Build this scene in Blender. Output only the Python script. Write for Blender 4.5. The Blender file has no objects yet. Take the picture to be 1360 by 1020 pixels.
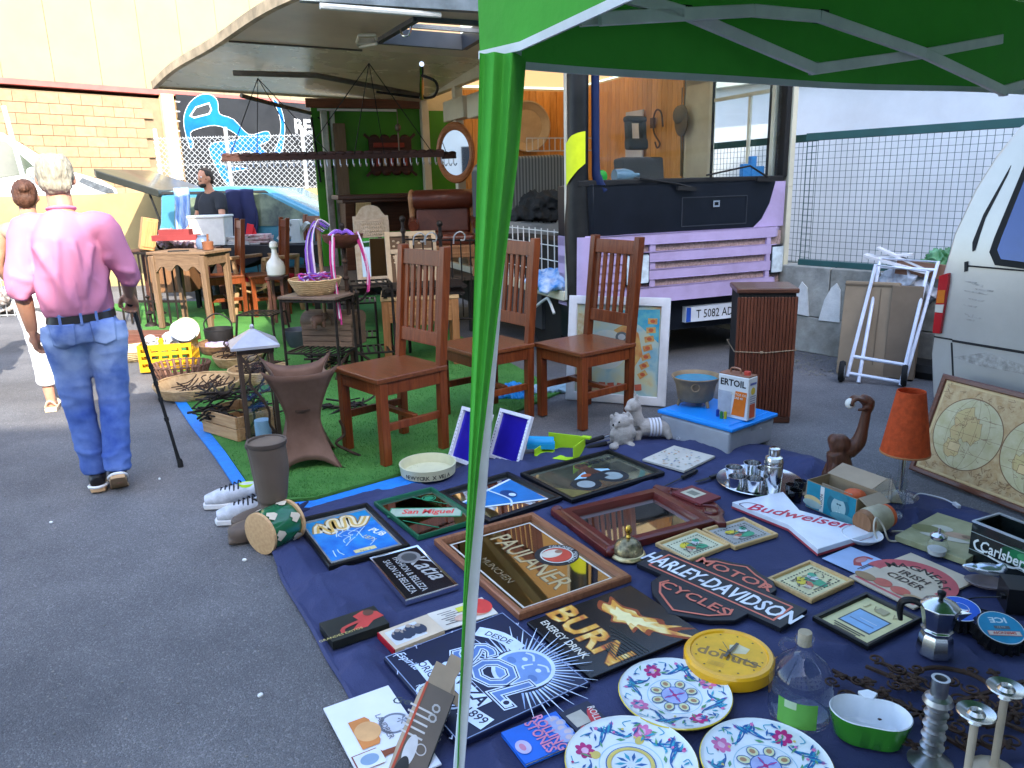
import bpy, math, random
from mathutils import Vector, Matrix, noise, geometry
random.seed(7)
PI=math.pi; R=math.radians
S=bpy.context.scene; C=S.collection
# ---------------------------------------------------------------- camera
CH=1.43; PITCH=R(14.6); ROLL=R(1.5); FPX=1021.0
FWD=Vector((0,math.cos(PITCH),-math.sin(PITCH))); _r=Vector((1,0,0)); _u=Vector((0,math.sin(PITCH),math.cos(PITCH)))
RT=_r*math.cos(ROLL)-_u*math.sin(ROLL); UP=_u*math.cos(ROLL)+_r*math.sin(ROLL)
cd=bpy.data.cameras.new('camera'); cam=bpy.data.objects.new('camera',cd); C.objects.link(cam); S.camera=cam
cd.sensor_fit='HORIZONTAL'; cd.sensor_width=36; cd.lens=FPX*36/1360; cd.clip_start=.05; cd.clip_end=2000
mw=Matrix((RT,UP,-FWD)).transposed().to_4x4(); mw.translation=(0,0,CH); cam.matrix_world=mw
# ---------------------------------------------------------------- light
SUN_EL=R(35); SAZ=math.atan2(.40,-.92)
sdir=Vector((math.sin(SAZ)*math.cos(SUN_EL),math.cos(SAZ)*math.cos(SUN_EL),math.sin(SUN_EL)))
w=bpy.data.worlds.new('World'); S.world=w; w.use_nodes=True
sk=w.node_tree.nodes.new('ShaderNodeTexSky'); sk.sky_type='NISHITA'; sk.sun_disc=False; sk.sun_elevation=SUN_EL; sk.sun_rotation=SAZ
sk.air_density=1.0; sk.dust_density=1.5; sk.ozone_density=1.0
bgn=w.node_tree.nodes['Background']; w.node_tree.links.new(sk.outputs[0],bgn.inputs[0]); bgn.inputs[1].default_value=.15
ld=bpy.data.lights.new('sun','SUN'); ld.energy=2.0; ld.angle=R(.5); ld.color=(1,.93,.82)
sun=bpy.data.objects.new('sun',ld); C.objects.link(sun); sun.rotation_euler=sdir.to_track_quat('Z','Y').to_euler(); sun.location=(4,-6,20)
S.view_settings.view_transform='Standard'; S.view_settings.look='None'; S.view_settings.gamma=1; S.view_settings.use_curve_mapping=False
S.view_settings.exposure=2.8
S.cycles.max_bounces=8; S.cycles.transparent_max_bounces=12; S.cycles.transmission_bounces=8
S.cycles.caustics_refractive=False; S.cycles.caustics_reflective=False
# ---------------------------------------------------------------- photo geometry: pixel of the photo -> point of the place
def ray(x,y): return FWD+RT*((x-680)/FPX)-UP*((y-510)/FPX)
O=Vector((0,0,CH))
def G(x,y,z=0.0):
    d=ray(x,y); return O+d*((z-CH)/d.z)
def hitp(x,y,P,n):
    d=ray(x,y); P=Vector(P); n=Vector(n); return O+d*((P-O).dot(n)/d.dot(n))
def YP(x,y,Y): return hitp(x,y,(0,Y,0),(0,1,0))
# ---------------------------------------------------------------- materials
MC={}
def lin(c):
    if isinstance(c,str):
        c=c.lstrip('#'); c=[int(c[i:i+2],16)/255 for i in (0,2,4)]
        c=[v/12.92 if v<=.04045 else ((v+.055)/1.055)**2.4 for v in c]
    return tuple(c[:3])
def mat(name,col,rough=.5,metal=0,var=.12,scale=6,bump=0,bscale=80,stretch=(1,1,1),col2=None,trans=0,ior=1.45,rnd=0,coat=0,spec=.32,detail=5,dirt=0,sss=0,transl=0,thin=0):
    if name in MC: return MC[name]
    m=bpy.data.materials.new(name); m.use_nodes=True; nt=m.node_tree; N=nt.nodes; L=nt.links
    b=N['Principled BSDF']; col=lin(col)
    tc=N.new('ShaderNodeTexCoord'); mp=N.new('ShaderNodeMapping'); mp.inputs['Scale'].default_value=stretch
    L.new(tc.outputs['Object'],mp.inputs[0])
    if rnd:
        oi=N.new('ShaderNodeObjectInfo'); va=N.new('ShaderNodeVectorMath'); va.operation='SCALE'; va.inputs[0].default_value=(37,17,29)
        L.new(oi.outputs['Random'],va.inputs['Scale']); L.new(va.outputs[0],mp.inputs['Location'])
    if var or col2:
        nz=N.new('ShaderNodeTexNoise'); nz.inputs['Scale'].default_value=scale; nz.inputs['Detail'].default_value=detail; nz.inputs['Roughness'].default_value=.62
        L.new(mp.outputs[0],nz.inputs['Vector'])
        cr=N.new('ShaderNodeValToRGB'); cr.color_ramp.elements[0].position=.32; cr.color_ramp.elements[1].position=.68
        c1=lin(col2) if col2 else tuple(min(1,v*(1+var)) for v in col); c0=col if col2 else tuple(v*(1-var) for v in col)
        cr.color_ramp.elements[0].color=(*c0,1); cr.color_ramp.elements[1].color=(*c1,1)
        L.new(nz.outputs[0],cr.inputs[0]); out=cr.outputs[0]
        if dirt:
            n2=N.new('ShaderNodeTexNoise'); n2.inputs['Scale'].default_value=scale*.37; n2.inputs['Detail'].default_value=8; n2.inputs['Roughness'].default_value=.7
            L.new(mp.outputs[0],n2.inputs['Vector'])
            r2=N.new('ShaderNodeValToRGB'); r2.color_ramp.elements[0].position=.45; r2.color_ramp.elements[1].position=.72
            mx=N.new('ShaderNodeMix'); mx.data_type='RGBA'; mx.blend_type='MULTIPLY'; L.new(n2.outputs[0],r2.inputs[0])
            r2.color_ramp.elements[0].color=(0,0,0,1); r2.color_ramp.elements[1].color=(dirt,dirt,dirt,1)
            L.new(r2.outputs[0],mx.inputs['Factor']); L.new(out,mx.inputs['A']); mx.inputs['B'].default_value=(.45,.38,.3,1); out=mx.outputs['Result']
        if rnd:
            hs=N.new('ShaderNodeHueSaturation'); mr=N.new('ShaderNodeMapRange'); mr.inputs['To Min'].default_value=1-rnd; mr.inputs['To Max'].default_value=1+rnd
            L.new(oi.outputs['Random'],mr.inputs['Value']); L.new(mr.outputs[0],hs.inputs['Value']); L.new(out,hs.inputs['Color']); out=hs.outputs[0]
        L.new(out,b.inputs['Base Color'])
        rr=N.new('ShaderNodeMapRange'); rr.inputs['To Min'].default_value=max(0,rough*.85); rr.inputs['To Max'].default_value=min(1,rough*1.15+.02)
        L.new(nz.outputs[0],rr.inputs['Value']); L.new(rr.outputs[0],b.inputs['Roughness'])
    else:
        b.inputs['Base Color'].default_value=(*col,1); b.inputs['Roughness'].default_value=rough
    b.inputs['Metallic'].default_value=metal; b.inputs['IOR'].default_value=ior; b.inputs['Specular IOR Level'].default_value=spec
    if coat: b.inputs['Coat Weight'].default_value=coat; b.inputs['Coat Roughness'].default_value=.08
    if trans: b.inputs['Transmission Weight'].default_value=trans
    if sss: b.inputs['Subsurface Weight'].default_value=sss; b.inputs['Subsurface Scale'].default_value=.01
    if bump:
        n3=N.new('ShaderNodeTexNoise'); n3.inputs['Scale'].default_value=bscale; n3.inputs['Detail'].default_value=4
        L.new(mp.outputs[0],n3.inputs['Vector']); bp=N.new('ShaderNodeBump'); bp.inputs['Strength'].default_value=bump; bp.inputs['Distance'].default_value=.01
        L.new(n3.outputs[0],bp.inputs['Height']); L.new(bp.outputs[0],b.inputs['Normal'])
    if transl:
        tr=N.new('ShaderNodeBsdfTranslucent'); tr.inputs[0].default_value=(*[min(1,v*1.6) for v in col],1); ms=N.new('ShaderNodeMixShader'); ms.inputs[0].default_value=transl
        o=N['Material Output']; L.new(b.outputs[0],ms.inputs[1]); L.new(tr.outputs[0],ms.inputs[2]); L.new(ms.outputs[0],o.inputs[0])
    if thin:   # thin clear pane: mostly see-through with a fresnel reflection
        tp=N.new('ShaderNodeBsdfTransparent'); tp.inputs[0].default_value=(*col,1); gl=N.new('ShaderNodeBsdfGlossy'); gl.inputs['Roughness'].default_value=.02
        lw=N.new('ShaderNodeLayerWeight'); lw.inputs[0].default_value=.5; fr=N.new('ShaderNodeMath'); fr.operation='POWER'; L.new(lw.outputs['Facing'],fr.inputs[0]); fr.inputs[1].default_value=4; ma=N.new('ShaderNodeMath'); ma.operation='MULTIPLY_ADD'; ma.inputs[1].default_value=.6; ma.inputs[2].default_value=thin
        L.new(fr.outputs[0],ma.inputs[0]); ms=N.new('ShaderNodeMixShader'); L.new(ma.outputs[0],ms.inputs[0]); L.new(tp.outputs[0],ms.inputs[1]); L.new(gl.outputs[0],ms.inputs[2])
        L.new(ms.outputs[0],N['Material Output'].inputs[0])
    MC[name]=m; return m
def wood(name,col,col2,rough=.4,axis=0,rnd=.12,coat=0,sc=5):
    st=[14,14,14]; st[axis]=1.2
    return mat(name,col,rough,0,0,sc,.15,30,tuple(st),col2,rnd=rnd,coat=coat,detail=4)
def ink(c,rough=.4,metal=0):
    k='ink_%s_%g_%g'%(c,rough,metal)
    return mat(k,c,rough,metal,.15,13,detail=8)
# ---------------------------------------------------------------- mesh builder
class B:
    def __init__(s): s.v=[];s.f=[];s.mi=[];s.m=Matrix();s.k=0
    def add(s,vs,fs):
        o=len(s.v); s.v+=[s.m@Vector(p) for p in vs]; s.f+=[tuple(i+o for i in f) for f in fs]; s.mi+=[s.k]*len(fs); return s
    def box(s,x,y,z,sx,sy,sz,rx=0,ry=0,rz=0,tap=1):
        M=Matrix.Translation((x,y,z))@Matrix.Rotation(rz,4,'Z')@Matrix.Rotation(ry,4,'Y')@Matrix.Rotation(rx,4,'X')
        a=[(-1,-1,-1),(1,-1,-1),(1,1,-1),(-1,1,-1),(-1,-1,1),(1,-1,1),(1,1,1),(-1,1,1)]
        return s.add([M@Vector((p[0]*sx/2*(tap if p[2]>0 else 1),p[1]*sy/2*(tap if p[2]>0 else 1),p[2]*sz/2)) for p in a],[(0,3,2,1),(4,5,6,7),(0,1,5,4),(1,2,6,5),(2,3,7,6),(3,0,4,7)])
    def span(s,a,b,w,t,up=(0,0,1)):  # bar from a to b, w across, t along up
        a=Vector(a);b=Vector(b);d=(b-a).normalized();u=Vector(up); r=d.cross(u)
        if r.length<1e-4: r=d.cross(Vector((1,0,0)))
        r.normalize();u=r.cross(d)
        q=[r*x*w/2+u*y*t/2 for x,y in((-1,-1),(1,-1),(1,1),(-1,1))]
        return s.add([a+i for i in q]+[b+i for i in q],[(0,1,2,3)[::-1],(4,5,6,7),(0,1,5,4),(1,2,6,5),(2,3,7,6),(3,0,4,7)])
    def tube(s,pts,r,n=8,closed=False,ry=None,sm=0):
        pts=[Vector(p) for p in pts]
        if sm: pts=cr(pts,sm,closed)
        k=len(pts); rs=r if isinstance(r,(list,tuple)) else [r]*k
        if len(rs)!=k: rs=[lerpl(rs,i/(k-1)) for i in range(k)]
        vs=[];fr=None
        for i,p in enumerate(pts):
            t=(pts[(i+1)%k]-pts[i-1]) if closed else pts[min(i+1,k-1)]-pts[max(i-1,0)]
            t.normalize()
            if fr is None: fr=t.orthogonal().normalized()
            else:
                fr=fr-t*fr.dot(t); fr.normalize()
            bn=t.cross(fr)
            for j in range(n):
                a=2*PI*j/n; vs.append(p+(fr*math.cos(a)+bn*math.sin(a)*(ry or 1))*rs[i])
        fs=[]
        for i in range(k if closed else k-1):
            for j in range(n):
                a=i*n+j;b_=i*n+(j+1)%n;c=((i+1)%k)*n+(j+1)%n;d=((i+1)%k)*n+j; fs.append((a,b_,c,d))
        if not closed: fs+=[tuple(range(n))[::-1],tuple(range((k-1)*n,k*n))]
        return s.add(vs,fs)
    def lathe(s,pr,n=24,sx=1,sy=1,off=(0,0,0)):
        vs=[];fs=[];k=len(pr);o=Vector(off)
        for r,z in pr:
            for j in range(n):
                a=2*PI*j/n; vs.append(o+Vector((r*math.cos(a)*sx,r*math.sin(a)*sy,z)))
        for i in range(k-1):
            for j in range(n): fs.append((i*n+j,i*n+(j+1)%n,(i+1)*n+(j+1)%n,(i+1)*n+j))
        if pr[0][0]>1e-4: fs.append(tuple(range(n))[::-1])
        if pr[-1][0]>1e-4: fs.append(tuple(range((k-1)*n,k*n)))
        return s.add(vs,fs)
    def prism(s,poly,z0,z1,top=1):
        n=len(poly); t=geometry.tessellate_polygon([[Vector((p[0],p[1],0)) for p in poly]])
        ar=sum(poly[i][0]*poly[(i+1)%n][1]-poly[(i+1)%n][0]*poly[i][1] for i in range(n))
        vs=[(p[0],p[1],z0) for p in poly]+[(p[0],p[1],z1) for p in poly]
        def ori(f):
            a,b_,c=[poly[i] for i in f]; return f if (b_[0]-a[0])*(c[1]-a[1])-(b_[1]-a[1])*(c[0]-a[0])>0 else f[::-1]
        t=[ori(tuple(f)) for f in t]
        fs=[f[::-1] for f in t]+[tuple(i+n for i in f) for f in t]
        for i in range(n):
            j=(i+1)%n; fs.append((i,j,j+n,i+n) if ar>0 else (j,i,i+n,j+n))
        return s.add(vs,fs)
    def grid(s,fn,nu,nv,cu=False):
        vs=[fn(i/nu,j/nv) for i in range(nu+1) for j in range(nv+1)]
        return s.add(vs,[(i*(nv+1)+j,(i+1)*(nv+1)+j,(i+1)*(nv+1)+j+1,i*(nv+1)+j+1) for i in range(nu) for j in range(nv)])
    def ell(s,x,y,z,rx,ry,rz,n=14,k=9,rot=None):
        M=Matrix.Translation((x,y,z)); 
        if rot: M=M@rot
        pr=[(max(1e-5,math.sin(PI*i/k)),-math.cos(PI*i/k)) for i in range(k+1)]
        m0=s.m; s.m=m0@M@Matrix.Diagonal((rx,ry,rz,1)); s.lathe(pr,n); s.m=m0; return s
def lerpl(l,t):
    x=t*(len(l)-1); i=min(int(x),len(l)-2); return l[i]+(l[i+1]-l[i])*(x-i)
def cr(pts,sub,closed=False):
    pts=[Vector(p) for p in pts]; out=[]; k=len(pts)
    for i in range(k if closed else k-1):
        if closed: a,b,c,d=pts[i-1],pts[i],pts[(i+1)%k],pts[(i+2)%k]
        else: a,b,c,d=pts[max(i-1,0)],pts[i],pts[i+1],pts[min(i+2,k-1)]
        for j in range(sub):
            t=j/sub; out.append(.5*((2*b)+(c-a)*t+(2*a-5*b+4*c-d)*t*t+(3*b-a-3*c+d)*t**3))
    if not closed: out.append(pts[-1])
    return out
def mesh(name,b,ms):
    me=bpy.data.meshes.new(name); me.from_pydata([tuple(v) for v in b.v],[],b.f)
    for m in (ms if isinstance(ms,(list,tuple)) else [ms]): me.materials.append(m)
    if any(b.mi): me.polygons.foreach_set('material_index',b.mi)
    me.polygons.foreach_set('use_smooth',[True]*len(me.polygons)); me.set_sharp_from_angle(angle=R(38)); me.update(); return me
def obj(name,b,ms,parent=None,bev=0,loc=None,rz=0,seg=2,sub=0):
    o=bpy.data.objects.new(name,b if isinstance(b,bpy.types.Mesh) else mesh(name,b,ms)); C.objects.link(o)
    if parent: o.parent=parent
    if loc: o.location=loc
    if rz: o.rotation_euler.z=rz
    if bev:
        m=o.modifiers.new('edge','BEVEL'); m.width=bev; m.segments=seg; m.limit_method='ANGLE'; m.angle_limit=R(40); m.harden_normals=True
    if sub:
        m=o.modifiers.new('sub','SUBSURF'); m.levels=m.render_levels=sub
    return o
def tag(o,label,cat,group=None,kind=None):
    o['label']=label; o['category']=cat
    if group: o['group']=group
    if kind: o['kind']=kind
    return o
def thing(name,label,cat,loc=(0,0,0),rz=0,group=None):
    o=bpy.data.objects.new(name,None); C.objects.link(o); o.location=loc; o.rotation_euler=(0,0,rz); o.empty_display_size=.1
    return tag(o,label,cat,group)
def struct(name,b,ms,**k):
    o=obj(name,b,ms,**k); o['kind']='structure'; return o
KIDS={}
def dup(root,loc,rz,label,group=None):
    r=root.copy(); C.objects.link(r); r.location=loc; r.rotation_euler=(*root.rotation_euler[:2],rz); r['label']=label
    if group: r['group']=group
    for c in [o for o in C.objects if o.parent==root]:
        d=c.copy(); C.objects.link(d); d.parent=r
        for g in [o for o in C.objects if o.parent==c]:
            e=g.copy(); C.objects.link(e); e.parent=d
    return r
def bake(name,b,ms,voxel,smooth=4,fn=None,parent=None,loc=None,rz=0,dec=0):
    """fuse overlapping closed pieces into one skin"""
    o=bpy.data.objects.new('tmp',mesh('tmp',b,ms)); C.objects.link(o)
    m=o.modifiers.new('r','REMESH'); m.mode='VOXEL'; m.voxel_size=voxel; m.adaptivity=0
    if smooth: m=o.modifiers.new('s','SMOOTH'); m.iterations=smooth; m.factor=.5
    bpy.context.view_layer.update(); ev=o.evaluated_get(bpy.context.evaluated_depsgraph_get())
    me=bpy.data.meshes.new_from_object(ev); old=o.data; bpy.data.objects.remove(o); bpy.data.meshes.remove(old)
    if fn:
        ns=[v.normal.copy() for v in me.vertices]
        for v,n in zip(me.vertices,ns): v.co=v.co+n*fn(v.co,n)
    me.materials.clear(); 
    for q in (ms if isinstance(ms,(list,tuple)) else [ms]): me.materials.append(q)
    me.polygons.foreach_set('use_smooth',[True]*len(me.polygons)); me.name=name; me.update()
    return obj(name,me,None,parent,loc=loc,rz=rz)
# ---------------------------------------------------------------- flat print
TXT={}
def textgeo(s,bold=0,shear=0):
    k=(s,bold,shear)
    if k not in TXT:
        c=bpy.data.curves.new('t','FONT'); c.body=s; c.size=1; c.offset=bold; c.shear=shear; c.resolution_u=2; c.fill_mode='FRONT'
        o=bpy.data.objects.new('t',c); C.objects.link(o); bpy.context.view_layer.update()
        me=bpy.data.meshes.new_from_object(o.evaluated_get(bpy.context.evaluated_depsgraph_get()))
        TXT[k]=([v.co.copy() for v in me.vertices],[tuple(p.vertices) for p in me.polygons],o.dimensions.x)
        bpy.data.objects.remove(o); bpy.data.meshes.remove(me)
    return TXT[k]
class Art:
    """print laid on a plane: x right, y up as read, layers half a millimetre apart"""
    def __init__(s,z=0,dz=.0005): s.b=B(); s.z=z; s.dz=dz; s.ms=[]; s.n=0; s.L=[]
    def _m(s,c):
        m=c if isinstance(c,bpy.types.Material) else ink(c)
        if m not in s.ms: s.ms.append(m)
        s.b.k=s.ms.index(m); s.n+=1; s.L.append(len(s.b.v)); return s.z+s.n*s.dz
    def poly(s,pts,c):
        z=s._m(c); t=geometry.tessellate_polygon([[Vector((p[0],p[1],0)) for p in pts]])
        fs=[]
        for f in t:
            a,b_,d=[pts[i] for i in f]; fs.append(tuple(f) if (b_[0]-a[0])*(d[1]-a[1])-(b_[1]-a[1])*(d[0]-a[0])>0 else tuple(f)[::-1])
        s.b.add([(p[0],p[1],z) for p in pts],fs); return s
    def rect(s,x,y,w,h,c,a=0): 
        q=[(-w/2,-h/2),(w/2,-h/2),(w/2,h/2),(-w/2,h/2)]; ca,sa=math.cos(a),math.sin(a)
        return s.poly([(x+p*ca-r*sa,y+p*sa+r*ca) for p,r in q],c)
    def ell(s,x,y,rx,ry,c,n=28,a=0): 
        ca,sa=math.cos(a),math.sin(a); P=[(rx*math.cos(2*PI*i/n),ry*math.sin(2*PI*i/n)) for i in range(n)]
        return s.poly([(x+p*ca-r*sa,y+p*sa+r*ca) for p,r in P],c)
    def line(s,pts,w,c,closed=False,sm=0):
        z=s._m(c); P=[Vector((p[0],p[1],0)) for p in pts]
        if sm: P=cr(P,sm,closed)
        k=len(P);vs=[];ws=w if isinstance(w,(list,tuple)) else [w]*2
        for i,p in enumerate(P):
            a=P[i-1] if (closed or i) else p; b_=P[(i+1)%k] if (closed or i<k-1) else p
            d1=(p-a).normalized();d2=(b_-p).normalized();t=(d1+d2).normalized(); n=Vector((-t.y,t.x,0))
            q=max(.5,abs((d1 if d1.length else d2).dot(t))); ww=lerpl(ws,i/max(1,k-1))/2/q
            vs+=[(p.x+n.x*ww,p.y+n.y*ww,z),(p.x-n.x*ww,p.y-n.y*ww,z)]
        s.b.add(vs,[(2*i,2*i+1,2*((i+1)%k)+1,2*((i+1)%k)) for i in range(k if closed else k-1)]); return s
    def ring(s,x,y,r0,r1,c,n=32,a0=0,a1=2*PI,sy=1):
        full=abs(a1-a0-2*PI)<1e-4
        return s.line([(x+(r0+r1)/2*math.cos(a0+(a1-a0)*i/n),y+sy*(r0+r1)/2*math.sin(a0+(a1-a0)*i/n)) for i in range(n if full else n+1)],abs(r1-r0),c,closed=full)
    def text(s,t,x,y,size,c,a=0,shear=0,bold=0,sx=1,align=.5,grad=None):
        z=s._m(c); vs,fs,wd=textgeo(t,bold,shear)
        xs=[v.x for v in vs]; ys=[v.y for v in vs]; x0=min(xs);x1=max(xs); ca,sa=math.cos(a),math.sin(a); o=[]
        for v in vs:
            p=(v.x-x0-(x1-x0)*align)*size*sx; r=v.y*size; o.append((x+p*ca-r*sa,y+p*sa+r*ca,z))
        s.b.add(o,fs); return s
    def arc(s,t,x,y,r,size,c,a0,step,bold=0,inv=False):
        for i,ch in enumerate(t):
            if ch==' ': continue
            a=a0-step*i if not inv else a0+step*i
            s.text(ch,x+r*math.cos(a),y+r*math.sin(a),size,c,(a-PI/2) if not inv else a+PI/2,0,bold)
        return s
    def done(s,name,parent,**k):
        k_=min(1,.0025/max(1e-9,s.n*s.dz))-1; zz=s.b.m.to_3x3()@Vector((0,0,1)); L=s.L+[len(s.b.v)]
        for i in range(s.n):
            d=zz*(k_*(i+1)*s.dz)
            for j in range(L[i],L[i+1]): s.b.v[j]=s.b.v[j]+d
        return obj(name,s.b,s.ms,parent,**k)
FLATS=[]
def rectp(c,z=0):
    p=[G(*q,z) for q in c]; ce=(p[0]+p[1]+p[2]+p[3])/4; u=(p[1]-p[0]+p[2]-p[3])/2; v=(p[0]-p[3]+p[1]-p[2])/2
    FLATS.append((ce.copy(),math.atan2(u.y,u.x),u.length/2,v.length/2))
    return ce,math.atan2(u.y,u.x),u.length,v.length
def frame_bars(b,w,h,prof):
    """mitred frame: profile (inset,z) swept round a w x h rectangle"""
    L=[[(-w/2+i,-h/2+i,z),(w/2-i,-h/2+i,z),(w/2-i,h/2-i,z),(-w/2+i,h/2-i,z)] for i,z in prof]
    vs=[q for l in L for q in l]; k=len(prof)
    b.add(vs,[(i*4+j,i*4+(j+1)%4,(i+1)*4+(j+1)%4,(i+1)*4+j) for i in range(k-1) for j in range(4)])
def picture(name,label,cat,c,fw,ft,fm,pm,zt=.006,group=None,base=.012,panel='print_panel'):
    """framed flat picture lying on the cloth; returns root,w,h,inner half sizes, z of the picture face"""
    ce,a,w,h=rectp(c,base+ft); ce.z=base
    t=thing(name,label,cat,ce,a,group)
    b=B(); frame_bars(b,w,h,[(0,0),(0,ft*.8),(fw*.18,ft),(fw*.75,ft*.92),(fw,zt+.001),(fw,zt-.003)]); obj('frame',b,fm,t)
    b=B(); b.box(0,0,zt/2,w-fw*1.6,h-fw*1.6,zt); obj(panel,b,pm,t)
    return t,w,h,w/2-fw,h/2-fw,zt
# ================================================================ SETTING
def asphalt():
    m=bpy.data.materials.new('asphalt'); m.use_nodes=True; nt=m.node_tree; N=nt.nodes; L=nt.links; b=N['Principled BSDF']
    tc=N.new('ShaderNodeTexCoord')
    v=N.new('ShaderNodeTexVoronoi'); v.inputs['Scale'].default_value=230; L.new(tc.outputs['Object'],v.inputs['Vector'])
    n1=N.new('ShaderNodeTexNoise'); n1.inputs['Scale'].default_value=95; n1.inputs['Detail'].default_value=5; L.new(tc.outputs['Object'],n1.inputs['Vector'])
    n2=N.new('ShaderNodeTexNoise'); n2.inputs['Scale'].default_value=.75; n2.inputs['Detail'].default_value=9; n2.inputs['Roughness'].default_value=.65; L.new(tc.outputs['Object'],n2.inputs['Vector'])
    bw=N.new('ShaderNodeRGBToBW'); L.new(v.outputs['Color'],bw.inputs[0])
    r1=N.new('ShaderNodeValToRGB'); e=r1.color_ramp.elements; e[0].position=.15; e[0].color=(.088,.087,.09,1); e[1].position=.95; e[1].color=(.21,.208,.21,1)
    x=e.new(.7); x.color=(.128,.126,.13,1); L.new(bw.outputs[0],r1.inputs[0])
    r2=N.new('ShaderNodeValToRGB'); r2.color_ramp.elements[0].position=.36; r2.color_ramp.elements[0].color=(.62,.62,.64,1); r2.color_ramp.elements[1].position=.64; r2.color_ramp.elements[1].color=(1.28,1.26,1.24,1)
    L.new(n2.outputs[0],r2.inputs[0])
    mx=N.new('ShaderNodeMix'); mx.data_type='RGBA'; mx.blend_type='MULTIPLY'; mx.inputs['Factor'].default_value=1; L.new(r1.outputs[0],mx.inputs['A']); L.new(r2.outputs[0],mx.inputs['B'])
    L.new(mx.outputs['Result'],b.inputs['Base Color']); b.inputs['Roughness'].default_value=.82
    ma=N.new('ShaderNodeMath'); ma.operation='SUBTRACT'; L.new(n1.outputs[0],ma.inputs[0]); L.new(v.outputs['Distance'],ma.inputs[1])
    bp=N.new('ShaderNodeBump'); bp.inputs['Strength'].default_value=.6; bp.inputs['Distance'].default_value=.006; L.new(ma.outputs[0],bp.inputs['Height']); L.new(bp.outputs[0],b.inputs['Normal'])
    return m
b=B(); b.box(10,20,-.5,240,240,1.0); struct('ground',b,asphalt())

# upper terrace the white van stands on
AW=Vector((-9.8,14.7,0)); DV=Vector((.637,.771,0)); NW=Vector((.771,-.637,0)); AWZ=math.atan2(DV.y,DV.x)
b=B(); b.box(-14,22,.3,23,19.2,.6); struct('terrace',b,mat('terrace','#8d8a82',.9))

# ---- warehouse on the left
M_clad=mat('cladding',(.245,.215,.125),.5,var=.06,scale=1.3,dirt=.12); M_brick=mat('block',(.28,.185,.105),.9,var=.14,scale=9,bump=.35,bscale=40,rnd=.10); M_mort=mat('mortar',(.22,.15,.09),.95)
wh=thing('warehouse','cream clad warehouse with a tan block base and a dull red ledge','building',AW,AWZ)
b=B(); b.box(6,.35,1.7,24,.5,3.4); obj('base_wall',b,M_mort,wh)
b=B(); b.box(6,4.4,6,24,7.5,12); obj('core',b,M_mort,wh)
for i in range(14):
    s=.93+.925*(i-3); b=B(); b.box(s+.4625,.48,7.85,.917,.12,8.5); obj('cladding_panel',b,M_clad,wh,bev=.004,seg=1)
b=B(); b.box(6,.26,3.53,24,.44,.11); obj('ledge',b,mat('red_ledge',(.36,.10,.085),.5),wh,bev=.006)
for r in range(11):
    for i in range(16):
        s=-2.6+i*.412+(.206 if r%2 else 0); z=1.27+r*.2
        if s>3.55: continue
        b=B() if (r==0 and i==0) else None
        if b: b.box(0,0,0,.402,.08,.19); bm_=mesh('brick',b,M_brick)
        o=obj('brick',bm_,None,wh,loc=(s,.085+random.uniform(-.004,.004),z))
b=B(); b.box(3.93,.06,2.6,.28,.1,1.8); obj('pilaster',b,mat('pilaster',(.66,.52,.24),.7),wh)
# dark banner with the blue figure
bn=thing('banner','dark grey banner with a big bright blue outlined figure behind the chain fence','banner',AW+DV*6.3-NW*-.06,AWZ)
b=B(); b.box(0,.02,2.35,4.4,.04,2.3); obj('cloth_panel',b,mat('banner',(.014,.015,.017),.5,var=.3,scale=2),bn)
a=Art(0,.002); a.b.m=Matrix.Translation((0,-.004,0))@Matrix.Rotation(PI/2,4,'X')
def bl(x,y):   # photo pixel -> banner plane coordinates
    q=hitp(x,y,AW+NW*.06,NW)-(AW+DV*6.3); return (q.dot(DV),q.z)
def ZP(pts): return [bl(170+x/4,80+y/4) for x,y in pts]
WHT=(.6,.64,.66); BL1=mat('figure_blue',(.002,.06,.30),.4,var=0,col2=(.004,.14,.42),scale=1.2)
fig=[(330,470),(300,360),(300,290),(330,225),(385,185),(440,185),(475,220),(485,285),(560,315),(640,395),(720,380),(750,385),(750,425),(700,455),(750,505),(720,520),(650,485),(540,495),(500,510),(500,555),(640,575),(530,600),(560,660),(520,655),(450,530),(440,445),(590,420),(540,370),(460,345),(380,360),(330,385),(345,440)]
FG=[tuple(q.xy) for q in cr([Vector((*p,0)) for p in ZP(fig)],3,True)]; a.line(FG,.022,WHT,closed=True); a.poly(FG,BL1)
hole=[(330,295),(360,250),(430,228),(442,262),(430,285),(350,305)]; a.poly(ZP(hole),(.03,.033,.036)); a.line(ZP(hole),.03,WHT,closed=True)
cres=[(770,205),(800,280),(812,350),(800,430),(770,510),(810,505),(830,400),(828,320),(805,240)]; FG=[tuple(q.xy) for q in cr([Vector((*p,0)) for p in ZP(cres)],3,True)]; a.line(FG,.022,WHT,closed=True); a.poly(FG,BL1)
q0=bl(392,176); a.text('RENT',q0[0],q0[1],.46,WHT,0,0,.03,align=0)
for k in range(4):
    q=bl(236,135+k*13); a.rect(q[0],q[1],.1,.02,(.6,.6,.6))
a.done('print',bn)
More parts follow.
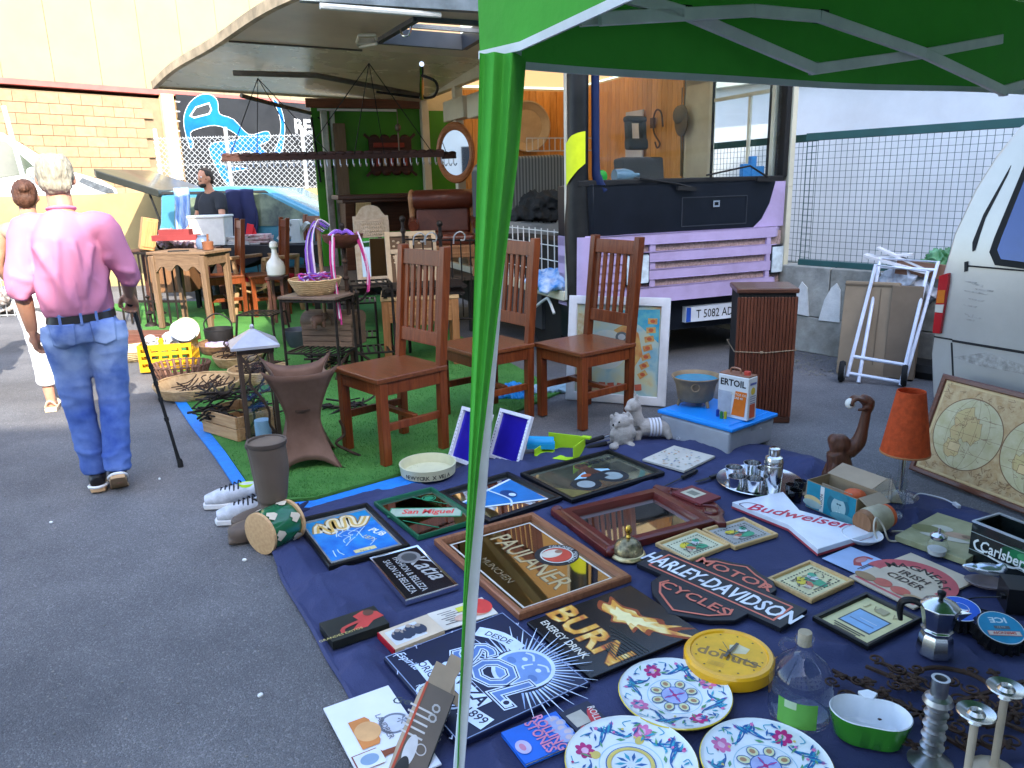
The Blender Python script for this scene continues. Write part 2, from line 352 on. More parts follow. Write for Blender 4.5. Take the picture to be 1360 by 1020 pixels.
# ---- yellow parapet wall and chain link fence on it
b=B(); b.box(0,0,.72,30,.25,1.44); yw=obj('yellow_wall',b,mat('ochre_render',(.31,.235,.11),.85,var=.12,scale=2,bump=.15,bscale=60,dirt=.3),loc=(-12.2,12.5,0)); tag(yw,'ochre rendered low wall running below the warehouse and the chain fence','wall')
M_galv=mat('galvanised',(.55,.56,.56),.4,.7,var=.15)
cf=thing('chain_fence','chain link fence in front of the dark banner and warehouse','fence',(-5.45,12.5,1.44))
b=B(); LF=4.6; HF=.82
st=.085
for i in range(int((LF+HF)/st)):
    for sg in (1,-1):
        x0=-HF+i*st; xa,xb=max(0,x0),min(LF,x0+HF)
        if xb-xa<.02: continue
        za,zb=xa-x0,xb-x0
        if sg<0: za,zb=HF-za,HF-zb
        b.span((xa,.004*sg,za),(xb,.004*sg,zb),.010,.006)
for z in (.02,.4,.8): b.span((0,0,z),(LF,0,z),.008,.008)
o=obj('wire_mesh',b,M_galv,cf); o['kind']='stuff'
for x in (.03,1.12,2.3,3.45): b=B(); b.tube([(x,.03,-.02),(x,.03,.95)],.03,10); obj('post',b,M_galv,cf)
b=B(); b.tube([(0,0,0),(-.13,0,1.3)],.035,10); o=obj('steel_pole',b,M_galv,loc=YP(37,258,12.35)); tag(o,'thin grey steel pole rising from the ochre wall before the white van','pole')

# ---- right hand fence, low concrete wall and white building
FD=Vector((.6,-.8,0)); FZ=math.atan2(-.8,.6); FB=Vector((2.44,6.50,0)); FB2=Matrix.Rotation(math.atan2(.927,-.375)-FZ,4,'Z')
cw=thing('concrete_wall','weathered grey block wall under the wire fence, with white plaster patches','wall',FB,FZ)
M_conc=mat('concrete',(.30,.30,.27),.9,var=.3,scale=5,bump=.5,bscale=35,dirt=.7,rnd=.12)
for r,(z0,z1,off) in enumerate(((0,.30,0),(.305,.71,.25))):
    for i in range(16):
        b=B(); b.box(i*.6-off+.3,.0,(z0+z1)/2,.592,.2,z1-z0); obj('block',b,M_conc,cw,bev=.008)
    for i in range(6): b=B(); b.m=FB2; b.box(i*.6+.42+off*.4,-.12,(z0+z1)/2,.592,.2,z1-z0); obj('block',b,M_conc,cw,bev=.008)
def fw(x,y): q=hitp(x,y,FB-Vector((.8,.6,0))*.10,(.8,.6,0))-FB; return (q.dot(FD),q.z)
M_plas=mat('plaster_patch',(.62,.63,.61),.85,var=.12,scale=14,bump=.3)
for pts in ([(1053,415),(1060,385),(1066,374),(1073,382),(1075,420)],[(1088,425),(1096,398),(1105,382),(1112,376),(1117,385),(1116,428)]):
    b=B(); b.m=Matrix.Translation((0,-.103,0))@Matrix.Rotation(PI/2,4,'X'); b.prism([fw(*p) for p in pts],-.001,.010); obj('plaster_patch',b,M_plas,cw)
M_gr=mat('fence_green',(.025,.085,.085),.45,.2)
wf=thing('wire_fence','dark green welded wire fence standing on the low concrete wall','fence',FB+Vector((0,0,.712)),FZ)
b=B(); LF=8.0; HF=1.02
for i in range(int(LF/.05)): x=i*.05+random.uniform(-.003,.003); b.span((x,0,0),(x,0,HF),.003,.003,(0,1,0))
for j in range(21): b.span((0,.005,j*.05),(LF,.005,j*.05),.003,.003)
b.m=FB2
for i in range(72): b.span((i*.05,-.1,0),(i*.05,-.1,HF),.003,.003,(0,1,0))
for j in range(21): b.span((0,-.105,j*.05),(3.6,-.105,j*.05),.003,.003)
o=obj('wire_mesh',b,M_gr,wf); o['kind']='stuff'
b=B(); b.box(LF/2,0,HF,LF,.04,.06); obj('top_rail',b,M_gr,wf,bev=.004); b=B(); b.box(LF/2,0,.02,LF,.04,.05); obj('bottom_rail',b,M_gr,wf,bev=.004); b=B(); b.m=FB2; b.box(1.8,-.1,HF,3.6,.04,.06); obj('top_rail',b,M_gr,wf,bev=.004)
for x in (2.6,5.6): b=B(); b.box(x,.05,HF/2,.05,.05,HF); obj('post',b,M_gr,wf,bev=.004)
wb=thing('white_building','plain white rendered building behind the wire fence','building',FB+Vector((.8,.6,0))*2.3,FZ)
b=B(); b.box(2,3,1.25,24,6,2.5); obj('wall',b,mat('white_render',(.74,.75,.78),.8,var=.06,scale=1.2,bump=.08,bscale=40,dirt=.3),wb)
b=B(); b.box(2,2.9,2.54,24.3,6.1,.1); obj('roof_edge',b,mat('roof_edge',(.55,.58,.5),.7),wb)
b=B(); b.box(2,3.6,3.6,24,5,2.0); obj('upper_wall',b,mat('pale_green_render',(.62,.70,.58),.8),wb)
# ---- unseen block inferred from the shade, wings shaped so it covers the stall (the sun comes over its lower left wing)
bb=thing('shade_block','tall plain unseen block behind the photographer that shades the near stall','building',(6.0,-8,0),0)
M_bb=mat('block_render',(.72,.70,.66),.85,var=.06,scale=1)
b=B(); b.box(-12,-4,4.85,24,8,9.7); obj('low_wing',b,M_bb,bb)
b=B(); b.box(10,-4.01,7.6,20,8,15.2); obj('tall_wing',b,M_bb,bb)
wb_=B(); wb_.box(0,0,0,1.2,.06,1.4); wm_=mesh('window',wb_,mat('dark_window',(.03,.04,.05),.1))
for fl in range(5):
    for i in range(11):
        if fl>2 and i<7: continue
        obj('window',wm_,None,bb,loc=(-22+i*3.2+(1 if i>6 else 0),.02,1.9+fl*2.9))

# ---- artificial grass mat with its blue edging
def gp(pts,z=0): return [tuple(G(x,y,z))[:2] for x,y in pts]
M_turf=mat('turf',(.045,.17,.03),.85,var=.35,scale=3,bump=1.0,bscale=230,col2=(.085,.25,.05),detail=8)
mt=thing('grass_mat','bright green artificial grass mat with a blue edge under the furniture','mat',(0,0,0))
poly=gp([(332,648),(298,600),(262,556),(243,530),(222,500),(203,470),(190,440),(182,418)])+[(-5.6,10.2),(-1.5,10.4),(-.6,7.6),(.35,5.2)]+gp([(660,560),(648,601),(520,636),(418,665),(385,668)])
b=B(); b.prism(poly,.004,.018); obj('turf',b,M_turf,mt)
M_edge=mat('blue_edge',(.015,.19,.60),.6,var=.15,scale=30,bump=.4,bscale=200)
b=B(); e=gp([(333,650),(300,602),(264,557),(244,530),(222,500)],.01); n=len(e); e2=gp([(314,650),(284,605),(251,562),(232,533),(214,502)],.01)
for i in range(n-1): b.prism([e[i],e[i+1],e2[i+1],e2[i]],.004,.0165)
obj('edge_strip',b,M_edge,mt)
b=B(); b.prism(gp([(332,648),(385,669),(418,666),(520,637),(560,626),(560,640),(470,664),(405,686),(340,668)],.01),.003,.0155); obj('edge_strip',b,M_edge,mt)
# short pile standing up out of the near part of the mat
rnd=random.Random(3); b=B(); vs=[];fs=[]
def inpoly(x,y):
    c=False; j=len(poly)-1
    for i in range(len(poly)):
        xi,yi=poly[i];xj,yj=poly[j]
        if (yi>y)!=(yj>y) and x<(xj-xi)*(y-yi)/(yj-yi)+xi: c=not c
        j=i
    return c
k=0
while k<70000:
    y=3.4+4.2*rnd.random()**1.7; x=rnd.uniform(-3,.6)
    if not inpoly(x,y): k+=1; continue
    a=rnd.uniform(0,6.28); hh=rnd.uniform(.006,.014); ww=.0022; o=len(vs); dx,dy=math.cos(a)*ww,math.sin(a)*ww; lx,ly=rnd.uniform(-.008,.008),rnd.uniform(-.008,.008)
    vs+=[(x-dx,y-dy,.016),(x+dx,y+dy,.016),(x+lx,y+ly,.018+hh)]; fs.append((o,o+1,o+2)); k+=1
b.add(vs,fs); o=obj('pile',b,mat('turf_pile',(.065,.21,.045),.8,var=.5,scale=8,transl=.2),mt); o['kind']='stuff'
# bits of white litter on the asphalt
for i,(x,y,lb) in enumerate([(325,745,'tiny white scrap of litter on the asphalt beside the green drum'),(346,925,'tiny pale pebble on the asphalt left of the blue cloth edge'),(212,637,'tiny white fleck on the asphalt near the cane tip'),(68,695,'tiny white fleck alone on the grey asphalt left of the trousers')]):
    b=B(); b.ell(0,0,.005,.010,.007,.006,7,4,Matrix.Rotation(i,4,'Z')@Matrix.Rotation(.5,4,'X')); o=obj('litter',b,mat('litter',(.7,.72,.7),.8),loc=G(x,y)); tag(o,lb,'litter','scraps of litter on the asphalt')
rn=random.Random(31); b=B()
for i in range(700):
    y=.9+6.5*rn.random()**1.6; x=rn.uniform(-1.0*y-.3,-.1-.32*y); 
    if inpoly(x,y): continue
    r_=rn.uniform(.0015,.004); b.ell(x,y,r_*.4,r_*1.4,r_,r_*.8,5,3)
o=obj('grit',b,mat('grit',(.20,.19,.18),.9,var=.5,scale=3)); tag(o,'fine loose grit scattered over the grey asphalt','grit',kind='stuff')
# ================================================================ TRUCK STALL
TZ=R(22); UX=Vector((math.cos(TZ),math.sin(TZ),0)); UY=Vector((-math.sin(TZ),math.cos(TZ),0)); FL=Vector((.5,5.8,0))
TM=Matrix.Translation(FL)@Matrix.Rotation(TZ,4,'Z')
def T(u,v,z=0): return FL+UX*u+UY*v+Vector((0,0,z))
def tl(q): q=q-FL; return Vector((q.dot(UX),q.dot(UY),q.z))
def TF(x,y,v=0): return tl(hitp(x,y,T(0,v),UY))       # on a plane parallel to the front
def TS(x,y,u=0): return tl(hitp(x,y,T(u,0),UX))       # on a plane parallel to the side
M_blk=mat('truck_black',(.006,.008,.013),.3,var=.3,scale=3,spec=.3); M_lil=mat('truck_lilac',(.45,.35,.56),.35,var=.08,scale=4,coat=.3,dirt=.4)
M_navy=mat('truck_blue',(.012,.035,.16),.3,coat=.3); M_cream=mat('cream_paint',(.62,.58,.44),.5,var=.1,scale=3,dirt=.35); M_rub=mat('rubber',(.012,.012,.012),.75)
M_glass=mat('pane',(.97,.985,.98),.02,var=0,thin=.02); M_chrome=mat('chrome',(.8,.8,.8),.12,1,var=0); M_steel=mat('steel',(.42,.42,.43),.35,.9,var=.2)
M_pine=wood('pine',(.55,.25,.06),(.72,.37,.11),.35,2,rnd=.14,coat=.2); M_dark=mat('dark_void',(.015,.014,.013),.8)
tk=thing('market_truck','open sided lilac and black lorry turned market stall with a pine lined inside','truck',FL,TZ)
W_=1.97; VL=4.0
def tp(name,b,m,bev=0,par=None,seg=2): return obj(name,b,m,par or tk,bev,seg=seg)
# body shell
b=B(); b.box(W_/2,VL/2,.555,W_,VL,.06); tp('floor',b,mat('truck_floor',(.16,.13,.10),.8))
b=B(); b.box(W_+.02,.75,.95,.05,1.5,.8); b.box(W_+.02,.75,2.42,.05,1.5,.26); b.box(W_+.02,.10,1.85,.05,.2,1.0); b.box(W_+.02,1.29,1.85,.05,.42,1.0); tp('cab_side_wall',b,M_cream,.006)
b=B(); b.box(W_+.03,2.75,1.55,.05,2.5,2.0); tp('box_side_wall',b,M_cream)
b=B(); b.box(W_/2,VL+.03,1.55,W_,.05,2.0); tp('rear_wall',b,M_cream)
for i in range(26): # pine boards inside the box: far side and the rear
    b=B(); b.box(W_-.015,1.56+i*.094,1.55,.018,.09,1.95); tp('pine_board',b,M_pine,.002,seg=1)
for i in range(16):
    b=B(); b.box(W_-.06-i*.094,VL-.012,1.55,.09,.018,1.95); tp('pine_board',b,M_pine,.002,seg=1)
M_green=mat('green_wall',(.055,.23,.015),.45,var=.15,scale=1.5,dirt=.3)
b=B(); b.box(.225,VL-.03,1.42,.43,.02,1.72); tp('green_lining',b,M_green)
b=B(); b.add([(-.05,.05,2.58),(W_+.05,.05,2.58),(W_+.05,VL+.05,2.58),(-.05,VL+.05,2.58)],[(0,1,2,3)]); tp('roof',b,mat('translucent_roof',(.42,.26,.11),.5,var=.06,transl=.4))  # translucency added to brighten the inside; amber tint stands for a lit pine ceiling
b=B(); b.box(W_/2,.06,2.5,W_,.16,.16); tp('roof_front',b,M_cream,.01)
b=B(); b.box(.03,VL/2+.1,2.46,.08,VL-.2,.14); tp('side_beam',b,M_cream,.008)
for v in (2.72,3.95): b=B(); b.box(.04,v,1.5,.09,.09,1.9); tp('side_post',b,M_cream,.008)
b=B(); b.box(.0,2.08,.575,.05,3.85,.075); tp('sill',b,mat('sill_cream',(.66,.60,.44),.4,dirt=.4),.006)
b=B(); b.box(.03,2.3,.38,.04,3.3,.30); tp('side_skirt',b,mat('skirt',(.05,.05,.055),.6,dirt=.3))
# front: nose panels with rounded corners
def nose(u0,u1,z0,z1,d,m,name,rc=.12,bev=.012,par=None):
    n=14; b=B(); pts=[]
    for i in range(n+1):
        u=u0+(u1-u0)*i/n; e=min(u-0,W_-u); v=d
        if e<rc: v=d+(rc-math.sqrt(max(0,rc*rc-(rc-e)**2)))
        pts.append((u,v))
    b.prism(pts+[(u1,.3),(u0,.3)],z0,z1); return tp(name,b,m,bev,par)
nose(.0,W_,1.03,1.40,0,M_blk,'front_panel')
# lilac sweep on the right of the black front
b=B(); b.m=Matrix.Rotation(PI/2,4,'X'); b.prism([(1.63,1.035),(1.71,1.10),(1.78,1.22),(1.83,1.395),(1.93,1.395),(1.93,1.035)],-.0,.006); b.m=Matrix(); b.box(W_+.002,.16,1.215,.012,.27,.36); tp('lilac_sweep',b,M_lil)
# bumper: lilac frame with three slots
for z0,z1 in ((.50,.62),(.68,.755),(.815,.89),(.95,1.03)): nose(-.0,W_,z0,z1,-.05,M_lil,'bumper_bar',bev=.008)
for u0,u1 in ((.0,.40),(.62,.67),(1.74,1.78)): nose(u0,u1,.5,1.028,-.047,M_lil,'bumper_block',bev=.004)
M_radi=mat('grille_mesh',(.36,.25,.23),.7,var=.4,scale=60)
nose(.05,W_-.05,.52,1.0,-.022,M_radi,'grille')
M_lamp=mat('lamp_glass',(.62,.70,.74),.08,.1,var=.25,scale=14)
for u0,u1 in ((.415,.605),(1.795,1.965)):
    nose(u0-.01,u1+.01,.645,.885,-.052,M_blk,'headlight_rim',bev=.004); nose(u0,u1,.66,.87,-.062,M_lamp,'headlight',bev=.008)
nose(.02,W_-.02,.24,.50,.05,M_blk,'lower_valance',bev=.02)
pl=nose(1.0,1.52,.30,.425,-.0,mat('plate_white',(.62,.66,.72),.4),'number_plate',bev=.003)
a=Art(0); a.b.m=Matrix.Translation((1.26,-.0015,.362))@Matrix.Rotation(PI/2,4,'X'); a.rect(-.235,0,.045,.118,(.02,.08,.4)); a.text('T 5082 AD',.02,-.034,.098,(.012,.012,.015),0,0,.005,.82); a.done('plate_lettering',pl)
# hatch line, badge and scratches on the black front
b=B(); 
for s in (((.93,1.29),(1.55,1.29)),((.93,1.07),(1.55,1.07)),((.93,1.07),(.93,1.29)),((1.55,1.07),(1.55,1.29))): b.span((s[0][0],-.002,s[0][1]),(s[1][0],-.002,s[1][1]),.006,.008,(0,1,0))
tp('hatch_seam',b,mat('seam',(.035,.04,.05),.5))
b=B(); frame_bars(b,.062,.05,[(0,0),(0,.012),(.012,.012),(.012,0)]); b.v=[Matrix.Translation((1.245,-.003,1.235))@Matrix.Rotation(PI/2,4,'X')@q for q in b.v]; tp('badge',b,M_chrome)
# windscreen, pillars
b=B(); b.box(W_/2+.06,.055,1.93,W_-.22,.006,1.04); tp('windscreen',b,M_glass)
b=B(); b.box(W_/2,.06,1.415,W_-.06,.09,.05); b.box(W_-.03,.07,1.95,.05,.11,1.05); tp('screen_seal',b,M_rub,.01)
b=B(); 
b.tube([(.09,.10,.5),(.07,.10,1.1),(.07,.10,1.5),(.075,.1,2.5)],[.105,.10,.08,.08],16); tp('left_pillar',b,mat('pillar_black',(.012,.012,.012),.4,var=.5,scale=4,dirt=.8,bump=.1,bscale=20))
b=B(); b.box(-.012,.13,1.55,.012,.03,2.0); tp('pillar_edge',b,mat('edge_cream',(.6,.56,.46),.5))
b=B(); b.tube([(.25,.045,1.36),(.205,.04,1.45),(.19,.04,1.6),(.185,.045,2.5)],[.05,.038,.03,.03],10,sm=4); tp('blue_strip',b,mat('strip_blue',(.003,.012,.06),.6))
b=B(); 
zz=[(-.085,1.43,1.70),(-.04,1.50,1.755),(.02,1.535,1.775),(.07,1.56,1.785)]
vs=[]; 
for i in range(9):
    t=i/8; an=PI*1.02+t*PI*.52; z0=lerpl([1.40,1.46,1.52,1.56],t); z1=lerpl([1.70,1.755,1.775,1.785],t)
    r_=.10; vs+=[(.072+r_*math.cos(an),.10+r_*math.sin(an),z0),(.072+r_*math.cos(an),.10+r_*math.sin(an),z1)]
b.add(vs,[(2*i,2*i+2,2*i+3,2*i+1) for i in range(8)]); tp('yellow_sticker',b,mat('sticker_yellow',(.62,.70,.015),.5))
for pts in ([(.55,.0,1.445),(.85,-.02,1.40),(1.0,-.03,1.365)],[(1.15,.0,1.455),(1.55,-.02,1.52),(1.75,-.03,1.415)]):
    b=B(); b.tube(pts,.008,6); e=Vector(pts[-1]); b.span(e-Vector((.14,-.0,.0)),e+Vector((.03,0,-.01)),.03,.03); tp('wiper',b,M_rub)
# cab inside: dash, seat, window in the far door
b=B(); b.box(W_/2,.22,1.36,W_-.1,.3,.10); tp('dashboard',b,mat('dash',(.10,.105,.11),.7),.02)
wfm=mat('window_cream',(.66,.63,.50),.45)
b=B(); frame_bars(b,.9,1.0,[(0,0),(0,.03),(.05,.03),(.055,0)]); b.v=[Matrix.Translation((W_-.012,.62,1.86))@Matrix.Rotation(-PI/2,4,'Z')@Matrix.Rotation(PI/2,4,'X')@q for q in b.v]; wn=tp('door_window_frame',b,wfm,.01)
b=B(); frame_bars(b,.8,.9,[(0,0),(0,.012),(.025,.012),(.025,0)]); b.v=[Matrix.Translation((W_-.03,.62,1.86))@Matrix.Rotation(-PI/2,4,'Z')@Matrix.Rotation(PI/2,4,'X')@q for q in b.v]; obj('seal',b,M_rub,wn)
b=B(); b.box(W_+.0,.62,1.86,.006,.84,.94); obj('pane',b,M_glass,wn)
b=B(); b.box(W_-.03,.62,2.12,.02,.84,.03); b.box(W_-.03,.5,1.78,.02,.03,.68); obj('glazing_bar',b,wfm,wn)
# ---- things in the cab and the box
M_seat=mat('seat_grey',(.065,.068,.068),.85,bump=.3)
b=B(); b.box(0,0,.35,.52,.5,.16); b.box(0,.26,.72,.5,.14,.66,rx=-.12); b.box(0,.33,1.17,.24,.08,.10,rx=-.1); b.box(-.085,.345,1.28,.05,.08,.2,rx=-.1); b.box(.085,.345,1.28,.05,.08,.2,rx=-.1); b.box(0,.355,1.39,.24,.08,.06,rx=-.1); b.box(0,.0,.13,.4,.4,.28)
q=tl(hitp(865,190,T(0,1.1),UY)); o=obj('cab_seat',b,M_seat,loc=T(q.x,.95,.585),rz=TZ+.15,bev=.03,seg=3); tag(o,'dark grey lorry seat with a pierced headrest behind the windscreen','seat')
M_cloth=lambda n,c,**k: mat(n,c,.9,bump=.4,bscale=120,**k)
q=hitp(905,160,T(W_-.08,0),UX)
b=B(); b.ell(0,0,0,.045,.10,.15,12,8); b.ell(-.02,.0,.05,.06,.09,.09,12,8); b.tube([(0,0,.12),(.0,0,.30)],.006,6); b.tube([(0,0,-.1),(.005,-.01,-.3),(.0,-.02,-.52)],.012,6); o=obj('hat',b,M_cloth('hat_brown',(.20,.15,.10)),loc=q,rz=TZ); tag(o,'brown felt hat hanging from a strap on the cream cab wall','hat')
q=T(.55,.22,1.42); b=B(); b.m=Matrix.Rotation(PI/2,4,'Y'); b.lathe([(.0,-.1),(.05,-.1),(.055,-.02),(.04,.05),(.018,.08),(.018,.12),(0,.12)],14); b.m=Matrix(); o=obj('water_bottle',b,mat('bottle_blue',(.16,.30,.42),.1,trans=.4),loc=q+Vector((0,0,.05)),rz=TZ); tag(o,'pale blue bottle lying on the lorry dashboard','bottle')
q=T(.33,.2,1.42); b=B(); b.ell(0,0,.045,.05,.02,.05); o=obj('green_tin_lid',b,mat('tin_green',(.01,.30,.02),.4),loc=q,rz=TZ); tag(o,'round bright green lid on the lorry dashboard beside the pillar','lid')
b=B(); b.box(0,0,.06,.08,.05,.12); b.box(.07,.0,.09,.05,.05,.18); b.box(.15,.02,.05,.09,.05,.1); o=obj('dashboard_cartons',b,mat('carton_blue',(.03,.20,.5),.5),loc=T(1.68,.2,1.42),rz=TZ,bev=.004); tag(o,'small blue cartons stood on the right of the dashboard','cartons')
# striped couch
sf=thing('striped_couch','grey striped couch with a rounded back standing inside the open lorry','couch',T(.56,1.95,.585),TZ+PI/2)
M_str=mat('couch_stripe',(.20,.21,.21),.9)
nt=M_str.node_tree; wv=nt.nodes.new('ShaderNodeTexWave'); wv.inputs['Scale'].default_value=9; wv.bands_direction='Y'; tcn=nt.nodes.new('ShaderNodeTexCoord'); nt.links.new(tcn.outputs['Object'],wv.inputs['Vector'])
r_=nt.nodes.new('ShaderNodeValToRGB'); r_.color_ramp.elements[0].color=(.10,.11,.11,1); r_.color_ramp.elements[1].color=(.30,.31,.31,1); nt.links.new(wv.outputs[0],r_.inputs[0]); nt.links.new(r_.outputs[0],nt.nodes['Principled BSDF'].inputs['Base Color'])
b=B(); b.m=Matrix.Rotation(PI/2,4,'Z')@Matrix.Rotation(PI/2,4,'X'); pr=[(-.56,.0),(.56,0),(.56,.96),(.52,1.04),(.34,1.10),(-.34,1.12),(-.5,1.08),(-.55,.98)]; b.prism(pr,.16,.34); obj('backrest',b,M_str,sf,.05,seg=3)
b=B(); b.box(-.1,0,.42,.55,1.1,.16); obj('seat_cushion',b,mat('couch_seat',(.22,.23,.23),.9,bump=.2),sf,.05,seg=3)
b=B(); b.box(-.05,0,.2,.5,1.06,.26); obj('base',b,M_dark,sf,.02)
# black jacket heap on the couch
def heap(name,label,cat,loc,rx,ry,rz,m,seed,rot=0,amp=.22,n=9):
    rn=random.Random(seed); b=B()
    for i in range(n): b.ell(rn.uniform(-.55,.55)*rx,rn.uniform(-.55,.55)*ry,rz*rn.uniform(.2,.62),rx*rn.uniform(.35,.6),ry*rn.uniform(.3,.6),rz*rn.uniform(.25,.45),10,6,Matrix.Rotation(rn.uniform(0,3),4,'Z')@Matrix.Rotation(rn.uniform(-.5,.5),4,'X'))
    b.ell(0,0,rz*.2,rx*.95,ry*.9,rz*.28,12,6)
    sc=6/max(rx,ry)*.3
    def f(p,nn):
        q=noise.turbulence_vector(p*sc*2.2+Vector((seed,0,0)),2,False); r=1-abs(noise.noise(Vector((p.x*sc*3,p.y*sc*1.4,p.z*sc*2.5))+Vector((seed*3,0,0))))
        return rz*amp*(r**4*.7-.25)+q.x*rz*.04
    o=bake(name,b,m,max(.008,min(rx,ry)*.055),3,f,loc=loc,rz=rot); return tag(o,label,cat)
heap('jacket_heap','heap of dark grey jackets thrown on the striped couch','clothes',T(.50,1.72,1.08),.42,.22,.30,M_cloth('jacket_dark',(.028,.030,.032)),2,TZ,.22)
# wire crate below, folded clothes on the sill
wc=thing('wire_crate','white wire crate of black odds and ends under the couch edge','crate',T(.16,.95,.60),TZ)
b=B()
for z in (.12,.22,.34,.45): b.span((-.12,-.75,z),(-.12,.75,z),.007,.007)
for i in range(13): b.span((-.12,-.75+i*.125,0),(-.12,-.75+i*.125,.47),.007,.007)
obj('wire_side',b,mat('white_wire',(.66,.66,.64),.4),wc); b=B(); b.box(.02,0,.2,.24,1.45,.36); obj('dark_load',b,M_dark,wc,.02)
heap('folded_clothes','blue and white clothes bundled on the cream lorry sill','clothes',T(.0,.42,.615),.13,.28,.14,mat('cloth_bluewhite',(.05,.22,.55),.9,col2=(.55,.60,.66),scale=9),5,TZ)
heap('green_cloth','folded green cloth under the blue clothes on the lorry sill','cloth',T(-.02,.62,.61),.10,.2,.06,M_cloth('cloth_green',(.04,.24,.06)),6,TZ)
q=hitp(700,168,T(0,VL-.09),UY); b=B(); b.m=Matrix.Rotation(PI/2,4,'X'); b.lathe([(0,.0),(.20,.0),(.215,.012),(.27,.02),(.285,.035),(.30,.035),(.30,0),(0,-.01)],36); o=obj('round_tray',b,mat('beige_tray',(.42,.34,.24),.5,bump=.2,bscale=30),loc=q,rz=TZ); tag(o,'round beige tray hung on the pine boards inside the lorry','tray')
b=B()
for z in (0,.13): b.span((-.4,0,z),(.4,0,z),.012,.012)
for i in range(13): b.span((-.4+i*.066,0,0),(-.4+i*.066,0,.13),.008,.008)
o=obj('white_rail',b,mat('white_wire',(.66,.66,.64),.4),loc=T(1.15,2.6,1.76),rz=TZ); tag(o,'white wire rack edge standing behind the striped couch back','rack')
b=B(); b.box(0,0,-.6,.34,.02,1.2); o=obj('pale_poster',b,mat('poster_pale',(.45,.50,.66),.4,col2=(.72,.74,.80),scale=3),loc=T(W_-.06,2.35,2.15),rz=TZ+PI/2); tag(o,'pale blue and white poster on the pine boards seen through the windscreen','poster')
b=B(); b.tube([(0,0,0),(.04,0,.14),(.13,0,.17),(.18,0,.08),(.16,0,-.05),(.05,0,-.16),(.1,0,-.2),(.14,0,-.14)],.009,6,sm=5); b.box(.19,0,.05,.06,.03,.1); o=obj('wall_hook',b,mat('hook_brown',(.10,.05,.03),.5),loc=T(W_-.06,1.8,1.95),rz=TZ+PI/2); tag(o,'curled dark wall lamp bracket on the pine boards behind the windscreen','bracket')
# front wheel
wl=thing('truck_wheel','black lorry wheel with a pale hub behind the carved chairs','wheel',T(.14,.62,.34),TZ)
b=B(); b.m=Matrix.Rotation(PI/2,4,'Y'); b.lathe([(.2,-.1),(.3,-.1),(.34,-.06),(.34,.06),(.3,.1),(.2,.1)],28); obj('tyre',b,M_rub,wl)
b=B(); b.m=Matrix.Rotation(PI/2,4,'Y'); b.lathe([(0,-.07),(.08,-.09),(.1,-.06),(.18,-.05),(.205,-.09),(.205,.05)],24); obj('rim',b,mat('rim_grey',(.30,.31,.30),.5,dirt=.5),wl)
b=B(); b.tube([(0,-.12,.0),(0,-.02,.1),(0,.06,.09),(0,.30,-.02)],.012,8,sm=4); o=obj('bent_bar',b,mat('white_wire',(.66,.66,.64),.4),loc=T(-.04,.42,.42),rz=TZ); tag(o,'bent white tube bar beside the lorry wheel under the sill','bar')

# ================================================================ AWNING
aw=thing('awning','raised tan panel awning of the stall with an open roof hatch','awning',(0,0,0))
A0=G(398,-4,2.62); A1=G(205,116,2.52); D0=T(.0,.15,2.6); D1=T(.0,VL,2.37)
def awp(u,v,dz=0):   # u near->far, v outer->inner
    p=(A0*(1-u)+A1*u)*(1-v)+(D0*(1-u)+D1*u)*v
    return p+Vector((0,0,dz+.05*math.sin(u*PI*1.0)*(1-v)+.018*math.sin(u*9+.5)*(1-v)**2))
M_aw=mat('awning_under',(.70,.59,.42),.26,var=.12,scale=1.6,dirt=.45,bump=.06,bscale=14); M_rim=mat('awning_rim',(.42,.32,.20),.6,var=.4,scale=5,dirt=.4); M_top=mat('awning_top',(.62,.60,.52),.5)
NU,NV=20,12
def cells(dz,flip,rng,hole):
    b=B()
    for i in range(NU):
        for j in range(NV):
            if not(rng[0]<=i<rng[1]): continue
            if hole and 2<=i<6 and 6<=j<10: continue
            q=[awp(i/NU,j/NV,dz),awp((i+1)/NU,j/NV,dz),awp((i+1)/NU,(j+1)/NV,dz),awp(i/NU,(j+1)/NV,dz)]
            b.add(q,[(0,1,2,3) if flip else (3,2,1,0)])
    return b
M_aw2=mat('awning_under_near',(.74,.60,.45),.36,var=.1,scale=1.6,dirt=.45)
obj('ceiling_panel',cells(0,0,(0,8),1),M_aw2,aw); obj('ceiling_panel',cells(.004,0,(8,20),1),M_aw,aw); obj('top_skin',cells(.06,1,(0,20),1),M_top,aw)
b=B(); P=[awp(i/24,0,.02) for i in range(25)]; P2=[p+Vector((.02,0,0)) for p in P]
for i in range(24): b.span(P[i],P[i+1],.05,.075)
obj('outer_rim',b,M_rim,aw)
b=B(); 
for i in range(12): b.span(awp(1,i/12,.02),awp(1,(i+1)/12,.02),.04,.06)
obj('far_rim',b,M_rim,aw)
b=B()
for i in range(12): b.span(awp(0,i/12,.03),awp(0,(i+1)/12,.03),.07,.13)
obj('near_rim',b,mat('near_rim',(.17,.20,.22),.4,.5,var=.3),aw)
for j in range(6,10):pass
h=[awp(2/NU,.5,.03),awp(6/NU,.5,.03),awp(6/NU,10/NV,.03),awp(2/NU,10/NV,.03)]
b=B()
for i in range(4): b.span(h[i],h[(i+1)%4],.05,.12)
hf=obj('hatch_frame',b,mat('hatch_frame',(.10,.11,.13),.4,.4),aw)
b=B(); b.span(h[0]*.5+h[1]*.5,h[2]*.5+h[3]*.5,.03,.03); obj('hatch_bar',b,M_steel,hf)
b=B(); b.add([h[0]+Vector((0,0,.10)),h[1]+Vector((0,0,.10)),(h[1]+h[2])/2+Vector((0,0,.42)),(h[0]+h[3])/2+Vector((0,0,.42))],[(0,1,2,3)]); obj('hatch_lid',b,mat('lid_glass',(.55,.62,.68),.15,var=0,trans=.5),hf)
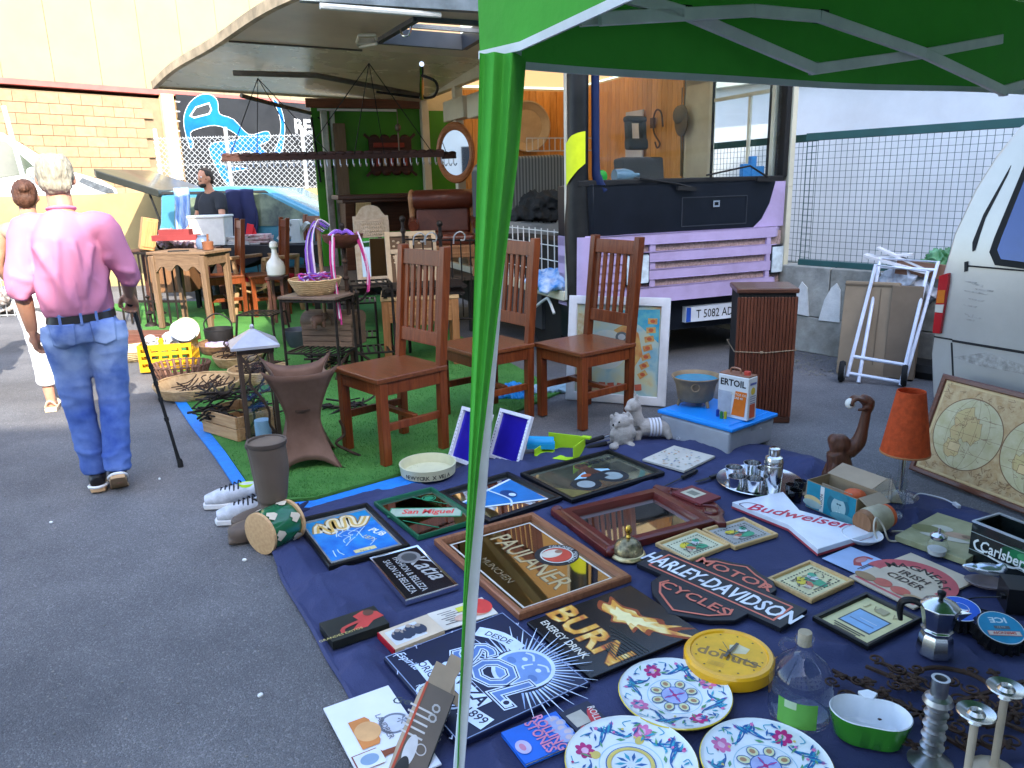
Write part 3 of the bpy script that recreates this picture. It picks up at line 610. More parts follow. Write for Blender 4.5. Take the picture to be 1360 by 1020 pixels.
# bars, lamps and cables under the ceiling
M_bar=mat('dark_bar',(.15,.12,.09),.45,.5,var=.3)
def apix(x,y,z): return G(x,y,z)
def rod(name,pts,r,m,par=aw,n=8,sm=0): b=B(); b.tube(pts,r,n,sm=sm); return obj(name,b,m,par)
rod('support_arm',[G(310,97,2.43),G(420,100,2.40),G(560,127,2.30)],.024,M_bar)
rod('support_arm',[G(320,127,2.36),G(370,140,2.30),G(432,155,2.22)],.022,M_bar)
rod('ceiling_seam',[awp(.40,.02,-.006),awp(.40,.25,-.006),awp(.40,.5,-.006)],.008,M_bar)
rod('lamp_tube',[G(425,8,2.55),G(530,16,2.55),G(585,20,2.55)],.02,mat('tube_white',(.7,.68,.62),.3))
rod('cable',[G(560,100,2.36),G(578,108,2.3),G(580,122,2.26),G(566,130,2.26),G(500,122,2.3)],.012,M_rub,sm=5)
rod('strut',[G(560,85,2.42),G(560,130,2.25)],.022,M_chrome)
b=B(); b.tube([G(474,56,2.53),G(477,47,2.53),G(498,46,2.53),G(500,52,2.53)],.012,6); b.tube([G(474,58,2.52),G(478,62,2.5),G(500,58,2.5)],.012,6); b.span(G(478,56,2.53),G(498,55,2.53),.08,.04); obj('ceiling_lamp',b,mat('lamp_white',(.62,.56,.45),.4),aw)
rod('ceiling_hook',[G(532,40,2.55),G(535,47,2.5),G(543,46,2.5),G(546,35,2.55)],.008,M_chrome,sm=4)
# corner post of the stall and the green end wall
gw=thing('green_wall','dark green painted end wall of the stall with a wood trim on top','wall',T(-.68,VL+.02),TZ)
b=B(); b.box(.06,0,1.44,1.25,.04,1.8); obj('wall_panel',b,M_green,gw)
b=B(); b.box(.05,-.035,2.35,1.34,.05,.10); obj('top_trim',b,wood('trim_red',(.14,.05,.025),(.24,.09,.04),.4,0),gw,.005)
b=B(); b.box(-.05,-.05,2.28,.9,.02,.025); obj('strip_light',b,mat('strip_white',(.7,.7,.66),.3),gw)
b=B(); b.box(.10,-.05,1.13,.34,.02,.07); obj('wall_bracket',b,M_steel,gw)
b=B(); b.tube([(-.5,-.04,2.2),(-.33,-.05,2.05),(-.36,-.05,1.7),(-.5,-.04,1.62)],.008,6,sm=5); b.tube([(-.57,-.04,2.2),(-.53,-.04,1.5)],.012,6); obj('cable',b,M_rub,gw)
sp=thing('stall_post','tall scuffed steel corner post holding the far corner of the awning','post',T(-1.13,VL-.10),TZ)
b=B(); b.box(0,0,1.13,.07,.07,2.27); b.box(.10,.04,1.13,.05,.05,2.27); obj('shaft',b,mat('post_steel',(.40,.37,.33),.35,.6,var=.4,scale=5,dirt=.5),sp,.006)
b=B(); b.box(.16,.02,1.08,.13,.10,2.1); obj('wood_backing',b,wood('backing',(.14,.09,.05),(.2,.13,.08),.6,2),sp,.005)
# low stage the big furniture stands on
st_=thing('stage','low dark plank stage in front of the green wall','stage',T(-.72,3.0),TZ)
for i in range(8): b=B(); b.box(-.62+i*.175,0,.535,.17,2.0,.035); obj('plank',b,wood('stage_plank',(.05,.035,.025),(.08,.06,.045),.7,1),st_,.003)
for x in (-.65,.6):
    for y in (-.95,0,.95): b=B(); b.box(x,y,.26,.06,.06,.515); obj('leg',b,M_dark,st_)
# oval mirror on the truck post
om=thing('oval_mirror','oval mirror in an orange brown wooden frame hung on the cream post','mirror',hitp(605,203,T(-.07,0),UX),TZ)
om.rotation_euler=(0,0,TZ-.55)
b=B(); b.m=Matrix.Rotation(PI/2,4,'X')@Matrix.Diagonal((.20,.30,1,1)); b.lathe([(.72,.0),(.74,.02),(.85,.03),(.97,.02),(1,0),(.97,-.01),(.72,-.01)],36); obj('frame',b,wood('mirror_wood',(.30,.09,.025),(.42,.15,.05),.35,0),om)
M_mir=mat('mirror_glass',(.86,.87,.86),.02,1,var=0)
b=B(); b.m=Matrix.Rotation(PI/2,4,'X')@Matrix.Diagonal((.20,.30,1,1)); b.lathe([(0,.008),(.74,.008),(.74,.0),(0,0)],36); obj('mirror_glass',b,M_mir,om)
# cream boxes by the truck roof
for i,(x0,y0,x1,y1,lb) in enumerate([(590,126,618,163,'cream metal cupboard high on the lorry corner, left of two'),(622,120,640,158,'cream metal cupboard high on the lorry corner, right of two')]):
    p=hitp(x0,y1,T(-.02,0),UX); q=hitp(x1,y0,T(-.02,0),UX); 
    l0,l1=tl(p),tl(q); b=B(); b.box(0,0,0,.12,max(.25,abs(l1.y-l0.y)*.9),abs(l1.z-l0.z)); o=obj('wall_cupboard',b,M_cream,loc=T(.02,(l0.y+l1.y)/2,(l0.z+l1.z)/2),rz=TZ,bev=.01); tag(o,lb,'cupboard')
# carved wall shelf on the green wall (red and dark)
cs=thing('carved_rack','dark carved wooden wall rack with red panels on the green wall','rack',hitp(519,206,T(0,VL-.05),UY),TZ)
M_carv=wood('carved_dark',(.035,.014,.010),(.07,.025,.016),.5,0); M_red=mat('red_panel',(.24,.035,.02),.5,var=.3)
b=B(); b.box(0,0,0,.50,.03,.36)
for i in range(4):
    for s in (1,-1): b.ell(-.18+i*.12,0,s*.18,.06,.018,.05,12,6)
for sx in (-1,1):
    for s in (1,-1): b.box(sx*.26,0,s*.2,.1,.02,.03,ry=-.7*s*sx)
obj('carved_board',b,M_carv,cs)
for i in range(5): b=B(); b.box(-.16+i*.08,-.025,-.055,.045,.03,.14); obj('panel',b,M_red if i%2==0 else mat('tan_panel',(.28,.17,.08),.5),cs,.004)
b=B(); b.box(-.02,-.025,.11,.36,.03,.05); obj('panel',b,M_red,cs,.004)
# hook rail on cords across the stall
hr=thing('hook_rail','long dark carved hook rail hung on thin cords across the stall','rail',(0,0,0))
h0=G(295,211,1.72); h1=hitp(590,205,T(-.25,0),UX)
b=B(); b.span(h0,h1,.02,.05); 
for i in range(24): p=h0.lerp(h1,i/24+.02); b.ell(p.x,p.y,p.z+.03,.05,.012,.022,8,5)
obj('carved_bar',b,M_carv,hr)
for i in range(34):
    p=h0.lerp(h1,(i+.5)/34); b=B() if i==0 else None
    if b: b.tube([(0,0,.0),(0,0,-.05),(.012,-.02,-.075),(.02,-.035,-.05)],.005,5,sm=2); hk=mesh('hook',b,M_steel)
    obj('hook',hk,None,hr,loc=p-Vector((0,0,.02)))
top=awp(.80,.30,-.01); top2=G(490,84,2.5)
b=B()
for t,f in ((top,.0),(top,.33),(top,.45),(top,.12)): b.span(t,h0.lerp(h1,f+.03),.006,.006)
for f in (.35,.58,.72,.95): b.span(top2,h0.lerp(h1,f),.006,.006)
obj('cord',b,M_rub,hr)
b=B(); p=G(527,145,2.28); b.tube([p,p-Vector((0,0,.18))],.006,5); b.ell(p.x,p.y,p.z-.2,.035,.035,.045); b.tube([p-Vector((0,0,.25)),p-Vector((0,0,.5))],.01,6); o=obj('hanging_lamp',b,M_bar); tag(o,'small dark pendant hanging before the green wall','pendant')
# ================================================================ FURNITURE
M_ch=wood('chair_wood',(.10,.021,.006),(.19,.047,.013),.3,2,rnd=.2,coat=.06,sc=4); M_cseat=wood('chair_seat',(.10,.025,.008),(.18,.053,.016),.3,0,rnd=.15,coat=.2,sc=4)
def make_chair(label,group):
    t=thing('wooden_chair',label,'chair',(0,0,0),0,group); w,d=.43,.43
    # x across, front at -y
    b=B(); b.box(0,-.005,.458,w+.01,d+.02,.028); obj('seat',b,M_cseat,t,.006)
    for s in (-1,1):
        b=B(); b.box(s*(w/2-.024),-d/2+.024,.222,.048,.048,.444); obj('leg',b,M_ch,t,.004)
        b=B(); x=s*(w/2-.022); P=[(d/2-.03,0),(d/2-.022,.46),(d/2+.045,1.10)]; 
        vs=[]
        for y,z in P:
            for dx,dy in ((-.022,-.024),(.022,-.024),(.022,.024),(-.022,.024)): vs.append((x+dx,y+dy,z))
        fs=[(3,2,1,0),(8,9,10,11)]
        for i in range(2):
            for j in range(4): fs.append((i*4+j,i*4+(j+1)%4,i*4+4+(j+1)%4,i*4+4+j))
        b.add(vs,fs); obj('leg',b,M_ch,t,.004)
        b=B(); b.box(s*(w/2-.026),0,.20,.024,d-.08,.04); obj('side_stretcher',b,M_ch,t,.003)
        b=B(); b.box(s*(w/2-.018),0,.41,.024,d-.08,.07); obj('apron',b,M_ch,t,.003)
    b=B(); b.box(0,.02,.215,w-.08,.035,.026); obj('cross_stretcher',b,M_ch,t,.003)
    for y in (-d/2+.018,d/2-.03): b=B(); b.box(0,y,.41,w-.09,.024,.07); obj('apron',b,M_ch,t,.003)
    yb=lambda z:(d/2-.022)+(z-.46)*.067/.64
    an=-math.atan(.067/.64)
    b=B(); b.box(0,yb(1.035),1.035,w-.085,.028,.085,rx=an); obj('top_rail',b,M_ch,t,.004)
    b=B(); b.box(0,yb(.605),.605,w-.085,.028,.075,rx=an); obj('lower_rail',b,M_ch,t,.004)
    b=B(); b.box(0,0,0,.030,.014,.37,rx=an); sm=mesh('slat',b,M_ch)
    for i in range(6): x=-.145+i*.058; obj('slat',sm,None,t,.002,loc=(x,yb(.82),.82),seg=1)
    return t
GC='slat backed wooden chairs'
ch1=make_chair('nearest slat backed brown wooden chair, left of the green tent post',GC)
def place(t,x,y,rz): t.location=(x,y,.018 if x<0 else .006); t.rotation_euler=(0,0,rz)
place(ch1,-.655,4.07,R(-48))
dup(ch1,(-.16,4.66,.012),R(-54),'slat backed wooden chair half hidden behind the green tent post',GC)
dup(ch1,(.455,4.62,.006),R(-54),'slat backed wooden chair in front of the white framed painting',GC)
for x,y,dx,rz,lb in [(302,420,0,-62,'far slat backed chair directly behind the plank console table'),(360,418,0,-64,'far slat backed chair behind the armchair with a red seat'),(415,404,0,-24,'far slat backed chair facing out beside the steel corner post')]:
    g=G(x,y); dup(ch1,(g.x,g.y,.018),R(rz),lb,GC)
# ---- plank console table
M_old=wood('old_wood',(.115,.068,.038),(.20,.125,.072),.6,0,rnd=.1); M_oldv=wood('old_wood_v',(.115,.068,.038),(.20,.125,.072),.6,2,rnd=.1)
t=thing('console_table','rustic pale wood console table with a scalloped apron and tall tapering legs','table',(G(242,437)+G(305,440)+G(227,430)+G(284,432))/4+Vector((0,0,.018)),R(-14))
tw,td,th=.66,.46,.80
for i in range(3): b=B(); b.box(0,-td/2+.08+i*.155,th,tw+.05,.152,.028); obj('top_plank',b,M_old,t,.004)
for sx in (-1,1):
    for sy in (-1,1): b=B(); b.box(sx*(tw/2-.03),sy*(td/2-.03),th/2-.01,.048,.048,th-.03,tap=1.35); obj('leg',b,M_oldv,t,.006)
for sy in (-1,1):
    b=B(); pr=[(-tw/2+.05,.0),(-tw/2+.05,-.2)]+[(-tw/2+.05+(tw-.1)*i/24,-.13-.03*math.cos(i/24*2*PI*3)-.03*abs(i/12-1)) for i in range(25)]+[(tw/2-.05,-.2),(tw/2-.05,0)]
    b.m=Matrix.Translation((0,sy*(td/2-.02),th-.015))@Matrix.Rotation(PI/2,4,'X'); b.prism(pr,-.01,.01); obj('apron',b,M_old,t)
for sx in (-1,1): b=B(); b.box(sx*(tw/2-.02),0,th-.07,.02,td-.1,.12); obj('apron',b,M_old,t)
ct=t.location
b=B(); b.lathe([(0,0),(.06,0),(.075,.03),(.07,.09),(.045,.12),(.05,.14),(.042,.14)],18); o=obj('blue_pot',b,mat('pot_blue',(.10,.14,.22),.35),loc=(ct.x+.12,ct.y+.1,.84)); tag(o,'small grey blue pot on the console table','pot')
b=B(); b.lathe([(0,0),(.055,0),(.058,.08),(.05,.085)],18); b.tube([(0,0,.05),(.01,0,.16)],.012,6); o=obj('brown_pot',b,mat('pot_brown',(.17,.065,.03),.5),loc=(ct.x+.24,ct.y-.08,.84)); tag(o,'small brown wooden mortar on the console table','pot')
b=B(); b.box(0,0,.005,.2,.1,.01,rz=.3); o=obj('flat_slate',b,M_dark,loc=(ct.x-.06,ct.y-.12,.832)); tag(o,'flat dark slate lying on the console table','slate')
# ---- armchair with red seat
t=thing('red_seat_armchair','low pale wooden armchair with a bright red padded seat','armchair',G(352,420)+Vector((0,.2,.018)),R(-28))
M_tan=wood('tan_wood',(.27,.155,.075),(.38,.24,.12),.5,2)
b=B(); b.box(0,0,.41,.5,.46,.07); obj('seat_pad',b,M_cloth('red_pad',(.48,.015,.03)),t,.02,seg=3); b=B(); b.box(0,0,.36,.54,.5,.05); obj('seat_frame',b,M_tan,t,.008)
for sx in (-1,1):
    b=B(); b.tube([(sx*.27,-.28,0),(sx*.27,-.24,.18),(sx*.27,-.20,.36),(sx*.27,-.22,.64)],.028,8,sm=3); obj('leg',b,M_tan,t)
    b=B(); b.tube([(sx*.27,.28,0),(sx*.27,.24,.18),(sx*.27,.22,.36),(sx*.27,.26,.66)],.028,8,sm=3); obj('leg',b,M_tan,t)
    b=B(); b.box(sx*.27,0,.655,.06,.56,.04); obj('armrest',b,M_tan,t,.01)
b=B(); b.box(0,.25,.64,.5,.03,.07); obj('back_rail',b,M_tan,t,.008)
b=B(); b.tube([(-.25,-.25,.34),(0,-.26,.27),(.25,-.25,.34)],.014,6,sm=4); obj('front_brace',b,M_tan,t)
# ---- ceramic bottle on a dark pedestal
q=G(374,432); sd=thing('pedestal','small dark pedestal carrying the white ceramic bottle','pedestal',q+Vector((0,0,.018)))
b=B(); b.box(0,0,.50,.20,.2,.03); obj('top',b,M_carv,sd,.004)
for sx in (-1,1):
    for sy in (-1,1): b=B(); b.box(sx*.07,sy*.07,.245,.03,.03,.49); obj('leg',b,M_carv,sd)
b=B(); b.lathe([(0,0),(.075,0),(.095,.02),(.10,.10),(.085,.15),(.04,.20),(.028,.25),(.028,.29),(.045,.31),(.042,.35),(.02,.37),(0,.37)],24); o=obj('ceramic_bottle',b,mat('ceramic_white',(.68,.66,.60),.2,var=.05,coat=.4),loc=q+Vector((0,0,.535))); tag(o,'white ceramic bottle with a knobbed stopper on the dark pedestal','bottle')
# ---- far goods table with dark cloth, bin, books and papers
g=(YP(300,350,9.7)); t=thing('goods_table','long table under a black sagging cloth at the back of the stall','table',(YP(360,380,9.8).x,9.8,.0),R(-6))
b=B()
def cl(u,v):
    x=-.95+1.9*u; s=abs(v-.5)*2
    if s<.6: return (x,(v-.5)*1.1,.78)
    k=(s-.6)/.4; return (x,(.33+.03*k)*(1 if v>.5 else -1),.78-.34*k*(.65+.35*math.sin(u*7)))
b.grid(cl,26,20); obj('cloth_cover',b,mat('cover_black',(.02,.02,.022),.7),t)
b=B(); b.box(0,0,.755,1.85,.6,.03); obj('table_top',b,M_tan,t)
for sx in (-1,1):
    for sy in (-1,1): b=B(); b.box(sx*.85,sy*.25,.37,.05,.05,.74); obj('leg',b,M_dark,t)
gt=t.location
def on(x,y,z=.785): q=YP(x,y,9.75); return (q.x,9.75,z)
b=B(); b.box(0,0,.17,.40,.30,.34,tap=1.1); b.box(0,0,.35,.46,.36,.03); o=obj('white_bin',b,mat('bin_white',(.66,.67,.64),.4),loc=on(285,335),bev=.01); tag(o,'white plastic tub on the left of the black covered table','tub')
rn=random.Random(4)
for i,(x,y,w,d,h,c,lb) in enumerate([(322,335,.30,.2,.10,(.30,.34,.38),'pile of grey magazines in the middle of the black covered table'),(345,330,.3,.2,.12,(.45,.16,.18),'pile of red spined books on the black covered table'),(335,345,.28,.2,.03,(.7,.7,.7),'open white papers on the black covered table'),(397,342,.22,.18,.03,(.62,.62,.6),'white sheets at the right end of the black covered table')]):
    b=B(); n=max(1,int(h/.02))
    for k in range(n): b.box(rn.uniform(-.02,.02),rn.uniform(-.02,.02),.01+k*.02,w,d,.018,rz=rn.uniform(-.15,.15))
    o=obj('paper_pile',b,mat('pile_%d'%i,c,.6,col2=(.6,.58,.55),scale=20),loc=on(x,y)); tag(o,lb,'papers')
b=B(); b.box(0,0,.12,.08,.02,.22,ry=.25); b.box(.05,.02,.10,.06,.02,.16,ry=-.2); o=obj('red_card',b,mat('card_red',(.60,.02,.03),.5),loc=on(334,335,.80)); tag(o,'bright red card standing on the black covered table','card')
b=B()
for i in range(3): b.box(i*.09,.02*i,.10,.045,.15,.26,ry=.75)
o=obj('white_cartons',b,mat('carton_white',(.62,.63,.62),.5),loc=on(383,340,.83)); tag(o,'slanting white cartons on the right of the black covered table','cartons')
b=B(); b.box(0,0,.14,.12,.15,.28); o=obj('white_file',b,mat('carton_white',(.62,.63,.62),.5),loc=on(397,336,.79),bev=.004); tag(o,'upright white file box beside the slanting white cartons','box')
# ---- wooden boxes and an iron rack at the left
t=thing('iron_bed_end','dark wrought iron bed end leaning behind the man with the cane','bed end',G(205,432)+Vector((0,0,.018)),R(-10))
M_iron=mat('iron',(.028,.022,.019),.55,.6,var=.4,scale=14,bump=.2,bscale=60,dirt=.5); M_rust=mat('rusty_iron',(.055,.032,.022),.75,.3,var=.5,scale=18,bump=.3,bscale=60)
for z in (.25,.78): b=B(); b.span((-.38,0,z),(.42,0,z),.025,.025); obj('rail',b,M_iron,t)
for i in range(9): b=B(); b.tube([(-.36+i*.095,0,.0),(-.36+i*.095,0,.8)],.011,6); obj('bar',b,M_iron,t)
for x in (.05,.2): b=B(); b.lathe([(.0,0),(.07,0),(.06,.02),(.02,.04),(.015,.12),(.05,.14),(.012,.17),(.012,.3),(.03,.32),(0,.34)],12,off=(x,-.12,0)); obj('iron_foot',b,M_iron,t)
ib=t.location
t=thing('sideboard','dark brown wooden table behind the iron bed end','sideboard',(ib.x+.0,ib.y+.75,.018),0)
b=B(); b.box(0,0,.75,1.0,.55,.035); obj('top',b,M_carv,t); b=B(); b.box(0,0,.5,.5,.45,.45); obj('cabinet',b,wood('cab_brown',(.12,.055,.025),(.2,.1,.045),.5,2),t,.01)
for sx in (-1,1):
    for sy in (-1,1): b=B(); b.box(sx*.45,sy*.22,.365,.06,.06,.73); obj('leg',b,M_carv,t)
b=B(); b.box(0,0,.18,.16,.30,.36); b.box(0,-.155,.18,.12,.01,.30); o=obj('wooden_box',b,wood('box_orange',(.36,.17,.06),(.5,.26,.1),.5,2),loc=(ib.x-.22,ib.y+.55,.80),bev=.006); o.rotation_euler=(0,.22,.5); tag(o,'orange wooden box tilted up on the back table by the open tailgate','box')
heap('wares_heap','mixed pots and cloths heaped on the back table','wares',(ib.x+.15,ib.y+.7,.79),.34,.2,.26,mat('wares',(.16,.10,.08),.6,col2=(.42,.30,.34),scale=9),9)
b=B(); b.box(0,0,.1,.34,.12,.06); b.box(.0,0,.04,.5,.14,.06); o=obj('red_box',b,mat('box_red',(.20,.03,.03),.5),loc=(ib.x+.25,ib.y+.3,.9)); tag(o,'dark red box above the iron bed end','box')
# ---- ironware tables
def rack(name,label,cat,px,w,d,h,rz,shelves=(1,),r=.011,slats=9,legx=0,gr=None,top=None):
    g=G(*px); t=thing(name,label,cat,(g.x,g.y,.018),rz,gr)
    for sx in (-1,1):
        for sy in (-1,1):
            b=B(); b.tube([(sx*(w/2+legx),sy*(d/2+legx),0),(sx*w/2,sy*d/2,h)],r,7); obj('leg',b,M_iron,t)
    for s in shelves:
        z=h*s; b=B()
        for y in (-d/2,d/2): b.span((-w/2,y,z),(w/2,y,z),.014,.014)
        for x in (-w/2,w/2): b.span((x,-d/2,z),(x,d/2,z),.014,.014)
        o=obj('shelf_frame',b,M_iron,t)
        for i in range(slats): b=B(); x=-w/2+w*(i+1)/(slats+1); b.span((x,-d/2,z+.004),(x,d/2,z+.004),.016,.006,(0,0,1)); obj('slat',b,M_iron,t)
    if top: b=B(); b.box(0,0,h+.012,w+.03,d+.03,.02); obj('top_board',b,top,t,.004)
    return t
M_tile=mat('dull_top',(.16,.105,.075),.5,var=.3,scale=8)
rk=rack('iron_side_table','tall iron side table with a slatted shelf under the ribbon basket','side table',(434,505),.44,.36,.63,R(-16),(.36,.98),top=M_tile)
rack('iron_stool','small black iron stool with a slatted top on the mat','stool',(352,460),.34,.28,.30,R(-10),(1,),slats=7,legx=.03)
rack('iron_bench','low black iron slatted stand beside the iron side table','stand',(480,478),.3,.3,.5,R(10),(.98,.4),slats=6)
rack('iron_plant_stand','tall thin iron plant stand in front of the small drawer table','stand',(500,495),.30,.30,.70,R(14),(1,.25),slats=5)
q=rk.location
# basket of ribbons on it
M_wick=mat('wicker',(.42,.26,.12),.75,var=.3,scale=30,bump=.6,bscale=110,col2=(.56,.38,.20)); M_wickd=mat('wicker_dark',(.17,.09,.045),.75,var=.35,scale=30,bump=.6,bscale=110)
def basket(name,label,loc,r,h,m,fl=.72,n=9,grp=None,par=None,sy=1):
    b=B(); 
    for i in range(n):
        t=i/(n-1); rr=r*(fl+(1-fl)*t**.8); z=h*t
        b.tube([(rr*math.cos(a*PI/18),rr*sy*math.sin(a*PI/18),z+.006+.002*math.sin(a*2.1+i)) for a in range(36)],h/n*.62,6,closed=True)
    b.lathe([(0,.004),(r*fl,.004),(r*fl,.012),(0,.012)],30,1,sy)
    b.lathe([(r*fl,.004),(r*.99,h),(r*.97,h),(r*fl*.97,.01)],30,1,sy)
    o=obj(name,b,m,par,loc=loc); return tag(o,label,'basket',grp)
basket('wicker_basket','round pale wicker basket of pink and purple ribbons on the iron side table',(q.x-.02,q.y,.675),.19,.10,M_wick,.7,8)
def ribbons(b,cx,cy,cz,r,n,rn,h=.05,w=.010):
    for i in range(n):
        a=rn.uniform(0,6.28); p=[Vector((cx+r*rn.uniform(-.8,.8),cy+r*rn.uniform(-.8,.8),cz+rn.uniform(0,h))) for _ in range(4)]
        b.k=rn.randrange(4); P=cr(p,4); 
        for j in range(len(P)-1): b.span(P[j],P[j+1],w,.003)
MR=[mat('rib_pink',(.62,.06,.22),.6),mat('rib_purple',(.22,.09,.45),.6),mat('rib_white',(.66,.56,.62),.6),mat('rib_magenta',(.5,.03,.20),.6)]
b=B(); ribbons(b,0,0,.02,.15,60,random.Random(8),.07); o=obj('ribbons',b,MR,loc=(q.x-.02,q.y,.735)); tag(o,'tangle of pink and purple ribbons in the wicker basket','ribbons',kind='stuff')
# chest and elephant on the lower shelf
t=thing('wicker_chest','dark plank chest with a curved lid on the iron table shelf','chest',(q.x+.04,q.y+.22,.235),R(-12))
b=B(); b.box(0,0,.10,.42,.26,.2); obj('body',b,wood('chest_wood',(.10,.06,.04),(.19,.12,.08),.7,0),t,.006)
for i in range(4): b=B(); b.box(0,-.135,.03+i*.045,.41,.012,.038); obj('slat',b,wood('chest_wood',(.10,.06,.04),(.19,.12,.08),.7,0),t)
b=B(); b.m=Matrix.Rotation(PI/2,4,'Y'); b.lathe([(0,-.215),(.14,-.215),(.14,.215),(0,.215)],20,.55,1); obj('lid',b,wood('chest_wood2',(.13,.08,.05),(.22,.14,.09),.7,0),t,loc=(0,0,.2))
b=B(); b.ell(0,0,.06,.06,.035,.042); b.ell(.06,0,.08,.028,.028,.03); b.tube([(.08,0,.08),(.10,0,.05),(.10,0,.01)],[.014,.01,.006],8)
for sx in (-1,1):
    for sy in (-1,1): b.tube([(sx*.035,sy*.02,.05),(sx*.035,sy*.02,0)],.014,8)
    b.ell(.05,sx*.03,.085,.02,.006,.026)
o=bake('carved_elephant',b,wood('elephant_wood',(.10,.05,.035),(.17,.09,.06),.5,0),.006,3,loc=(q.x-.02,q.y-.02,.415)); o.rotation_euler.z=.6; tag(o,'small carved brown elephant standing over the plank chest','figurine')
# ---- ribbon stand: iron coat stand with bowl on top and ribbons hanging
g=G(470,500); t=thing('ribbon_stand','brown iron stand with a wooden bowl on top, hung with pink ribbons','stand',(g.x,g.y,.018))
b=B(); b.tube([(0,0,0),(0,0,1.02)],.016,8); 
for a in range(3): an=a*2.1; b.tube([(0,0,.2),(.12*math.cos(an),.12*math.sin(an),.12),(.2*math.cos(an),.2*math.sin(an),0)],.012,6,sm=4)
for z in (.3,.45,.6,.75,.88): b.ell(0,0,z,.026,.026,.02,10,6)
obj('pole',b,M_rust,t)
b=B(); b.lathe([(0,.98),(.07,.98),(.14,1.03),(.155,1.08),(.145,1.08),(.06,1.0),(0,1.0)],22); obj('bowl',b,wood('bowl_wood',(.10,.03,.022),(.16,.055,.035),.4,0),t)
b=B(); b.ell(0,0,1.14,.02,.02,.022); b.tube([(0,0,1.0),(0,0,1.14)],.012,8); obj('finial',b,M_iron,t)
b=B()
for a in range(4): an=a*PI/2+.6; b.tube([(0,0,.62),(.1*math.cos(an),.1*math.sin(an),.57),(.17*math.cos(an),.17*math.sin(an),.64),(.16*math.cos(an),.16*math.sin(an),.68)],.009,6,sm=4)
obj('arm',b,M_iron,t)
sb=t.location
b=B(); rn=random.Random(11)
for i in range(7): a=rn.uniform(0,6.28); b.k=[2,2,1][i%3]; b.tube([(.1*math.cos(a),.1*math.sin(a),0),(.05*math.cos(a),.05*math.sin(a),.035),(0,0,.02)],.016,6,sm=3)
o=obj('ribbon_rolls',b,MR,loc=(sb.x,sb.y,1.085)); tag(o,'rolled pale ribbons inside the bowl of the ribbon stand','ribbons')
def tassel(name,label,pts,mi,wd,par_loc):
    b=B(); rn=random.Random(len(label))
    for i in range(9):
        b.k=mi[i%len(mi)]; off=Vector((rn.uniform(-wd,wd),rn.uniform(-wd,wd),rn.uniform(-.03,.03)))
        P=cr([Vector(p)+off for p in pts],4)
        for j in range(len(P)-1): b.span(P[j],P[j+1],.013,.005)
    o=obj(name,b,MR,loc=par_loc); return tag(o,label,'ribbons')
tassel('ribbon_tassel','long pink tassel hanging down the front of the ribbon stand',[(-.05,-.13,1.06),(-.06,-.15,.85),(-.05,-.14,.62),(-.04,-.15,.45)],[0,3,2],.018,sb)
tassel('ribbon_tassel','pink and white tassel hanging on the right side of the ribbon stand',[(.13,-.06,1.07),(.17,-.08,.95),(.19,-.08,.8),(.18,-.08,.68)],[3,0,2],.012,sb)
tassel('ribbon_bunch','purple and white striped ribbons draped left of the ribbon stand',[(-.12,.05,1.12),(-.2,.03,1.16),(-.25,.0,1.0),(-.24,-.02,.72)],[1,2,1],.03,sb)
b=B(); b.tube([(-.2,.05,0),(-.19,.05,1.2)],.014,7); o=obj('wooden_peg_pole',b,M_tan,loc=(sb.x,sb.y,.018)); tag(o,'plain wooden peg pole holding the purple ribbons','pole')
# ---- small drawer table with iron tops
t=thing('drawer_table','small orange wooden table with its carved drawer pulled open','table',G(560,485)+Vector((0,.1,.018)),R(8))
M_or=wood('orange_wood',(.24,.10,.035),(.36,.17,.065),.45,0); M_orv=wood('orange_wood_v',(.22,.09,.03),(.33,.15,.06),.45,2)
tw,td=.62,.45
b=B(); b.box(0,0,.555,tw,td,.03); obj('top',b,wood('pale_top',(.42,.26,.12),(.55,.36,.18),.5,0),t,.005)
for sx in (-1,1):
    for sy in (-1,1): b=B(); b.box(sx*(tw/2-.035),sy*(td/2-.035),.27,.06,.06,.54); obj('leg',b,M_orv,t,.006)
for sy in (-1,1): b=B(); b.box(0,sy*(td/2-.02),.45,tw-.1,.02,.17); obj('apron',b,M_or,t)
for sx in (-1,1): b=B(); b.box(sx*(tw/2-.02),0,.45,.02,td-.1,.17); obj('apron',b,M_or,t)
dw=B(); dw.box(-.04,-td/2-.14,.43,.26,.02,.13); dw.box(-.16,-td/2-.05,.43,.015,.2,.11); dw.box(.08,-td/2-.05,.43,.015,.2,.11); dw.box(-.04,-td/2-.05,.38,.24,.2,.012); d_=obj('drawer',dw,M_or,t,.003)
b=B()
for i in range(3): b.ell(-.12+i*.08,-td/2-.152,.43,.025,.008,.035,10,6)
obj('carving',b,M_orv,d_)
tl_=t.location
for i in range(2):
    b=B(); z=.60+i*.05
    for k in range(7): b.box(0,-.2+k*.065,z,.66,.045,.012)
    for sx in (-1,1): b.box(sx*.3,0,z-.012,.03,.46,.012)
    o=obj('slatted_grate',b,M_iron,loc=(tl_.x+.03,tl_.y,.0),rz=R(8)+i*.1); tag(o,['lower dark slatted grate lying on the drawer table','upper dark slatted grate lying on the drawer table'][i],'grate')
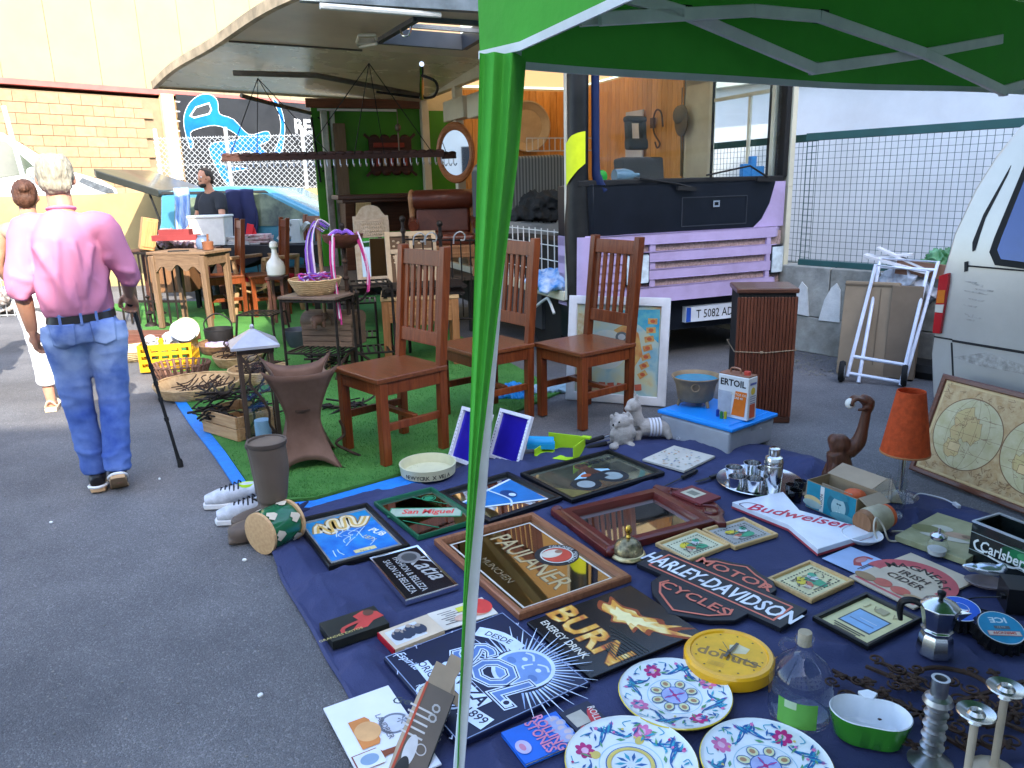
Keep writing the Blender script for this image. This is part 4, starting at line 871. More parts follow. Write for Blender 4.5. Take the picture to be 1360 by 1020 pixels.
# ---- iron bed end with ball posts
t=thing('iron_headboard','dark iron headboard with ball topped posts and scrolls behind the nearest chair','headboard',G(575,478)+Vector((0,.25,.018)),R(6))
for x,hh in ((-.22,1.15),(.09,1.10),(.42,1.04)):
    b=B(); b.tube([(x,0,0),(x,0,hh)],.014,8); b.ell(x,0,hh,.026,.026,.028); b.lathe([(.018,hh-.12),(.024,hh-.10),(.018,hh-.08)],10,off=(x,0,0)); obj('post',b,M_iron,t)
for z,x0 in ((.98,-.22),(.3,-.22)): b=B(); b.tube([(x0,0,z),(.42,0,z-.03)],.009,6); obj('rail',b,M_iron,t)
for i in range(7): b=B(); x=-.14+i*.08; b.tube([(x,0,.3),(x,0,.97)],.006,6); obj('bar',b,M_iron,t)
for x in (-.08,.02,.26): b=B(); b.tube([(x-.06,-.01,.93),(x-.05,-.01,1.0),(x,-.01,1.03),(x+.04,-.01,1.0),(x+.03,-.01,.96),(x,-.01,.96)],.007,6,sm=4); obj('scroll',b,M_steel,t)
# ---- carved panel and arched mirror on the stage
M_wash=mat('whitewashed',(.42,.30,.19),.8,var=.3,scale=16,bump=.5,bscale=45,col2=(.56,.44,.32))
sy_=hitp(497,350,T(-.0,2.05),UY); 
t=thing('arched_mirror','tall whitewashed mirror with a carved arched crest leaning at the stage','mirror',(sy_.x,sy_.y,.555),TZ-.1); t.rotation_euler=(-.10,0,TZ-.1)
b=B(); b.m=Matrix.Rotation(PI/2,4,'X'); w2=.165
arch=[(-w2,0),(w2,0),(w2,.62)]+[(w2-.03,.62),(w2-.06,.66)]+[(.10*math.cos(a*PI/8),.66+.06*math.sin(a*PI/8)) for a in range(1,8)]+[(-w2+.06,.66),(-w2+.03,.62),(-w2,.62)]
b.prism(arch,-.0,.012); obj('back_board',b,M_wash,t)
b=B(); b.m=Matrix.Rotation(PI/2,4,'X'); 
for x in (-1,1): b.box(x*(w2-.025),.29,.02,.05,.58,.03)
b.box(0,.03,.02,.23,.06,.03); b.box(0,.50,.02,.23,.16,.025)
obj('frame',b,M_wash,t,.004)
rn=random.Random(5); b=B(); b.m=Matrix.Rotation(PI/2,4,'X')
for i in range(10):
    for j in range(4): b.ell(-.09+i*.02,.45+j*.033,.034,.008,.012,.006,7,4)
o=obj('carving',b,M_wash,t); o['kind']='stuff'
b=B(); b.m=Matrix.Rotation(PI/2,4,'X'); b.box(0,.24,.014,.23,.36,.004); obj('mirror_glass',b,M_mir,t)
g=G(512,440); t=thing('arch_screen','pale carved wooden panel with an arch pattern leaning behind the iron grates','panel',(tl_.x-.09,tl_.y+.42,.56),R(12)); t.rotation_euler=(-.22,0,R(12))
b=B(); b.m=Matrix.Rotation(PI/2,4,'X'); w2=.22
b.box(0,.24,.0,.44,.52,.016); obj('back_board',b,mat('panel_dark',(.13,.075,.04),.7),t)
b=B(); b.m=Matrix.Rotation(PI/2,4,'X')
for x in (-.2,.2): b.box(x,.24,.015,.04,.52,.02)
for y in (.0,.33,.48): b.box(0,y,.015,.36,.04,.02)
b.box(0,.405,.015,.03,.11,.02)
for x in (-.12,.12): b.box(x,.16,.012,.05,.3,.015)
obj('frame',b,mat('panel_pale',(.50,.36,.22),.6,bump=.2,bscale=50),t,.003)
b=B(); b.m=Matrix.Rotation(PI/2,4,'X'); P=[(-.08,.02),(-.08,.16),(-.05,.2),(-.03,.2),(0,.27),(.03,.2),(.05,.2),(.08,.16),(.08,.02)]
b.tube([(x,y,.014) for x,y in P],.012,6)
for i in range(26): b.ell(rn.uniform(-.15,.15),rn.uniform(.22,.30),.013,.014,.010,.006,6,4)
for s in (-1,1):
    for i in range(8): b.ell(s*.09+rn.uniform(-.06,.06),.405+rn.uniform(-.03,.03),.012,.014,.010,.006,6,4)
obj('carving',b,mat('panel_pale',(.50,.36,.22),.6),t)
# ---- mantel and leather armchair
mq=hitp(512,262,T(0,3.3),UY)
t=thing('mantelpiece','large dark brown wooden mantelpiece standing before the green wall','mantelpiece',(mq.x,mq.y,.555),TZ)
M_man=wood('mantel',(.060,.022,.012),(.11,.042,.022),.35,0,coat=.2)
b=B(); b.box(.0,0,.78,1.1,.4,.05); b.box(0,.0,.74,1.0,.34,.04); obj('shelf',b,M_man,t,.01)
b=B(); b.box(0,.1,.56,.9,.1,.32); obj('frieze',b,M_man,t,.006)
for s in (-1,1):
    b=B(); b.m=Matrix.Translation((s*.42,0,0))@Matrix.Rotation(PI/2,4,'Z')@Matrix.Rotation(PI/2,4,'X'); b.prism([(-.15,.72),(.15,.72),(.15,0),(.02,0),(-.02,.3),(-.1,.5)],-.05,.05); obj('jamb',b,M_man,t,.008)
b=B(); b.box(-.28,-.12,.58,.16,.03,.3,rx=.3); obj('pale_corbel',b,wood('corbel',(.42,.27,.12),(.55,.37,.18),.5,2),t,.006)
aq=hitp(590,300,T(0,2.35),UY)
t=thing('leather_armchair','brown leather armchair with a rolled back and carved wooden frame','armchair',(aq.x,aq.y,.555),TZ-.25)
M_lea=mat('leather',(.12,.028,.014),.32,var=.3,scale=5,bump=.25,bscale=50,coat=.15); M_frm=wood('arm_frame',(.26,.11,.045),(.38,.18,.08),.4,2)
b=B(); b.m=Matrix.Rotation(PI/2,4,'Y'); b.lathe([(0,-.3),(.08,-.3),(.095,-.27),(.10,0),(.095,.27),(.08,.3),(0,.3)],22); o=obj('back_roll',b,M_lea,t,loc=(0,.16,.74)); 
b=B(); b.box(0,.19,.54,.56,.12,.30,rx=-.15); obj('backrest',b,M_lea,t,.04,seg=3)
b=B(); b.box(0,-.06,.36,.56,.5,.11); obj('seat_cushion',b,M_lea,t,.04,seg=3)
for s in (-1,1):
    b=B(); b.tube([(s*.31,.22,.82),(s*.315,.12,.76),(s*.31,.16,.6),(s*.31,.10,.42),(s*.31,-.26,.36),(s*.31,-.30,.30)],[.03,.035,.03,.03,.035,.02],10,sm=4,ry=.7); obj('side_frame',b,M_frm,t)
    for y in (-.26,.22): b=B(); b.lathe([(.025,0),(.03,.04),(.02,.08),(.035,.16),(.03,.28)],12,off=(s*.27,y,0)); obj('leg',b,M_frm,t)
    b=B(); b.tube([(s*.31,-.26,.5),(s*.31,.1,.54)],[.05,.04],12); obj('arm_pad',b,M_lea,t)
b=B(); b.box(0,-.3,.25,.54,.03,.12); b.box(0,-.315,.29,.5,.012,.02); b.box(0,-.315,.23,.5,.012,.02); obj('front_rail',b,M_frm,t,.008)
# ================================================================ BLUE CLOTH AND THE GOODS ON IT
ZC=.012
M_mirb=mat('mirror_bronze',(.50,.40,.26),.03,1,var=0); M_mirs=mat('mirror_silver',(.66,.68,.66),.03,1,var=0); M_blackf=mat('black_frame',(.008,.008,.008),.35,var=.3,scale=20); M_gloss=mat('gloss_black',(.006,.006,.008),.16,var=.2,spec=.35)
M_wf=wood('frame_brown',(.20,.075,.035),(.32,.13,.06),.3,0,coat=.3); M_wfl=wood('frame_light',(.50,.32,.13),(.62,.42,.19),.4,0)
GP='pub mirrors and pictures laid on the blue cloth'
GOLD=(.62,.42,.12); CRM=(.66,.58,.38)
# 1 blue picture with gold swirl
t,w,h,iw,ih,z=picture('framed_mirror','black framed blue picture with a swirling gold word beside the green drum','picture',[(396,688),(488,667),(545,722),(430,753)],.02,.022,M_blackf,mat('mirror_grey',(.45,.50,.52),.12,.6,var=.25,scale=5),group=GP)
a=Art(z)
a.rect(0,-.05*1,2*iw*.94,ih*1.25,mat('print_blue',(.01,.10,.42),.35,col2=(.03,.26,.62),scale=9)); a.rect(0,ih*.62,2*iw*.94,ih*.55,(.01,.20,.42))
P=[(-iw*.75,ih*.35),(-iw*.6,ih*.65),(-iw*.45,ih*.35),(-iw*.35,ih*.3),(-iw*.25,ih*.7),(-iw*.1,ih*.75),(-iw*.15,ih*.4),(iw*.05,ih*.35),(iw*.2,ih*.75),(iw*.35,ih*.7),(iw*.3,ih*.38),(iw*.5,ih*.32),(iw*.8,ih*.62)]
a.line(P,.05,(.30,.18,.04),sm=5); a.line(P,.036,(.70,.62,.42),sm=5); a.line(P,.012,(.55,.36,.10),sm=5)
a.text('PUB',iw*.62,-ih*.2,.05,(.7,.7,.6),-1.2,0,.02); a.text('1871',iw*.3,-ih*.35,.04,(.6,.5,.2),-1.2); a.rect(iw*.05,-ih*.72,.09,.03,(.6,.52,.25)); a.text('No 5',iw*.05,-ih*.78,.022,(.1,.1,.1))
rn=random.Random(2)
for i in range(14): x,y=rn.uniform(-.8,.3)*iw,rn.uniform(-.75,.1)*ih; a.line([(x,y),(x+rn.uniform(-.04,.05),y+.03),(x+rn.uniform(-.02,.06),y+.06)],.004,(.45,.6,.75),sm=3)
a.done('print',t)
# 2 San Miguel
t,w,h,iw,ih,z=picture('framed_mirror','green framed mirror with a red lettered diagonal band','mirror',[(498,666),(578,644),(634,690),(553,712)],.016,.02,mat('frame_green',(.012,.10,.05),.35),M_mirs,group=GP)
a=Art(z); GB=(.02,.22,.10); a.line([(-iw,ih*.45),(iw,-ih*.45)],.100,GB); a.line([(-iw*.97,ih*.43),(iw*.97,-ih*.43)],.084,(.36,.44,.33)); an=math.atan2(-ih*.45*2,2*iw)
a.text('San Miguel',-.0,-.018,.066,(.62,.05,.05),an,.1,.025,.82); a.line([(-iw*.9,-ih*.1),(-iw*.2,-ih*.85)],.006,GB); a.line([(iw*.2,ih*.9),(iw*.9,ih*.1)],.006,GB); a.ell(iw*.62,ih*.62,.022,.022,GB); a.ring(iw*.62,ih*.62,.028,.033,GB); a.done('print',t)
# 3 blue pennant mirror
t,w,h,iw,ih,z=picture('framed_mirror','black framed mirror with a blue pennant behind the tent post','mirror',[(672,623),(747,660),(650,690),(584,655)],.03,.022,M_blackf,M_mirs,group=GP)
a=Art(z); a.poly([(-iw*.8,ih*.95),(iw*.9,ih*.9),(iw*.2,-ih*.9),(-iw*.3,-ih*.95)],(.02,.16,.42)); a.line([(-iw*.8,ih*.95),(-iw*.3,-ih*.95)],.014,(.65,.72,.8)); a.line([(iw*.9,ih*.9),(iw*.2,-ih*.9)],.014,(.65,.72,.8)); a.ell(0,ih*.3,.05,.035,(.012,.05,.16)); a.ell(.02,ih*.34,.02,.016,(.5,.6,.7)); a.line([(-.1,0),(.05,.02),(.12,-.02)],.01,(.55,.65,.75),sm=4); a.done('print',t)
# 4 motorbike mirror
t,w,h,iw,ih,z=picture('framed_mirror','large black framed mirror printed with a blue motorbike and rider','mirror',[(694,627),(810,595),(882,627),(756,663)],.025,.022,M_blackf,mat('mirror_olive',(.36,.38,.26),.06,.85,var=.3,scale=4),group=GP)
a=Art(z); SKY=(.34,.55,.68); DK=(.02,.024,.028)
a.poly([(-iw*.55,-ih*.35),(-iw*.42,.0),(-iw*.1,ih*.25),(iw*.2,ih*.35),(iw*.45,ih*.1),(iw*.4,-ih*.3),(0,-ih*.2)],SKY)
a.ell(-iw*.38,-ih*.42,.075,.075,DK); a.ell(-iw*.38,-ih*.42,.045,.045,(.3,.34,.34)); a.ell(iw*.28,-ih*.38,.08,.08,DK); a.ell(iw*.28,-ih*.38,.05,.05,(.25,.3,.3))
a.poly([(-iw*.3,-ih*.2),(-iw*.05,ih*.05),(iw*.2,0),(iw*.25,-ih*.3),(-iw*.1,-ih*.4)],DK); a.poly([(-.02,ih*.05),(iw*.05,ih*.55),(iw*.2,ih*.5),(iw*.25,.0)],(.07,.03,.02)); a.ell(iw*.1,ih*.66,.035,.035,(.12,.05,.03)); a.ell(-iw*.12,ih*.05,.03,.02,(.3,.07,.03))
for i in range(9): a.line([(iw*(.45+.05*i),-ih*.5),(iw*(.5+.045*i),-.02),(iw*(.46+.05*i),ih*.4)],.004,DK,sm=4)
a.poly([(-iw*.98,-ih*.1),(-iw*.5,-ih*.95),(-iw*.98,-ih*.95)],(.16,.13,.04)); a.text('ROAD KING',iw*.55,ih*.6,.05,DK,0,0,.02); a.done('print',t)
# 5 Paulaner
t,w,h,iw,ih,z=picture('framed_mirror','large copper brown framed bronze mirror with a round red beer badge','mirror',[(708,679),(838,763),(690,815),(576,715)],.03,.028,M_wf,M_mirb,group=GP)
a=Art(z); a.line([(-iw*.93,-ih*.9),(iw*.93,-ih*.9),(iw*.93,ih*.9),(-iw*.93,ih*.9)],.008,(.6,.56,.48),closed=True)
a.text('PAULANER',.0,-.03,.125,(.13,.095,.05),0,0,.022,.80); a.text('PAULANER',.0,-.028,.125,(.45,.34,.17),0,0,.004,.80); a.text('MUNCHEN',0,-ih*.72,.045,(.22,.16,.08))
x,y=iw*.08,ih*.58; a.ell(x,y,.088,.088,(.02,.02,.02)); a.ring(x,y,.060,.066,(.6,.58,.5)); a.ell(x,y,.058,.058,(.55,.07,.04)); a.ell(x-.02,y-.01,.03,.045,(.62,.55,.42)); a.ell(x-.02,y+.022,.014,.016,(.3,.16,.1)); a.arc('PAULANER MUNCHEN',x,y,.067,.022,(.62,.6,.55),2.9,.185); a.done('print',t)
# red carved mirror with crest
t,w,h,iw,ih,z=picture('framed_mirror','dark red carved wooden mirror with a scalloped crest','mirror',[(872,642),(945,693),(815,722),(739,681)],.055,.035,mat('frame_red',(.105,.016,.012),.28,var=.25,scale=6,coat=.3),M_mirs,group=GP)
b=B(); cp=[(-w*.56,h/2),(-w*.60,h*.56),(-w*.5,h*.60),(-w*.42,h*.64),(-w*.36,h*.70),(-w*.2,h*.74),(0,h*.78),(w*.2,h*.74),(w*.36,h*.70),(w*.42,h*.64),(w*.5,h*.60),(w*.6,h*.56),(w*.56,h/2)]
b.prism(cp,.004,.028); obj('crest',b,mat('frame_red',(.1,.01,.01)),t,.005)
b=B(); b.prism([(-w*.56,-h/2),(w*.56,-h/2),(w*.54,-h/2-.03),(-w*.54,-h/2-.03)],.004,.036); 
for s in (-1,1): b.ell(s*w*.53,-h/2,.02,.025,.03,.025)
obj('foot_rail',b,mat('frame_red',(.1,.01,.01)),t,.004)
for s in (-1,1): b=B(); b.tube([(s*w*.1,h*.56,.03),(s*w*.25,h*.68,.03),(s*w*.38,h*.60,.03),(s*w*.3,h*.54,.03),(s*w*.22,h*.58,.03)],.007,6,sm=5); obj('carving',b,mat('frame_red',(.1,.01,.01)),t)
# booklet on the crest
ce,an,w,h=rectp([(918,645),(956,660),(932,671),(893,655)],.05); ce.z=.042; t=thing('booklet','small dark red booklet with a cream print on the mirror crest','booklet',ce,an)
b=B(); b.box(0,0,.006,w,h,.012); obj('cover',b,mat('cover_red',(.16,.03,.03),.5),t,.001); a=Art(.012); a.rect(-w*.1,0,w*.5,h*.6,(.5,.46,.33)); a.rect(-w*.1,h*.0,w*.3,h*.3,(.2,.2,.15)); a.done('print',t)
# 6 Katia
t,w,h,iw,ih,z=picture('framed_sign','small black sign with grey lettering and a silver edge','sign',[(551,722),(607,772),(540,801),(494,742)],.010,.022,M_chrome,M_gloss,zt=.018,group=GP)
a=Art(z); GR=(.36,.35,.33); a.text('Katia',-.02,ih*.25,.105,GR,.12,.35,.012,1,.4); a.text('FASHION & BELLEZA',.01,-ih*.28,.038,GR,0,0,.01,.85); a.text('SALON DE BELLEZA',.01,-ih*.72,.038,GR,0,0,.01,.85); a.ell(-iw*.62,ih*.35,.05,.045,(.20,.19,.18)); a.ell(-iw*.62,ih*.35,.034,.03,(.06,.06,.06)); a.done('print',t)
# black book with red figure
def book(name,label,cat,c,th,cm,z0=ZC,pages=1):
    ce,an,w,h=rectp(c,z0+th); ce.z=z0; t=thing(name,label,cat,ce,an)
    if pages:
        b=B(); b.box(0,0,.0015,w,h,.003); b.box(0,0,th-.0015,w,h,.003); b.box(-w/2+.0015,0,th/2,.003,h,th-.006); obj('cover',b,cm,t,.0008,seg=1)
        b=B(); b.box(0,0,th/2,w-.008,h-.008,th-.0065); obj('pages',b,mat('pages',(.62,.58,.48),.8),t)
    else: b=B(); b.box(0,0,th/2,w,h,th); obj('cover',b,cm,t,.0012,seg=1)
    return t,w,h
t,w,h=book('hardback_book','black box book with a red clad figure near the cloth edge','book',[(422,827),(496,805),(518,826),(443,853)],.03,mat('book_black',(.016,.018,.014),.35,var=.4,scale=10),pages=0)
a=Art(.030); a.poly([(-.02,-h*.3),(.02,-.0),(.01,h*.3),(.05,h*.42),(.09,h*.2),(.10,-h*.1),(.06,-h*.15),(.03,-h*.35)],(.48,.05,.04)); a.ell(.062,h*.25,.018,.02,(.12,.05,.03)); a.line([(.02,-.0),(-.04,-h*.1),(-.05,-h*.3)],.014,(.42,.05,.04),sm=3); a.text('GRANDES EXITOS',-.06,-h*.38,.018,(.5,.42,.15)); a.done('print',t)
# long record box
t,w,h=book('record_box','flat cream box with a band photo and a red end','box',[(504,840),(568,814),(590,838),(523,862)],.022,mat('box_cream',(.60,.48,.34),.5),pages=0)
a=Art(.022); a.rect(-.02,0,w*.62,h*.72,(.56,.58,.62))
for i in range(7): a.ell(-w*.28+i*w*.075,h*.08*math.sin(i*2),.018,.028,(.03,.04,.07)); a.ell(-w*.28+i*w*.075,h*.18+h*.08*math.sin(i*2),.009,.010,(.35,.28,.22))
a.done('print',t); b=B(); b.box(-w/2-.002,0,.011,.004,h,.022); obj('red_end',b,mat('end_red',(.42,.01,.02),.5),t)
t,w,h=book('poster','long cream paper poster with small print and a red face beyond the post','poster',[(566,815),(640,793),(662,814),(588,838)],.004,mat('poster_cream',(.66,.60,.50),.5),pages=0)
a=Art(.004); 
for i in range(7): a.rect(-w*.25+.01*(i%3),h*.3-i*h*.1,w*.25,.004,(.12,.10,.10))
a.ell(w*.28,0,.05,.045,(.55,.25,.16)); a.ell(w*.34,.01,.04,.05,(.62,.05,.04)); a.ell(-w*.05,-h*.2,.03,.02,(.6,.38,.28)); a.rect(w*.02,h*.2,.03,.03,(.6,.6,.05)); a.done('print',t)
# Sol board
ce,an,w,h=rectp([(670,815),(787,908),(606,987),(508,871)],.03); ce.z=ZC; t=thing('beer_board','large dark navy beer board with a white sunburst and scroll lettering','board',ce,an,GP)
b=B(); b.box(0,0,.009,w,h,.018); obj('panel',b,mat('navy_board',(.006,.010,.040),.3,var=.25,scale=4,spec=.35,bump=.03,bscale=6),t,.003)
a=Art(.018); LB=(.60,.70,.86); NV=(.006,.010,.045); MB=(.10,.19,.42)
cx,cy=w*.20,h*.05; r0=.185
sx,sy=w*.14,h*.19
for i in range(44):
    an_=-.5+i*(PI+1.0)/43; r1=.175+.05*(i%2)+.012*math.sin(i*5); c_,s_=math.cos(an_),math.sin(an_); a.line([(sx+.105*c_,sy+.105*s_),(sx+r1*c_,sy+r1*s_)],[.007,.001],LB if i%2 else (.30,.42,.66))
a.ell(sx,sy+.015,.098,.095,LB); a.ell(sx,sy+.015,.086,.083,(.16,.28,.55)); a.ell(sx-.035,sy+.045,.010,.008,LB); a.ell(sx+.035,sy+.045,.010,.008,LB); a.line([(sx-.06,sy+.065),(sx-.035,sy+.075),(sx-.01,sy+.06)],.007,LB,sm=3); a.line([(sx+.06,sy+.065),(sx+.035,sy+.075),(sx+.01,sy+.06)],.007,LB,sm=3); a.line([(sx,sy+.05),(sx-.01,sy+.02),(sx+.005,sy+.015)],.006,LB,sm=3); a.ell(sx-.055,sy+.01,.018,.012,MB);a.ell(sx+.055,sy+.01,.018,.012,MB)
# banners
a.line([(-w*.40,h*.20),(-w*.25,h*.30),(-w*.05,h*.33)],.050,LB,sm=4); a.text('DESDE',-w*.235,h*.262,.034,NV,.38,0,.012)
for cc,bb in ((LB,.075),(NV,.050),(LB,.028),(MB,.002)): a.text('SOL',w*.06,-h*.09,.165,cc,.0,.18,bb,1.1)
a.ell(w*.36,-h*.065,.016,.016,LB); a.ell(w*.36,-h*.065,.009,.009,NV)
a.line([(-w*.22,-h*.20),(w*.30,-h*.20)],.062,LB); a.text('CERVEZA',w*.03,-h*.226,.058,NV,0,0,.022); 
a.line([(-w*.30,-h*.315),(w*.10,-h*.335)],.045,LB); a.text('ORIGINAL',-w*.13,-h*.345,.036,NV,-.03,0,.012); a.ell(w*.175,-h*.335,.030,.030,LB); a.ell(w*.175,-h*.335,.022,.022,NV); a.ring(w*.175,-h*.335,.010,.015,LB)
a.line([(w*.26,-h*.32),(w*.46,-h*.27)],.052,LB); a.text('1899',w*.365,-h*.315,.042,NV,.2,0,.012)
a.ring(-w*.02,-h*.415,.026,.034,LB); a.text('MEXICO',-w*.02,-h*.46,.02,LB); a.text('Espiritu',-w*.36,-h*.40,.036,LB,.12,.35,.01,1)
a.line([(-w*.49,-h*.485),(w*.49,-h*.485),(w*.49,h*.485),(-w*.49,h*.485)],.003,(.25,.32,.5),closed=True)
for i in range(14): 
    x,y=rn.choice([(-w*.495,rn.uniform(-.48,.48)*h),(rn.uniform(-.48,.48)*w,h*.492),(rn.uniform(-.48,.48)*w,-h*.492)]); a.line([(x,y),(x+rn.uniform(0,.015),y+rn.uniform(-.01,.01)),(x+rn.uniform(-.005,.02),y+rn.uniform(-.012,.012))],.003,(.5,.55,.7))
a.done('print',t)
# Burn board
ce,an,w,h=rectp([(822,768),(926,832),(791,906),(714,833)],.03); ce.z=ZC; t=thing('energy_drink_board','glossy black drink board with a yellow flame','board',ce,an,GP)
b=B(); b.box(0,0,.007,w,h,.014); obj('panel',b,M_gloss,t,.004)
def fire_mat():
    m=bpy.data.materials.new('flame_print'); m.use_nodes=True; nt=m.node_tree; N=nt.nodes; L=nt.links; tc=N.new('ShaderNodeTexCoord'); mp=N.new('ShaderNodeMapping'); mp.inputs['Scale'].default_value=(9,22,1); mp.inputs['Rotation'].default_value=(0,0,-.6)
    n=N.new('ShaderNodeTexNoise'); n.inputs['Scale'].default_value=1; n.inputs['Detail'].default_value=4; r=N.new('ShaderNodeValToRGB'); e=r.color_ramp.elements; e[0].position=.34; e[0].color=(.50,.09,.01,1); e[1].position=.62; e[1].color=(.85,.68,.28,1); x=e.new(.48); x.color=(.75,.38,.03,1)
    L.new(tc.outputs['Object'],mp.inputs[0]); L.new(mp.outputs[0],n.inputs['Vector']); L.new(n.outputs[0],r.inputs[0]); L.new(r.outputs[0],N['Principled BSDF'].inputs['Base Color']); N['Principled BSDF'].inputs['Roughness'].default_value=.3; return m
FIRE=fire_mat(); a=Art(.014)
for k,(sc_,c) in enumerate(((1.0,(.28,.05,.008)),(.82,FIRE),(.5,(.85,.72,.35)))):
    P=[(-.11,-.035),(-.15,.0),(-.12,.015),(-.15,.05),(-.08,.045),(-.03,.07),(.01,.06),(.06,.10),(.10,.09),(.16,.155),(.14,.09),(.25,.15),(.15,.055),(.10,.03),(.11,.0),(.06,.0),(.07,-.03),(.02,-.015),(-.02,-.05),(-.05,-.025)]
    a.poly([tuple(q.xy) for q in cr([Vector((x*sc_-.005-.02*(1-sc_),y*sc_+.062,0)) for x,y in P],3,True)],c)
for q,(cc,bb) in enumerate((((.25,.08,.01),.05),(FIRE,.028))): a.text('BURN',-w*.03,-h*.31,.140,cc,0,.0,bb,.95)
a.text('ENERGY DRINK',-w*.08,-h*.42,.038,(.66,.62,.52),0,0,.016,.9)
for i in range(9): a.line([(-w*.02+.02*i,-h*.02-.012*i),(w*.2,-.0-.012*i+.004*math.sin(i)),(w*.47,h*.02-.013*i)],.003,(.028,.04,.035),sm=3)
a.done('print',t)
# Harley shield
ce,an,w,h=rectp([(885,728),(1072,806),(1024,842),(858,746)],.02); ce.z=ZC; 
u0=G(866,742,.02);u1=G(1052,823,.02); an=math.atan2(u1.y-u0.y,u1.x-u0.x); ce=(u0+u1)/2; ce.z=ZC; w=(u1-u0).length*1.03
FLATS.append((ce.copy(),an,w/2,.1)); FLATS.append((ce.copy(),an,w*.3,.27)); t=thing('motorcycle_shield','black wooden motorcycle bar and shield sign with orange outlines and white lettering','sign',ce,an)
bw_=.165; sh_t=[(-w*.27,bw_/2),(-w*.27,.125),(-w*.20,.17),(-w*.10,.185),(0,.215),(w*.10,.185),(w*.20,.17),(w*.27,.125),(w*.27,bw_/2)]
sh_b=[(w*.30,-bw_/2),(w*.29,-.15),(w*.20,-.21),(w*.08,-.25),(0,-.275),(-w*.08,-.25),(-w*.20,-.21),(-w*.29,-.15),(-w*.30,-bw_/2)]
b=B(); b.prism([(-w/2,-bw_/2),(-w/2,bw_/2)]+sh_t+[(w/2,bw_/2),(w/2,-bw_/2)]+sh_b,.0,.016); obj('board',b,mat('board_black',(.012,.013,.018),.4,var=.3,scale=8),t,.003)
a=Art(.016); ORG=(.62,.16,.10); WH=(.72,.74,.78)
def sc(P,s,dy=0): return [(x*s,y*s+dy) for x,y in P]
a.line([(-w*.43,-bw_*.36),(-w*.43,bw_*.36),(w*.43,bw_*.36)],.008,ORG); a.line([(-w*.43,-bw_*.36),(w*.43,-bw_*.36),(w*.43,bw_*.36)],.008,ORG)
a.text('HARLEY-DAVIDSON',0,-.040,.108,WH,0,.12,.022,.78*w/.72)
a.line([(-w*.20,.095),(-w*.225,.115),(-w*.17,.145),(-w*.09,.160),(0,.188),(w*.09,.160),(w*.17,.145),(w*.225,.115),(w*.20,.095)],.008,ORG); a.text('MOTOR',0,.088,.070,ORG,0,0,.012,1.25)
a.line([(-w*.22,-.10),(-w*.24,-.135),(-w*.17,-.19),(-w*.07,-.225),(0,-.248),(w*.07,-.225),(w*.17,-.19),(w*.24,-.135),(w*.22,-.10)],.008,ORG); a.text('CYCLES',0,-.155,.070,ORG,0,0,.012,1.15); a.done('print',t)
# donuts clock
ce=G(968,870,.05); ce.z=ZC; t=thing('wall_clock','round yellow plastic wall clock lying face up','clock',ce,math.atan2(G(1000,885).y-G(940,868).y,G(1000,885).x-G(940,868).x)); r=.132
b=B(); b.lathe([(0,0),(r-.006,0),(r,.006),(r,.040),(r-.006,.047),(r-.018,.048),(r-.022,.043),(0,.043)],48); obj('case',b,mat('clock_yellow',(.80,.40,.008),.3,var=.08,scale=4,coat=.3,dirt=.12),t)
a=Art(.043); a.ell(0,0,r-.024,r-.024,(.80,.43,.015),40); a.text('donuts',0,-.035,.062,(.28,.16,.04),0,0,.022,1.05); a.poly([(.0,.0),(-.01,.045),(.015,.06),(.05,.05),(.045,.02),(.02,.01)],(.66,.58,.35))
for i in range(12): an=i*PI/6; a.ell((r-.034)*math.cos(an),(r-.034)*math.sin(an),.003,.003,(.12,.07,.02),8)
for i in range(4): a.rect(-.02,-.06-i*.006,.05,.0012,(.4,.25,.05))
a.done('dial_print',t); b=B(); b.span((-.03,.0,.049),(.10,-.03,.049),.003,.0012); b.span((-.005,-.03,.050),(.012,.055,.050),.009,.0015); b.span((-.03,.04,.051),(.03,-.04,.051),.0015,.001); b.lathe([(0,.048),(.006,.048),(.006,.053),(0,.053)],12); obj('hands',b,mat('hand_grey',(.10,.09,.07),.4),t)
